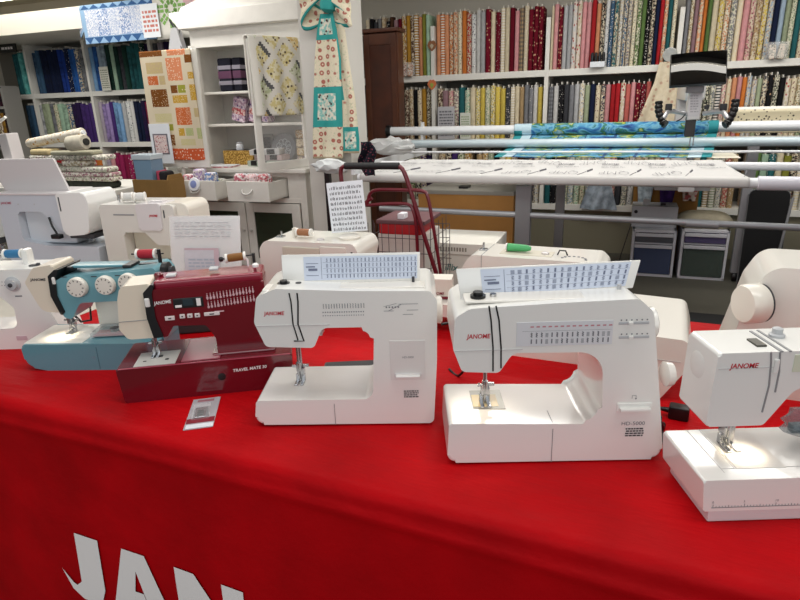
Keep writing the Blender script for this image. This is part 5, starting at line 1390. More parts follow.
# orange patchwork quilt on a white rack beside the hutch
def orange_quilt():
    a, z1 = Vuz(139, 52, 4.10); b, _ = Vuz(190, 50, 4.10); _, z0 = Vuz(165, 160, 4.10)
    t = thing('quilt', 'orange and green patchwork quilt hanging on a white stand beside the hutch', 'quilt', W((a+b)/2 + .02, 4.10, 0), -SA)
    w = (b - a)
    cols = ['#d8cbb0', '#cf7f52', '#9a9b3c', '#c3ad84', '#d98a63', '#7a4a1e', '#c39a3a', '#cfc59a', '#c8693a', '#b3ba84']
    mats = [mat('quilt cream ground', cols[0], .85, bump=.15, bscale=80)] + [print_mat('orange quilt %d' % k, 'dots', ('#e0c9a6', '#e8d8b4', '#c9bf77', '#efe0c4')[k % 4], 40 + 9*k, base=c) for k, c in enumerate(cols[1:])] + [print_mat('coral border', 'dots', '#f0dcc8', 42, base='#cf5f38')]
    patches = [(.10, .42, .10, .20, 3), (.10, .30, .22, .30, 8), (.32, .44, .22, .30, 3), (.12, .44, .34, .50, 5), (.50, .80, .07, .27, 4), (.52, .66, .31, .38, 5), (.68, .82, .31, .38, 2), (.54, .84, .40, .47, 6), (.14, .46, .56, .64, 7),
               (.16, .30, .66, .72, 9), (.32, .46, .66, .72, 2), (.56, .86, .51, .67, 8), (.58, .70, .70, .77, 6), (.73, .86, .70, .77, 10), (.60, .88, .80, .86, 7), (.88, 1.0, .05, .12, 5), (.90, 1.0, .20, .26, 6), (.90, 1.0, .31, .45, 6), (.92, 1.0, .52, .60, 3), (.92, 1.0, .7, .8, 10), (.0, .45, .0, .05, 5), (.55, .9, .0, .05, 4), (.16, .46, .76, .86, 5)]
    def pick(s, q):
        if q > .885: return 10
        for x0, x1, y0, y1, k in patches:
            if x0 <= s <= x1 and y0 <= q <= y1: return min(k, 9)
        return 0
    def pos(s, q):
        return Vector(((s - .5) * w - .02, .0 - .012 * math.sin(s*9 + q*2) * q, z1 + (z0 - z1) * q))
    cloth_grid('patchwork', 80, 100, pos, mats, pick, t, .006)
    MB().box(-w/2 - .02, w/2 + .02, .012, .018, z0 - .06, z1 - .01).build('backing_cloth', mat('quilt backing', '#dedbd2', .8), t)
    st = thing('quilt_stand', 'white upright stand carrying the orange patchwork quilt', 'stand', W((a+b)/2 + .02, 4.145, 0), -SA)
    MB().cyl((-w/2, 0, .03), (-w/2, 0, z1), .015).build('post', M_WOODW, st); MB().cyl((w/2 - .28, 0, .03), (w/2 - .28, 0, z1), .015).build('post', M_WOODW, st)
    MB().cyl((-w/2, 0, z1 - .01), (w/2 - .03, 0, z1 - .01), .012).build('rail', M_WOODW, st)
    MB().box(-w/2 - .05, w/2 - .2, -.035, .03, 0, .03, .004).build('base', M_WOODW, st)
    u, z = Vuz(162, 150, 4.06)
    c = thing('pattern_card', 'white pattern card with a grey bordered picture pinned on the orange quilt', 'card', W(u, 4.065, z + .07), -SA)
    c.scale = (1.2, 1, 1.05)
    MB().box(-.085, .085, -.003, .003, -.17, .13, .001).build('card', M_PAPER, c)
    MB().box(-.062, .062, -.0045, -.002, -.10, .055).build('picture', mat('grey picture frame', '#6a6870', .6), c)
    MB().box(-.052, .052, -.0055, -.004, -.09, .045).build('picture_centre', print_mat('pink blossoms', 'floral', '#e4d0cc', 60, base='#d3bcbb', third='#b04a52'), c)
orange_quilt()

# blue banner quilt on the soffit, with its price card, and white quilt with stars
def blue_quilt():
    v = 5.0
    a, zt = Vuz(80, 8, v); b, zt2 = Vuz(152, -1, v); _, zb = Vuz(88, 45, v); zb = (zb + Vuz(157, 38, v)[1]) / 2
    t = thing('quilt', 'blue and white quilt with dark blue triangle border hanging from the soffit', 'quilt', W((a+b)/2, v, 0), -SA)
    w = b - a; zt = max(zt, zt2)
    mats = [mat('quilt sky blue', '#8fb3d8', .85), mat('quilt denim blue', '#2f5a8f', .85), print_mat('quilt white print', 'floral', '#b9c6e0', 60, base='#e2e5ee', third='#7f98c6'), print_mat('quilt blue print', 'floral', '#dfe3ee', 50, base='#8fa6cf', third='#4a6aa8'), mat('quilt white', '#e2dfd6', .85)]
    def pick(s, q):
        if .13 < q < .82 and .05 < s < .90: return 2 if int((s - .05) * 6.2) % 2 == 0 else 3
        if q >= .84:
            f = (s * 7.5) % 1; h = (q - .84) / .16
            return 1 if abs(f - .5) < .5 * (1 - h) else (4 if abs(f - .5) > .42 and False else 0)
        if q <= .11:
            f = (s * 7.5) % 1; h = q / .11
            return 1 if abs(f - .5) < .5 * h else 0
        if s >= .92: return 1 if abs(((q*4) % 1) - .5) < .5 * (1 - (s - .92) / .08) else 0
        return 0
    def pos(s, q): return Vector(((s - .5) * w, -.004 * math.sin(s*12) , zt + .01 + (zb - zt - .01) * q))
    cloth_grid('patchwork', 150, 60, pos, mats, pick, t, .006)
    def pos2(s, q): return Vector((-w/2 - .14*s, .08*s, zt + (zb + .12 - zt) * q - .05 * s))
    cloth_grid('folded_side', 16, 24, pos2, [mats[0], mats[2]], lambda s, q: 1 if .15 < s and .1 < q < .85 else 0, t, .006)
    c = thing('price_card', 'white price card with red printing hanging at the corner of the blue quilt', 'card', W(b - .04, v - .02, zb + .03), -SA)
    MB().box(-.10, .10, -.003, .003, -.02, .27, .001).build('card', M_PAPER, c)
    mk = Marks(-.0038); rnd = random.Random(8)
    for j in range(5):
        x = -.08
        while x < .07: q = .02 + .03*rnd.random(); mk.rect(x, min(x+q, .085), .03 + j*.04, .052 + j*.04); x += q + .012
    mk.build('red_print', mat('brick red ink', '#c8786c', .6), c)
    # white quilt with green and pink stars
    a2, _ = Vuz(155, 20, 5.0); b2, _ = Vuz(205, 10, 5.0)
    q = thing('quilt', 'white quilt with green and pink stars hanging beside the blue quilt', 'quilt', W((a2+b2)/2, 5.0, 0), -SA)
    w2 = b2 - a2
    z0 = Vuz(168, 39, 5.0)[1]
    cloth_grid('patchwork', 4, 8, lambda s, k: Vector(((s-.5)*w2, 0, z0 + .55*(1-k))), [mat('quilt white', '#e2dfd6', .85)], lambda s, k: 0, q, .006)
    for nm, (px, py), r, c in (('green_star', (171, 8), .15, '#7fae5a'), ('pink_star', (196, 2), .12, '#d9b3bb')):
        cu, cz = Vuz(px, py, 5.0); mk = Marks(-.006)
        for k in range(8):
            A = 2*PI*k/8
            for f in (.35, .7, 1.0):
                for d in (-.18, .18):
                    x, z = cu - (a2+b2)/2 + r*f*math.cos(A + d/f*.7), cz + r*f*math.sin(A + d/f*.7)
                    mk.line((x - .02*math.cos(A), z - .02*math.sin(A)), (x + .02*math.cos(A), z + .02*math.sin(A)), .026)
        mk.build(nm, mat('star ' + c, c, .8), q)
blue_quilt()
# dark cord and grey mirror edge beside the hutch crown
t = thing('hanging_bag', 'grey cloth bag on a black strap hanging behind the hutch crown', 'bag', W(Vuz(178, 45, 4.9)[0], 4.9, Vuz(178, 48, 4.9)[1]), -SA)
MB().prism(rounded([(-.10, -.05, .03), (.08, -.05, .03), (.03, .17, .03), (-.03, .17, .03)]), -.03, .03, .015).build('bag_body', mat('pale grey cloth', '#c3c3c6', .8), t)
MB().tube([(-.02, 0, .17), (-.06, 0, .24), (.03, -.0, .15), (.06, -.03, -.03)], .008, 8).build('strap', M_BLACK, t)

# ------------------------------------------------------------------ teal and cream quilt tied round the pillar
def scarf():
    v = 3.94
    q = lambda px, py: Vuz(px, py, v)
    top = q(328, 6); u0 = top[0] + .03; zt = top[1]
    t = thing('quilt', 'teal and cream floral quilt knotted with a bow on the white pillar', 'quilt', W(u0, v, 0), -SA)
    CR_ = print_mat('cream roses', 'roses', '#b9c2a0', 20, base='#e2d9c0', third='#a8554a'); TE = mat('teal border cloth', '#2f9c98', .8, bump=.15, bscale=70)
    PN = print_mat('pictured panel', 'floral', '#e3e0d0', 34, base='#8fc4bb', third='#4a3a3a'); TB = mat('tan edge', '#a99a80', .85)
    mats = [CR_, TE, PN, TB]
    def strip(nm, edge, pat, y0, fold):
        pts = [(q(a, py)[0] - u0, q(b, py)[0] - u0, q((a+b)/2, py)[1]) for py, a, b in edge]
        def pos(s, k):
            x = k * (len(pts) - 1); i = min(int(x), len(pts) - 2); f = x - i
            a = pts[i][0]*(1-f) + pts[i+1][0]*f; b = pts[i][1]*(1-f) + pts[i+1][1]*f; z = pts[i][2]*(1-f) + pts[i+1][2]*f
            return Vector((a + (b-a)*s, y0 - fold * (.5 + .5*math.sin(s*9 + k*3)) * (.4 + k), z))
        cloth_grid(nm, 30, 90, pos, mats, pat, t, .006)
    def patA(s, k):       # the wider tail: panels down its length
        if k > .975: return 3
        for y0, y1 in ((.06, .27), (.53, .735)):
            if y0 < k < y1: return 2 if (y0 + .035 < k < y1 - .035 and .12 < s < .80) else 1
        return 1 if s > .93 and k < .5 else 0
    def patB(s, k):
        if k > .965: return 3
        if .73 < k < .98: return 2 if (.76 < k < .93 and .15 < s < .85) else 1
        if s < .22 and .1 < k < .6: return 1
        return 0
    strip('long_tail', [(8, 324, 334), (30, 320, 339), (60, 318, 343), (100, 317, 344), (140, 316, 345), (158, 316, 345)], patA, -.03, .02)
    strip('second_tail', [(8, 329, 340), (30, 334, 346), (60, 337, 350), (100, 342, 356), (140, 343, 360), (153, 344, 360)], patB, -.012, .015)
    # bow loops and knot
    def loop(nm, px0, px1, py0, py1, d):
        a, za = q(px0, py0); b, zb = q(px1, py1)
        def pos(s, k):
            A = k * PI
            x = (a - u0) + (b - a) * (1 - math.sin(A)) * 1.0 if False else (a - u0) + (b - a) * math.sin(A)
            z = (zt - .0) + (s - .5) * (.05 + .20 * math.sin(A)) + .06*math.cos(A)*1
            return Vector((x, -.045 - .035*math.cos(A) - .01*math.sin(s*12), z))
        cloth_grid(nm, 20, 40, pos, [CR_, TE], lambda s, k: 1 if (s > .86 or s < .10) else 0, t, .006)
    loop('bow_loop', 327, 304, 6, 8, 1); loop('bow_loop', 330, 353, 6, 8, -1)
    MB().lathe([(.02, -.05), (.05, -.03), (.055, 0), (.045, .04), (.02, .05)], (0.0, -.06, zt), (.15, 0, 1), 18).build('knot', TE, t)
    MB().tube([(q(342, 8)[0] - u0, -.05, q(342, 8)[1]), (q(350, 18)[0] - u0, -.055, q(350, 18)[1]), (q(354, 27)[0] - u0, -.05, q(354, 27)[1])], [.03, .03, .012], 10).build('bow_end', CR_, t)
    w = thing('white_fleece', 'crumpled white fleece showing under the tails of the teal quilt', 'fabric', W(q(336, 165)[0], 3.86, q(334, 165)[1]), -SA)
    bm = bmesh.new(); bmesh.ops.create_icosphere(bm, subdivisions=3, radius=1)
    for p in bm.verts:
        k = 1 + .16*math.sin(p.co.x*8 + 2)*math.sin(p.co.z*7) + .1*math.sin(p.co.y*11)
        p.co = Vector((p.co.x*.14*k, p.co.y*.05*k, p.co.z*.05*k + .045*p.co.x*0))
    mb = MB(); mb.bm.free(); mb.bm = bm; mb.build('fleece', mat('white fleece', '#d7dbdc', .9, bump=.5, bscale=40), w)
    MB().box(-.05, -.01, -.02, .02, -q(334, 165)[1], -.03, .004).build('dark_post', M_BLACK, w)
scarf()

# ------------------------------------------------------------------ dark wood cupboard
def cupboard():
    v = 5.2
    a, zt = Vuz(364, 31, v); b, _ = Vuz(394, 31, v)
    t = thing('cupboard', 'tall dark brown wooden cupboard with a panelled door beside the white pillar', 'cupboard', W((a+b)/2, v, 0), -SA)
    w = (b - a) / 2 + .02
    WD = mat('dark walnut', '#552a12', .4, noise=.25, nscale=7, coat=.2)
    MB().box(-w, w, .02, .16, 0, zt - .02, .004).build('carcass', WD, t)
    MB().box(-w - .02, w + .02, -.02, .18, zt - .02, zt + .012, .006).build('top', WD, t)
    d = MB().box(-w + .01, -w + .06, 0, .02, .08, zt - .03, .003).box(w - .06, w - .01, 0, .02, .08, zt - .03, .003).box(-w + .06, w - .06, 0, .02, zt - .12, zt - .03, .003).box(-w + .06, w - .06, 0, .02, .08, .16, .003).build('door', WD, t)
    MB().box(-w + .055, w - .055, .008, .02, .15, zt - .11, .002).build('door_panel', mat('walnut panel', '#4a210e', .45, noise=.3, nscale=6, coat=.2), d)
    MB().box(-w + .06, -w + .065, .0, .012, .95, 1.05, .001).build('keyhole_plate', mat('dull brass', '#8a6a32', .4, metal=.8), d)
cupboard()
# ------------------------------------------------------------------ long-arm quilting frame
VA, VBp, VC, VDp = 3.55, 3.70, 4.65, 4.95
def fx(px, py, v): return Vuz(px, py, v)
def frame():
    zA = fx(600, 181, VA)[1]; zB = fx(560, 160, VBp)[1]; zC = fx(560, 143, VC)[1]; zD = fx(560, 129, VDp)[1]
    uc = -.1
    t = thing('quilting_frame', 'long white and grey quilting frame with rollers, a printed cloth leader across its front', 'quilting frame', W(uc, VA, 0), -SA)
    GP = mat('grey frame metal', '#9a9ca0', .4, metal=.35); WP = mat('white roller', '#e3e5e8', .3, coat=.3); LB = mat('pale blue roller', '#c3d3da', .3, coat=.3)
    U = lambda u: u - uc
    V = lambda v: v - VA
    uL = -1.62
    uR = 1.75
    def roll(nm, u0, u1, v, z, r, m): return MB().lathe([(r*.9, 0), (r, .004), (r, u1-u0-.004), (r*.9, u1-u0)], (U(u0), V(v), z), (1, 0, 0), 20).build(nm, m, t)
    roll('front_roller', uL, uR, VA, zA, .027, WP); roll('belly_roller', uL + .1, uR, VBp, zB - .03, .022, WP)
    roll('rear_roller', -1.86, uR, VC, zC, .030, LB); roll('take_up_roller', -1.95, uR, VDp, zD, .036, WP)
    roll('thin_rail', -1.7, uR, 4.3, fx(560, 152, 4.3)[1], .008, WP)
    for u in (.62, 1.0):
        MB().lathe([(.03, 0), (.036, .004), (.036, .20), (.03, .205)], (U(u), V(VA), zA), (1, 0, 0), 20).build('roller_sleeve', mat('pale sleeve', '#d6d6df', .35), t)
    # lower stretcher with its joint
    zl = fx(600, 219, VA + .05)[1]
    MB().cyl((U(-1.5), V(VA + .05), zl + .02), (U(uR), V(VA + .05), zl - .02), .018).build('stretcher', GP, t)
    a = fx(698, 224, VA + .05)
    MB().cyl((U(a[0] - .06), V(VA + .05), zl - .005), (U(a[0] + .1), V(VA + .05), zl - .009), .023).build('stretcher_joint', GP, t)
    # end frames: front and rear leg pairs
    for (pf, pr) in (((522, 205), (560, 205)), ((842, 215), (745, 205))):
        uf = fx(pf[0], pf[1], VA)[0]; ur = fx(pr[0], pr[1], 5.1)[0]
        if pf[0] < 700: MB().box(U(uf - .045), U(uf + .045), V(VA + .03), V(VA + .09), .06, zA - .04, .004).build('leg', mat('darker frame metal', '#7f8184', .45, metal=.3), t)
        else: MB().box(U(1.5), U(1.58), V(VA + .03), V(VA + .09), .06, zA - .04, .004).build('leg', GP, t)
        MB().box(U(ur - .036), U(ur + .036), V(5.08), V(5.13), .07, zC - .05, .004).build('leg', GP, t)
        ax = uf if pf[0] < 700 else 1.54
        for (lu, lv) in ((ax, VA + .06), (ur, 5.105)):
            w = MB().lathe([(.012, -.018), (.034, -.016), (.036, 0), (.034, .016), (.012, .018)], (U(lu), V(lv), .036), (1, 0, 0), 18).build('caster', M_BLACK, t)
            MB().box(U(lu) - .024, U(lu) + .024, V(lv) - .02, V(lv) + .02, .055, .085, .004).build('caster_fork', M_DARK, w)
    for u, v0 in ((-1.64, VA), (1.62, VA)):
        MB().box(U(u) - .012, U(u) + .012, V(VA) - .04, V(VDp) + .05, zB - .08, zB - .02, .004).build('end_rail', WP, t)
        MB().prism([(0, zB - .05), (.09, zB - .05), (.05, zD + .07), (.01, zD + .07)], 0, .02, .003, M=Matrix.Translation((U(u) - .0, V(VDp) - .02, 0)) @ Matrix.Rotation(PI/2, 4, 'Z')).build('end_plate', WP, t)
    for v, z, r in ((VC, zC, .035), (VDp, zD, .040)):
        MB().lathe([(r, 0), (r*1.25, .005), (r*1.25, .035), (r*.8, .045)], (U(-1.88 if v == VC else -1.97), V(v), z), (1, 0, 0), 20).build('roller_knob', M_BLACK, t)
    # printed leader cloth stretched between the two front rollers
    LC = mat('white leader cloth', '#c6c5c3', .8, bump=.15, bscale=14)
    a0, a1 = fx(410, 158, VBp)[0], fx(722, 159, VBp)[0]; b0, b1 = fx(362, 182, VA)[0], fx(748, 188, VA)[0]
    def pos(s, k):
        if k < .8:
            f = k / .8
            z = (zB + .0) * (1-f) + (zA + .027) * f - .006*math.sin(f*PI) + .0015*math.sin(s*40 + f*5)*(1 - f)
            return Vector((U((a0 + (a1-a0)*s)*(1-f) + (b0 + (b1-b0)*s)*f), V(VBp*(1-f) + (VA - .012)*f), z))
        A = (k - .8) / .2 * PI * .75
        return Vector((U(b0 + (b1-b0)*s), V(VA) - .012 - .02*math.sin(A), zA + .028*math.cos(A)))
    ld = cloth_grid('cloth_leader', 120, 40, pos, [LC], lambda s, k: 0, t, .003)
    # its printing, seen upside down from the public side
    INK = mat('leader ink', '#6e6e74', .7)
    def onl(s, k): return pos(s, k) + Vector((0, -.004, .004))
    sl = (zB - zA - .027) / (VBp - VA + .012)
    tilt = math.atan(sl)
    mk = MB()
    def printed(nm, body, sz, s, k, turn, fat, xs):
        me = text_mesh(body, sz, 0, fat, xs, 'CENTER'); me.materials.clear(); me.materials.append(INK)
        p0 = onl(s, k); ex = (onl(s + .004, k) - onl(s - .004, k)).normalized(); ey = (onl(s, k - .02) - onl(s, k + .02)).normalized()
        nn = ex.cross(ey).normalized()
        for v in me.vertices:
            x, y = v.co.x, v.co.y - sz * .35
            x, y = x*math.cos(turn) - y*math.sin(turn), x*math.sin(turn) + y*math.cos(turn)
            v.co = p0 + ex*x + ey*y + nn*.002
        link(nm, me, None, ld)
    for j in range(8):
        s = .045 + j * .128
        printed('leader_lettering', 'JANOME', .020, s, .20, 0, .0003, 1.2)
        printed('leader_lettering', 'Quilt Maker Pro', .016, s + .008, .33, 0, 0, 1.2)
        if s + .03 < .97: printed('leader_lettering', 'QMP', .058, s + .012, .64, PI + (.15 if j % 3 == 0 else -.05), -.0016, 1.35)
        if s + .08 < .97: printed('leader_lettering', 'QMP', .052, s + .075, .16, PI + (-.2 if j % 2 else .1), -.0016, 1.35)
        p, q = onl(s + .05, .76), onl(s + .082, .44)
        d = (q - p); n = Vector((-.5*d.z, 0, .5*d.x)).normalized() * .005
        for f0, f1 in ((0, .6), (.63, 1)):
            A, B = p + d*f0, p + d*f1; w = n * (.3 if f1 < 1 else 1)
            mk.quad(A - w, B - w, B + w, A + w)
    mk.build('printed_needles', INK, ld)
    # the quilt being worked on, from the rear rollers forward
    qa, qb = fx(500, 151, VC - .35)[0], fx(716, 151, VC - .35)[0]; ra, rb_ = fx(515, 127, VDp)[0], fx(716, 125, VDp)[0]
    return t, (zA, zB, zC, zD)
FR, (zA, zB, zC, zD) = frame()

def monet_mat():
    m = bpy.data.materials.new('blue and yellow painted cotton'); m.use_nodes = True
    nt = m.node_tree; b = nt.nodes['Principled BSDF']; N = nt.nodes.new; L = nt.links.new
    b.inputs['Roughness'].default_value = .8
    tc = N('ShaderNodeTexCoord'); mp = N('ShaderNodeMapping'); mp.inputs['Scale'].default_value = (3.0, 5, 5); L(tc.outputs['Object'], mp.inputs['Vector'])
    n = N('ShaderNodeTexNoise'); n.inputs['Scale'].default_value = 2.2; n.inputs['Detail'].default_value = 5; n.inputs['Distortion'].default_value = 1.2; L(mp.outputs['Vector'], n.inputs['Vector'])
    r = N('ShaderNodeValToRGB'); e = r.color_ramp.elements
    e[0].position, e[0].color = .25, srgb('#1d2f55'); e[1].position, e[1].color = .8, srgb('#c9d8df')
    for p, c in ((.36, '#24508f'), (.43, '#3f86b0'), (.48, '#74aec6'), (.53, '#2c6a70'), (.57, '#3d7a4a'), (.61, '#c9c24a'), (.65, '#5f9cba')):
        x = e.new(p); x.color = srgb(c)
    L(n.outputs['Fac'], r.inputs['Fac']); L(r.outputs['Color'], b.inputs['Base Color'])
    return m
MON = monet_mat()
TEALC = mat('teal quilt border', '#2c8f96', .8); LBLUE = mat('pale blue quilt cloth', '#b7cfda', .8); SASH = mat('dark quilt sashing', '#244a78', .8)
def frame_quilt():
    t = thing('quilt', 'blue, teal and yellow painterly quilt stretched on the quilting frame rollers', 'quilt', W(-.1, VDp, 0), -SA)
    a0, a1 = fx(515, 128, VDp)[0] + .1, fx(718, 126, VDp)[0] + .1
    b0, b1 = fx(494, 154, 4.2)[0] + .1, fx(712, 154, 4.2)[0] + .1
    zf = fx(600, 154, 4.2)[1]
    def pos(s, k):
        if k < .45:     # wrapped round the take-up roller
            A = -PI*.35 + k / .45 * PI * 1.35
            return Vector((a0 + (a1-a0)*s, -.042*math.sin(A), zD + .042*math.cos(A)))
        f = (k - .45) / .55
        x = (a0 + (a1-a0)*s)*(1-f) + (b0 + (b1-b0)*s)*f
        y = (-.0)*(1-f) + (4.2 - VDp)*f
        yc, zc = VC - VDp, zC - .040
        z = (zD - .042) + (zc - zD + .042) * (y / yc) if y > yc else zc + (zf - .02 - zc) * (y - yc) / (4.2 - VDp - yc)
        return Vector((x, y, z + .002*math.sin(s*20)))
    def pick(s, k):
        if s < .045 : return 1 if .3 < k else 2
        if s < .09: return 2
        if s > .955: return 1
        f = (s - .09) / .865 * 6
        if k > .45 and (f % 1) < .07: return 3
        if s > .9 and k > .6: return 2
        return 0
    cloth_grid('patchwork', 140, 60, pos, [MON, TEALC, LBLUE, SASH], pick, t, .005)
    # batting margin beyond its end
    u0 = fx(700, 150, 4.25)[0] + .1
    MB().box(b1, b1 + .16, 4.2 - VDp, 4.55 - VDp, zf - .026, zf - .022, .001).build('wadding_edge', mat('cream wadding', '#e0dac8', .9), t)
frame_quilt()
# cream printed cloth on the roller beyond the machine
t = thing('backing_fabric', 'cream cloth with tiny dark sprigs rolled on the frame beyond the machine', 'fabric roll', W(.62, 5.06, 0), -SA)
u0, zz = fx(735, 113, 5.06); u1, _ = fx(812, 113, 5.06)
def bpos(s, k): return Vector((u0 + (u1+.5-u0)*s - .62, .02*math.sin(k*3), zz + .02 - .16*k))
cloth_grid('cloth', 20, 8, bpos, [print_mat('sprigged cream', 'dots', '#4a4440', 42, base='#ddd2b4')], lambda s, k: 0, t, .006)
MB().cyl((u0 - .62, .03, zz + .02), (u1 - .12, .03, zz + .02), .02).build('roller', M_WOODW, t)
MB().cyl((u0 - .62 + .9, .03, 0), (u0 - .62 + .9, .03, zz), .012).build('support', M_WOODW, t)

# ------------------------------------------------------------------ long-arm machine head with screen and grips
def longarm():
    v = 4.42
    u, zn = fx(692, 135, v)
    t = thing('longarm_machine', 'white long-arm quilting machine with a black screen and two black grips', 'sewing machine', W(u, v, 0), -SA)
    def q(px, py, vv=v): a = fx(px, py, vv); return a[0] - u, a[1]
    WM = mat('silver white casting', '#d9d8d8', .35, coat=.2)
    # throat arm running back over the frame, carriage wheels on the rails
    (a, zt), (b, z1) = q(690, 88), q(690, 118)
    MB().prism([(q(686, 120)[0], q(686, 120)[1]), (q(699, 119)[0], q(699, 119)[1]), (q(703, 90)[0], q(703, 90)[1]), (q(689, 90)[0], q(689, 90)[1])], -.05, .12, .01, 3).build('head', WM, t)
    MB().box(-.06, .06, .10, 1.0, zt - .08, zt + .05, .02).build('arm', WM, t)
    MB().box(-.06, .06, .92, 1.04, zD - .45, zt + .03, .02).build('column', WM, t)
    MB().box(-.05, .05, -.05, 1.0, zC - .30, zC - .22, .01).build('lower_arm', WM, t)
    MB().box(-.18, .18, .3, 1.04, zC - .34, zC - .30, .004).build('carriage', M_GREYP, t)
    fc = MB().prism([(q(687.5, 116)[0], q(687.5, 116)[1]), (q(698, 115.5)[0], q(698, 115.5)[1]), (q(702, 92)[0], q(702, 92)[1]), (q(691, 92)[0], q(691, 92)[1])], -.054, -.048, .002).build('face_plate', mat('pale plate', '#cfcdd0', .4), t)
    mk = Marks(-.0548); rnd = random.Random(6)
    for j in range(7):
        c = q(693, 112 - j*2.6)
        x = c[0] - .02
        while x < c[0] + .02: w = .006 + .012*rnd.random(); mk.rect(x, min(x+w, c[0] + .026), c[1], c[1] + .007); x += w + .004
    mk.build('plate_print', mat('light print', '#a9a7ac', .6), fc)
    MB().box(q(691, 118)[0] - .03, q(691, 118)[0] + .03, -.03, .03, zn - .01, z1 + .01, .006).build('needle_clamp', mat('dark metal', '#3c3a39', .4, metal=.5), t)
    MB().cyl((-.008, 0, zB + .02), (-.008, 0, zn), .004).build('needle_bar', M_STEEL, t); MB().cyl((.012, 0, zB + .02), (.012, 0, zn), .004).build('presser_bar', M_STEEL, t)
    # screen
    (x0, zb), (x1, zt2) = q(670, 84), q(724, 53)
    tl = math.radians(-24)
    c = ((x0 + x1)/2, (zb + zt2)/2)
    Ms = Matrix.Translation((c[0], -.12, c[1])) @ Matrix.Rotation(math.radians(-2), 4, 'Y') @ Matrix.Rotation(tl, 4, 'X')
    hw, hh = (x1 - x0)/2 * 1.1, (zt2 - zb)/2 / math.cos(tl) * 1.14
    sc_ = MB().box(-hw, hw, 0, .03, -hh, hh, .008, Ms).build('screen', mat('black screen casing', '#0a0a0b', .3), t)
    # softly curved glass
    gl = MB()
    n = 10
    def gp(i, j): 
        s, k = i/n*2 - 1, j/6*2 - 1
        return Ms @ Vector((s*(hw - .006), -.002 - .008*(1 - s*s), k*(hh - .006)))
    for i in range(n):
        for j in range(6): gl.quad(gp(i, j), gp(i+1, j), gp(i+1, j+1), gp(i, j+1))
    bmesh.ops.remove_doubles(gl.bm, verts=gl.bm.verts, dist=1e-5)
    nrm = (Ms.to_3x3() @ Vector((0, -1, 0))); Rz = Matrix.Rotation(-SA, 3, 'Z'); nrm = (Rz @ nrm).normalized()
    pc = W(u, v) + Rz @ Vector((c[0], -.13, c[1])); d = (pc - CP).normalized(); rf = d - 2*d.dot(nrm)*nrm
    k = (2.62 - pc.z) / rf.z; hit = pc + rf * k
    fx_ = thing('fluorescent_light', 'fluorescent ceiling light hanging over the shop aisle before the frame', 'light', hit, -SA + PI/2*0)
    MB().box(-1.3, 1.3, -.04, .04, .03, .09, .004).build('light_housing', mat('lamp housing', '#d8d5cc', .5), fx_)
    MB().box(-1.26, 1.26, -.026, .026, 0, .03, .008).build('lamp_diffuser', mat('bright diffuser', '#fffaf0', .5, emit=14.0), fx_)
    for x in (-.9, .9): MB().cyl((x, 0, .09), (x, 0, .40), .006, seg=8).build('hanger', M_STEEL, fx_)
    gl.build('screen_glass', mat('black glass', '#020203', .0), sc_)
    MB().box(c[0] - .05, c[0] + .05, -.10, -.02, q(690, 93)[1], zb + .03, .008).build('screen_bracket', mat('grey bracket', '#8d8c8e', .4), t)
    # handle bars with ridged grips
    for sgn, px0, pxb, pg0, pg1 in ((-1, 687, 664, (662, 121), (658.5, 101)), (1, 703, 724, (725, 121), (733, 99))):
        p0, p1 = q(px0, 113.5), q(pxb, 112.5)
        g0, g1 = q(*pg0), q(*pg1)
        MB().tube(bez([(p0[0], -.03, p0[1]), (p1[0] - sgn*.03, -.10, p1[1] + .01), (p1[0], -.14, p1[1] - .02), (g0[0], -.14, g0[1] + .02)], 14), .014, 12).build('handle_bar', mat('silver bar', '#c9c9cc', .3, metal=.6), t)
        pts = bez([(g0[0] - sgn*.02, -.15, g0[1] - .02), (g0[0], -.14, g0[1]), (g1[0] - sgn*.004, -.13, (g0[1]+g1[1])/2), (g1[0], -.12, g1[1])], 18)
        rr = [.024 if k % 3 else .019 for k in range(len(pts))]; rr[0] = .010
        MB().tube(pts, rr, 14).build('grip', M_BLACK, t)
        MB().box(p1[0] - sgn*.02 - .02, p1[0] - sgn*.02 + .02, -.12, -.09, p1[1] + .015, p1[1] + .055, .004).build('switch_box', M_BLACK, t)
    MB().tube(bez([(q(686, 112)[0], -.04, q(686, 112)[1]), (q(681, 118)[0], -.07, q(681, 118)[1]), (q(676, 121)[0], -.05, q(676, 121)[1])], 8), .004, 6).build('cable', M_BLACK, t)
    MB().lathe([(.012, 0), (.016, .003), (.014, .012)], (q(706, 107)[0], -.04, q(706, 107)[1]), (0, -1, 0), 14).build('tension_knob', M_BLACK, t)
longarm()

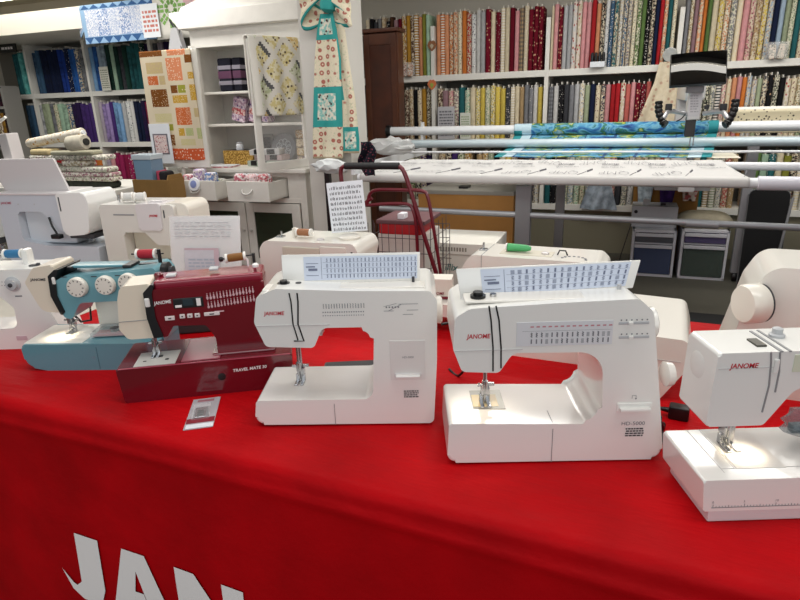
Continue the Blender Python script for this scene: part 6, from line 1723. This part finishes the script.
# ------------------------------------------------------------------ under and before the frame
def drawers(label, px0, px1, c1, c2):
    v = 5.08
    a, _ = fx(px0, 250, v); b, _ = fx(px1, 250, v)
    zt = fx((px0+px1)/2, 230, v)[1]
    t = thing('storage_unit', label, 'drawer unit', W((a+b)/2, v, 0), -SA, 'plastic drawer units')
    w = (b - a)/2; FM = mat('grey white plastic frame', '#c9cad0', .45)
    MB().box(-w, -w + .02, 0, .38, 0, zt, .003).box(w - .02, w, 0, .38, 0, zt, .003).box(-w, w, 0, .38, zt - .022, zt, .003).box(-w, w, 0, .38, 0, .022, .003).box(-w, w, .37, .38, 0, zt).box(-w + .02, w - .02, 0, .37, zt*.70, zt*.73, .002).build('shell', FM, t)
    for z0, z1, c, hb in ((.026, zt*.69, c1, 0), (zt*.74, zt - .026, c2, 1)):
        d = MB().box(-w + .024, w - .024, -.006, .004, z0, z1, .003).build('drawer', mat('smoky drawer ' + c, c, .15, alpha=.8), t)
        MB().box(-w + .022, w - .022, -.014, -.004, z1 - .028, z1 - .0, .004).build('drawer_lip', FM, d)
        MB().box(-w + .05, w*.3, .03, .3, z0 + .004, z0 + (z1-z0)*.7, .01).build('contents', print_mat('contents ' + c, 'batik', base=c, scale=10), d)
        MB().box(w*.35, w - .05, .05, .3, z0 + .004, z0 + (z1-z0)*.55, .01).build('contents', print_mat('contents b ' + c, 'floral', '#8a8f92', 30, base=c), d)
    return (a + b)/2, v, zt, w
UA = drawers('clear fronted plastic drawers holding blue things, beneath the grey white device', 631, 675, '#4a5470', '#5f6066')
UB = drawers('clear fronted plastic drawers holding green and purple things, beneath the tan cushion', 680, 728, '#4d5852', '#5c5478')
t = thing('electronic_device', 'grey white box device with a black socket on the plastic drawers', 'device', W(UA[0] - .0, UA[1] + .1, UA[2]), -SA)
MB().box(-.18, .16, 0, .22, 0, .17, .006).build('device_case', mat('device grey white', '#b4b6ba', .45), t)
MB().lathe([(.014, 0), (.014, .004), (.008, .006)], (-.15, 0, .125), (0, -1, 0), 14).build('socket', M_BLACK, t)
MB().box(.03, .07, .05, .1, .17, .185, .003).build('switch', M_BLACK, t); MB().box(-.10, -.05, .05, .1, .17, .215, .004).build('dongle', M_GREYP, t)
t = thing('seat_cushion', 'flat tan cushion lying on top of the plastic drawers', 'cushion', W(UB[0], UB[1] + .19, UB[2]), -SA)
bm = bmesh.new(); bmesh.ops.create_icosphere(bm, subdivisions=4, radius=1)
for p in bm.verts:
    f = lambda x: math.copysign(abs(x)**.45, x)
    p.co = Vector((f(p.co.x)*.20, f(p.co.y)*.16, max(0, p.co.z + .6)*.06 * (1.15 - .15*abs(p.co.x))))
mb = MB(); mb.bm.free(); mb.bm = bm; mb.build('cushion_body', mat('tan cushion cloth', '#a8a08a', .85, noise=.1, nscale=30), t)
MB().tube([(.2*math.copysign(abs(math.cos(a))**.45, math.cos(a)), .16*math.copysign(abs(math.sin(a))**.45, math.sin(a)), .036) for a in [2*PI*k/40 for k in range(40)]], .004, 6, True).build('piping', mat('cream piping', '#cfc7b0', .8), t)
# cardboard box behind, with cloths spilling out of its top
a, zt = fx(637, 183, 5.42); b, _ = fx(701, 183, 5.42)
t = thing('cardboard_box', 'tall brown cardboard box standing behind the plastic drawers', 'box', W((a+b)/2, 5.47, 0), -SA, 'cardboard boxes')
w = (b - a)/2
MB().box(-w, w, 0, .012, 0, zt, .002).box(-w, w, .24, .252, 0, zt, .002).box(-w, -w + .012, .012, .24, 0, zt).box(w - .012, w, .012, .24, 0, zt).box(-w, w, .012, .24, 0, .01).build('box_body', mat('dark cardboard', '#8a6128', .8), t)
MB().box(-w - .02, -w, .0, .24, zt - .20, zt + .0, .002).build('box_flap', mat('dark cardboard', '#8a6128', .8), t)
for u, c, nm, h in ((-.17, '#b7c4cc', 'pale blue', .30), (.0, '#4a2f73', 'purple', .26), (.17, '#d6cfc4', 'cream floral', .22)):
    k = thing('fabric_bundle', nm + ' cloth spilling over the rim of the cardboard box behind the drawers', 'fabric bundle', W((a+b)/2 + u, 5.47, zt - .0), -SA, 'cloths in the cardboard box')
    def pp(s, q, h=h): return Vector(((s-.5)*(.15 - .06*q), .13 - .15*min(1, q*3) - (.004 + .01*math.sin(s*9)*q)*(q > .33), .02*math.sin(min(1, q*3)*PI) + .004 - max(0, q - .33)*h))
    cloth_grid('cloth', 14, 20, pp, [print_mat('spill ' + c, 'batik' if nm != 'cream floral' else 'floral', '#b05a5a', 20, base=c)], lambda s, q: 0, k, .004)
# tall black board leaning at the near end
a, zt = fx(775, 193, 4.9); b, _ = fx(760, 193, 4.9)
t = thing('black_board', 'tall narrow black board with rounded corners standing before the bottom shelf', 'board', W(a, 5.0, 0), -SA)
MB().prism(rounded([(-.13, 0, .01), (.13, 0, .01), (.13, zt, .04), (-.13, zt, .04)]), 0, .03, .006, M=Matrix.Rotation(math.radians(-4), 4, 'X')).build('board_panel', mat('black foam', '#08080a', .9), t)
MB().prism(rounded([(-.135, .0, .01), (.135, .0, .01), (.135, zt + .006, .045), (-.135, zt + .006, .045)]), .012, .026, .003, M=Matrix.Rotation(math.radians(-4), 4, 'X')).build('board_edge', mat('grey rim', '#77787a', .5), t)
t = thing('metal_pole', 'thin grey pole standing beside the tall black board', 'pole', W(fx(786, 230, 4.9)[0] - .03, 4.95, 0), -SA)
MB().cyl((0, 0, 0), (.05, 0, .68), .009).build('pole', mat('grey frame metal', '#9a9ca0'), t); MB().lathe([(.05, 0), (.05, .008), (.012, .012)], (0, 0, 0), (0, 0, 1), 18).build('foot', M_BLACK, t)
# tangle of black cords and an adapter on the floor
cu, _ = fx(616, 245, 5.0)
t = thing('power_adapter', 'black power adapter with looped cord on the floor beside the plastic drawers', 'adapter', W(cu, 5.05, 0), -SA)
MB().box(-.09, .09, -.04, .04, 0, .055, .006).build('adapter_case', M_BLACK, t)
MB().tube(bez([(-.09, 0, .03), (-.2, -.02, .10), (-.16, 0, .2), (-.06, .02, .16), (-.1, 0, .06), (-.24, 0, .05), (-.3, 0, .14)], 40), .006, 6).build('looped_cord', M_BLACK, t)
MB().tube(bez([(.02, .0, .05), (.05, .02, .2), (.1, .05, .42)], 12), .004, 6).build('thin_cord', M_BLACK, t)

# big brown carton and white carton behind the cart
a, z1 = fx(418, 190, 4.5); b, _ = fx(514, 190, 4.5)
t = thing('cardboard_box', 'wide brown cardboard box standing under the quilting frame near the red cart', 'box', W((a+b)/2, 4.5, 0), -SA, 'cardboard boxes')
w = (b - a)/2
MB().box(-w, w, 0, .5, 0, z1, .006).build('box_body', mat('warm cardboard', '#a8773c', .8, noise=.1, nscale=5), t)
MB().box(-w - .001, w + .001, -.002, .502, z1 - .03, z1 + .002, .003).build('box_lid_edge', mat('grey carton top', '#8d8a82', .7), t)
MB().box(-w*.2, w*.0, .1, .2, z1 + .002, z1 + .02, .004).build('tape_strip', M_BLACK, t)
a, z1 = fx(424, 243, 3.15); b, _ = fx(489, 241, 3.15)
t = thing('white_carton', 'big white carton with printed slots and green lettering beneath the quilting frame', 'box', W((a+b)/2, 3.17, 0), -SA)
w = (b - a)/2 + .02
CW = mat('white carton board', '#d9d6cc', .6)
MB().box(-w, w, 0, .36, 0, z1, .004).build('box_body', CW, t)
MB().box(-w - .004, w + .004, -.004, .364, z1 - .06, z1 + .003, .003).build('box_lid', mat('white carton lid', '#e0ddd4', .6), t)
mk = Marks(-.0046)
for k in range(11): mk.rect(-w*.55 + k*.016, -w*.55 + k*.016 + .010, z1 - .042, z1 - .02)
mk.build('printed_slots', mat('grey brown print', '#8d877c', .7), t)
lettering('illix', .055, mat('dark teal print', '#4f7a76', .6), t, (-w*.35, -.001, z1 - .155), shear=.15, fat=.001)
MB().box(-w*.7, -w*.15, -.0012, .001, z1 - .088, z1 - .082).build('carton_slit', mat('grey brown print', '#8d877c'), t)

# ------------------------------------------------------------------ red wire shopping cart with its load
def cart():
    v = 2.75
    def q(px, py, vv=v): a = fx(px, py, vv); return Vector((a[0], vv, a[1]))
    base = q(400, 230); t = thing('shopping_cart', 'dark red wire basket cart with a black padded handle', 'cart', W(base.x, 2.9, 0), -SA)
    o = Vector((base.x, 2.9, 0))
    L = lambda p: Vector(p) - o
    R_ = mat('dark red enamel', '#6a1524', .3, coat=.4); T = .011
    hl, hr = q(345, 166), q(399, 166)
    MB().tube([L(hl), L(hr)], .017, 14).build('handle', mat('black foam grip', '#1b1b1d', .6), t)
    # main frame: up from the low end, over the handle, down the far side
    f = bez([L(q(440, 285)), L(q(425, 238)), L(q(411, 192)), L(q(404, 172)), L(hr)], 30)
    MB().tube(f, T, 10).build('handle_tube', R_, t)
    g = bez([L(hl), L(q(341, 170)), L(q(342, 187)), L(q(346, 240))], 16)
    MB().tube(g, T, 10).build('handle_tube', R_, t)
    # two basket rims
    d = Vector((0, .34, 0))
    def loop(pts, nm): return MB().tube([L(p) for p in bez(pts, 40)], T*.8, 8).build(nm, R_, t)
    loop([q(441, 275), q(433, 225), q(428, 198), q(422, 191), q(400, 190), q(378, 190), q(370, 194), q(367, 206)], 'basket_rim')
    loop([q(418, 262), q(416, 225), q(412, 208), q(405, 204), q(385, 204), q(364, 205), q(372, 198)], 'basket_rim')
    # wire sides
    W1 = MB(); zt = q(400, 224).z; zb = .40
    u0, u1 = q(367, 206).x, q(430, 206).x
    n = 9
    for k in range(n + 1):
        u = u0 + (u1 - u0) * k / n
        W1.cyl(L((u, v, zb)), L((u, v, zt)), .0018, seg=6)
    for k in range(6):
        z = zb + (zt - zb) * k / 6
        W1.cyl(L((u0, v, z)), L((u1, v, z)), .0018, seg=6)
    W1.build('wire_panel', mat('grey wire', '#4f4a4b', .5), t)
    W2 = MB(); v2 = v + .34
    for k in range(n + 1):
        u = u0 + (u1 - u0) * k / n
        W2.cyl(L((u, v2, zb)), L((u, v2, zt - .06)), .0018, seg=6).cyl(L((u, v, zb)), L((u, v2, zb)), .0018, seg=6)
    for k in range(6):
        z = zb + (zt - .06 - zb) * k / 5
        W2.cyl(L((u0, v2, z)), L((u1, v2, z)), .0018, seg=6)
    for u in (u0, u1):
        for k in range(6):
            z = zb + (zt - zb) * k / 6; W2.cyl(L((u, v, z)), L((u, v2, z)), .0018, seg=6)
        for k in range(1, 5): W2.cyl(L((u, v + .34*k/5, zb)), L((u, v + .34*k/5, zt)), .0018, seg=6)
    W2.build('wire_basket', mat('grey wire', '#4f4a4b', .5), t)
    for u in (u0, u1):
        for vv in (v, v2):
            lg = MB().cyl(L((u, vv, .06)), L((u, vv, zb + .02)), T*.9, seg=10).build('leg', R_, t)
            MB().lathe([(.015, -.012), (.055, -.011), (.058, 0), (.055, .011), (.015, .012)], L((u, vv, .058)), (1, 0, 0), 20).build('wheel', M_BLACK, lg)
    return t, u0, u1, v, zb, zt
_, cu0, cu1, cv, czb, czt = cart()
zr = fx(395, 232, cv + .1)[1]
zr2 = fx(395, 222, cv + .1)[1]
t = thing('red_carton', 'red and white carton riding in the wire cart', 'box', W((cu0+cu1)/2, cv + .03, czb + .004), -SA)
w = (cu1 - cu0)/2 - .04
MB().box(-w, w, 0, .26, 0, zr - czb, .004).build('box_body', mat('pale carton', '#d8d3cb', .6), t)
MB().box(-w + .01, w - .02, -.002, .2, (zr - czb) - .0, (zr2 - czb) - .0, .004).build('red_band', mat('bright red carton', '#b9242a', .5), t)
MB().box(-w - .005, w + .005, -.008, .265, (zr2 - czb), (zr2 - czb) + .02, .004).build('box_lid', mat('mauve brown lid', '#6d4c50', .6), t)
MB().box(-w*.2, w*.1, .02, .08, (zr2 - czb) + .02, (zr2 - czb) + .05, .006).build('white_label', M_PAPER, t)

# stitch sample card standing on the machine behind the HD-3000
p = BM_
zc = .3
def sample_card():
    m = BM_; P = m.P
    ly = .105
    (x0, z0), (x1, z1) = P(336, 232, ly), P(360, 185, ly)
    hw = .056
    xa = P(333, 232, ly)[0]; xb = P(367, 231, ly)[0]
    xc = (xa + xb)/2
    top = P(345, 185, ly)[1]
    zt = P(320, 233)[1] - .03
    t = thing('stitch_card', 'white card of printed black stitch samples standing on the cream machine', 'card', m.world(xc + .0, ly, zt + .010), m.a + math.radians(8))
    Mx = Matrix.Rotation(math.radians(-5), 4, 'Y') @ Matrix.Rotation(math.radians(-6), 4, 'X')
    h = top - zt; w = (xb - xa)/2
    MB().box(-w, w, -.0015, .0015, 0.004, h, .0006, Mx).build('card', M_PAPER, t)
    MB().box(-.02, .02, -.004, .03, 0.002, .006, .001).build('card_foot', M_CLEAR, t)
    mk = Marks(-.0022); rnd = random.Random(12)
    for j in range(9):
        x = -w*.86
        z = h*(.06 + .1*j)
        while x < w*.84:
            q = w*(.04 + .12*rnd.random()); 
            nn = max(2, int(q / .0025))
            for ii in range(nn): mk.rect(x + q*ii/nn, x + q*(ii + .55)/nn, z, z + h*(.035 + .03*rnd.random()))
            x += q + w*.05
    o = mk.build('printed_stitches', M_DARK, t); o.rotation_euler = Mx.to_euler()
sample_card()

# ------------------------------------------------------------------ dark cloth and white bag at the frame's far end
u, z = fx(367, 152, 3.42)
t = thing('fabric_heap', 'small dark multicoloured crumpled cloth hanging at the frame end by the pillar', 'fabric', W(u, 3.42, z - .05), -SA)
def hp(s, k): 
    return Vector(((s-.5)*(.07 + .03*math.sin(k*3)) + .015*math.sin(k*7), -.02*math.sin(s*8 + k*5), .11 - .20*k))
cloth_grid('cloth', 16, 22, hp, [print_mat('dark sprigged cloth', 'dots', '#8a4a5a', 60, base='#1a1c26')], lambda s, k: 0, t, .006)
u, z = fx(392, 150, 4.1)
t = thing('clear_plastic_bag', 'crumpled clear plastic bag lying on the far end of the quilting frame', 'bag', W(u, 4.08, zB + .012), -SA)
bm = bmesh.new(); bmesh.ops.create_icosphere(bm, subdivisions=3, radius=1)
for p in bm.verts:
    k = 1 + .2*math.sin(p.co.x*9 + 1)*math.sin(p.co.z*8 + p.co.y*6)
    p.co = Vector((p.co.x*.18*k, p.co.y*.09*k, (p.co.z + .7)*.06*k))
mb = MB(); mb.bm.free(); mb.bm = bm; mb.build('bag_film', mat('milky film', '#dfe0df', .15, alpha=.55), t)

# ------------------------------------------------------------------ far table of folded cloth and rolls
def P36(px, py, v=3.75): a = fx(px, py, v); return a
a0, za = P36(-10, 172); a1, _ = P36(112, 172)
zt = P36(100, 190)[1]
t = thing('cutting_table', 'white topped table carrying folded cloths and rolls behind the big lidded machine', 'table', W((a0+a1)/2, 3.95, 0), -SA)
w = (a1 - a0)/2
MB().box(-w - .3, w, -.22, .45, zt - .04, zt, .004).build('table_top', M_SHELF, t)
for x in (-w - .25, w - .06):
    for y in (-.17, .4): MB().box(x, x + .05, y, y + .05, 0, zt - .04, .003).build('leg', M_WOODW, t)
def folded(k, px0, px1, z, h, c, pr, lab, v=3.82, d=.13):
    u0, u1 = P36(px0, 160, v)[0], P36(px1, 160, v)[0]
    tag(MB().box(-(u1-u0)/2, (u1-u0)/2, 0, d, 0, h, min(h*.45, .03), None, 4).build('folded_fabric', print_mat('folded %d' % k, pr, '#e6e2d6', 34, base=c, third='#8a5a6a'), None, W((u0+u1)/2, v, z), (0, 0, -SA + .05*math.sin(k*3))), lab, 'folded fabric', 'folded fabrics on the far table')
    return z + h + .001
z = zt + .001
z = folded(1, 52, 106, z, .055, '#3f4238', 'batik', 'dark green folded fabric at the bottom of the far table stack')
z = folded(2, 54, 108, z, .036, '#b9b9a0', 'floral', 'greenish floral folded fabric low in the far table stack')
z = folded(3, 52, 107, z, .036, '#b98a93', 'floral', 'rosy floral folded fabric in the middle of the far table stack')
z = folded(4, 55, 106, z, .045, '#c9cbb8', 'floral', 'pale floral folded fabric on top of the far table stack')
z2 = folded(5, 60, 84, z, .05, '#b3a68c', 'floral', 'short tan folded fabric resting on the far table stack')
z3 = folded(6, 26, 50, zt + .001, .20, '#9c9a8e', 'plain', 'tall grey folded fabric pile beside the far table stack')
z4 = folded(7, 30, 104, max(z2, zt + .202), .04, '#a8a698', 'leafy' if False else 'floral', 'long greyish folded fabric laid across the far table stack')
z4b = z4
z5 = folded(8, 30, 50, z4, .05, '#d8c698', 'plain', 'small cream folded fabric on the long greyish folded fabric')
z6 = folded(9, 52, 92, z4, .035, '#b5b29c', 'plain', 'pale olive folded fabric under the dark tube end')
def froll(lab, px0, py0, px1, py1, r, c, v=3.9, hole=False, pr='floral', third='#b0563a', zmin=None):
    u0, zz0 = P36(px0, py0, v); u1, zz1 = P36(px1, py1, v)
    if zmin is not None: d = max(0, zmin + r - min(zz0, zz1)); zz0 += d; zz1 += d
    m = W((u0+u1)/2, v, (zz0+zz1)/2)
    t = thing('fabric_roll', lab, 'fabric roll', m, -SA, 'fabric rolls on the far table')
    h = (u1-u0)/2; s = (zz1-zz0)/2
    MB().lathe([(r*.9, 0), (r, .01), (r, 2*h - .01), (r*.9, 2*h)], (-h, 0, -s), (h, 0, s), 20).build('rolled_fabric', print_mat('roll ' + c, pr, '#efe8da', 26, base=c, third=third), t)
    MB().lathe([(r*.45, -.015), (r*.45, 2*h + .015)], (-h, 0, -s), (h, 0, s), 16).build('tube', mat('dark tube', '#2a2a28', .7) if hole else M_PAPER, t)
froll('long cream floral fabric roll with yellow flowers on top of the far table pile', 30, 147, 84, 136, .04, '#e2d7c4', third='#c9953a', zmin=z6 + .016)
froll('short cream roll with a dark open end on the far table pile', 70, 146, 86, 144, .06, '#d9d2bf', v=3.74, hole=True, pr='plain', zmin=zt + .002 + .40*0 + (z6 - zt))
# pale plastic machine on that table and a white rod
u, zz = P36(8, 172)
t = thing('serger', 'small pale plastic machine with an upright block at the end of the far table', 'sewing machine', W(u - .06, 3.8, zt + .0005), -SA)
hh = P36(12, 134)[1] - zt
MB().box(-.10, .11, 0, .2, 0, hh*.45, .02).build('body', M_GREYP, t); MB().box(-.05, .06, .03, .15, hh*.4, hh, .01, Matrix.Rotation(-.06, 4, 'Y')).build('upright_block', M_LILAC, t)
MB().box(-.18, .14, -.03, .1, hh*.38, hh*.5, .02).build('work_plate', M_WHITE, t)
MB().cyl((-.16, .05, hh*.42), (-.16, .05, hh*1.1), .012).cyl((-.22, .05, hh*1.02), (.05, .05, hh*1.3), .012).build('thread_stand', M_WHITE, t)

# cardboard box, blue tub and red tins left of the hutch
a, z1 = fx(134, 179, 4.0); b, _ = fx(180, 179, 4.0)
t = thing('cardboard_box', 'open brown cardboard box on the floor side of the hutch, under the orange quilt', 'box', W((a+b)/2, 3.72, 0), -SA, 'cardboard boxes')
z1 = fx(155, 180, 3.72)[1]; a, _ = fx(132, 180, 3.72); b, _ = fx(168, 180, 3.72); w = (b-a)/2
t.location = W((a+b)/2, 3.72, 0)
MB().box(-w, w, 0, .01, 0, z1, .002).box(-w, w, .17, .18, 0, z1 + .0, .002).box(-w, -w + .01, .01, .17, 0, z1).box(w - .01, w, .01, .17, 0, z1).box(-w, w, .01, .17, 0, .01).build('box_body', mat('olive cardboard', '#8f6d3a', .8, noise=.1, nscale=6), t)
MB().prism([(0, 0), (.18, 0), (.16, .035), (.02, .035)], 0, .008, M=Matrix.Translation((w - .006, 0, z1)) @ Matrix.Rotation(PI/2, 4, 'Z')).build('box_flap', mat('olive cardboard', '#8f6d3a'), t)
k = thing('storage_tub', 'blue and clear plastic tub standing in the open cardboard box', 'tub', W((a+b)/2 - .06, 3.732, .012), -SA)
zb_ = fx(147, 156, 3.75)[1]
MB().prism(rounded([(-.06, 0, .01), (.06, 0, .01), (.085, zb_ - .012, .01), (-.085, zb_ - .012, .01)]), 0, .13, .01).build('tub_body', mat('blue tub', '#7d9cb5', .3), k)
MB().box(-.095, .095, -.008, .138, zb_ - .04, zb_ - .0, .006).build('tub_rim', mat('clear rim', '#c9d6dd', .2), k)
k = thing('dark_bundle', 'dark bundle with pink trim poking out of the open cardboard box by the hutch', 'fabric bundle', W((a+b)/2 + .075, 3.735, .012), -SA)
MB().box(-.03, .06, 0, .12, 0, z1 + .05, .02).build('folded_fabric', mat('black cloth', '#1c1a1e', .85), k); MB().box(-.015, .01, -.003, .1, z1 - .05, z1 + .055, .006).build('pink_trim', mat('deep pink', '#b5455f', .7), k)
# ------------------------------------------------------------------ light
def area(name, loc, rot, sx, sy, e, col=(1, .97, .92)):
    l = bpy.data.lights.new(name, 'AREA'); l.shape = 'RECTANGLE'; l.size = sx; l.size_y = sy; l.energy = e; l.color = col
    o = bpy.data.objects.new(name, l); COL.objects.link(o); o.location = loc; o.rotation_euler = rot; o['kind'] = 'helper'
    return o
area('ceiling_lamp_light', W(-.2, .9, 2.7), (0, 0, -SA), 3.2, .5, 26)
area('ceiling_lamp_light', W(-1.6, 2.6, 2.65), (0, 0, -SA), 4.0, .5, 34)
area('ceiling_lamp_light', W(.6, 4.2, 2.68), (0, 0, -SA), 3.4, .4, 50)
area('ceiling_lamp_light', W(-4.8, 3.9, 2.68), (0, 0, -SA), 3.6, .4, 55)
area('shop_window_light', (-1.2, -2.6, 1.9), (math.radians(78), 0, 0), 4.5, 1.8, 48, (.93, .97, 1))
def lamp(m, x, y, z, e):
    l = bpy.data.lights.new('machine_lamp_light', 'SPOT'); l.energy = e; l.color = (1, .84, .62); l.spot_size = 1.9; l.spot_blend = 1; l.shadow_soft_size = .008
    o = bpy.data.objects.new('machine_lamp_light', l); COL.objects.link(o); o.location = m.world(x, y, z); o['kind'] = 'helper'
lamp(NEAR, .085, .07, .118, .5)
lamp(LBLU, .085, .03, .125, .45)
lamp(BIGW, .062, .05, .185, .3)
w = bpy.data.worlds.new('shop'); bpy.context.scene.world = w; w.use_nodes = True
w.node_tree.nodes['Background'].inputs[0].default_value = (.95, .97, 1, 1); w.node_tree.nodes['Background'].inputs[1].default_value = .28
# ------------------------------------------------------------------ camera
cd = bpy.data.cameras.new('camera'); cam = bpy.data.objects.new('camera', cd); COL.objects.link(cam)
cd.sensor_width = 36.0; cd.lens = 36.0 * F / 800.0; cd.clip_start = .02
R3 = Matrix((CR, CU, -_f)).transposed()
cam.matrix_world = Matrix.Translation(CP) @ R3.to_4x4()
sc = bpy.context.scene; sc.camera = cam
sc.view_settings.view_transform = 'Standard'
sc.view_settings.exposure = 0.05
sc.cycles.use_denoising = True
sc.cycles.max_bounces = 8
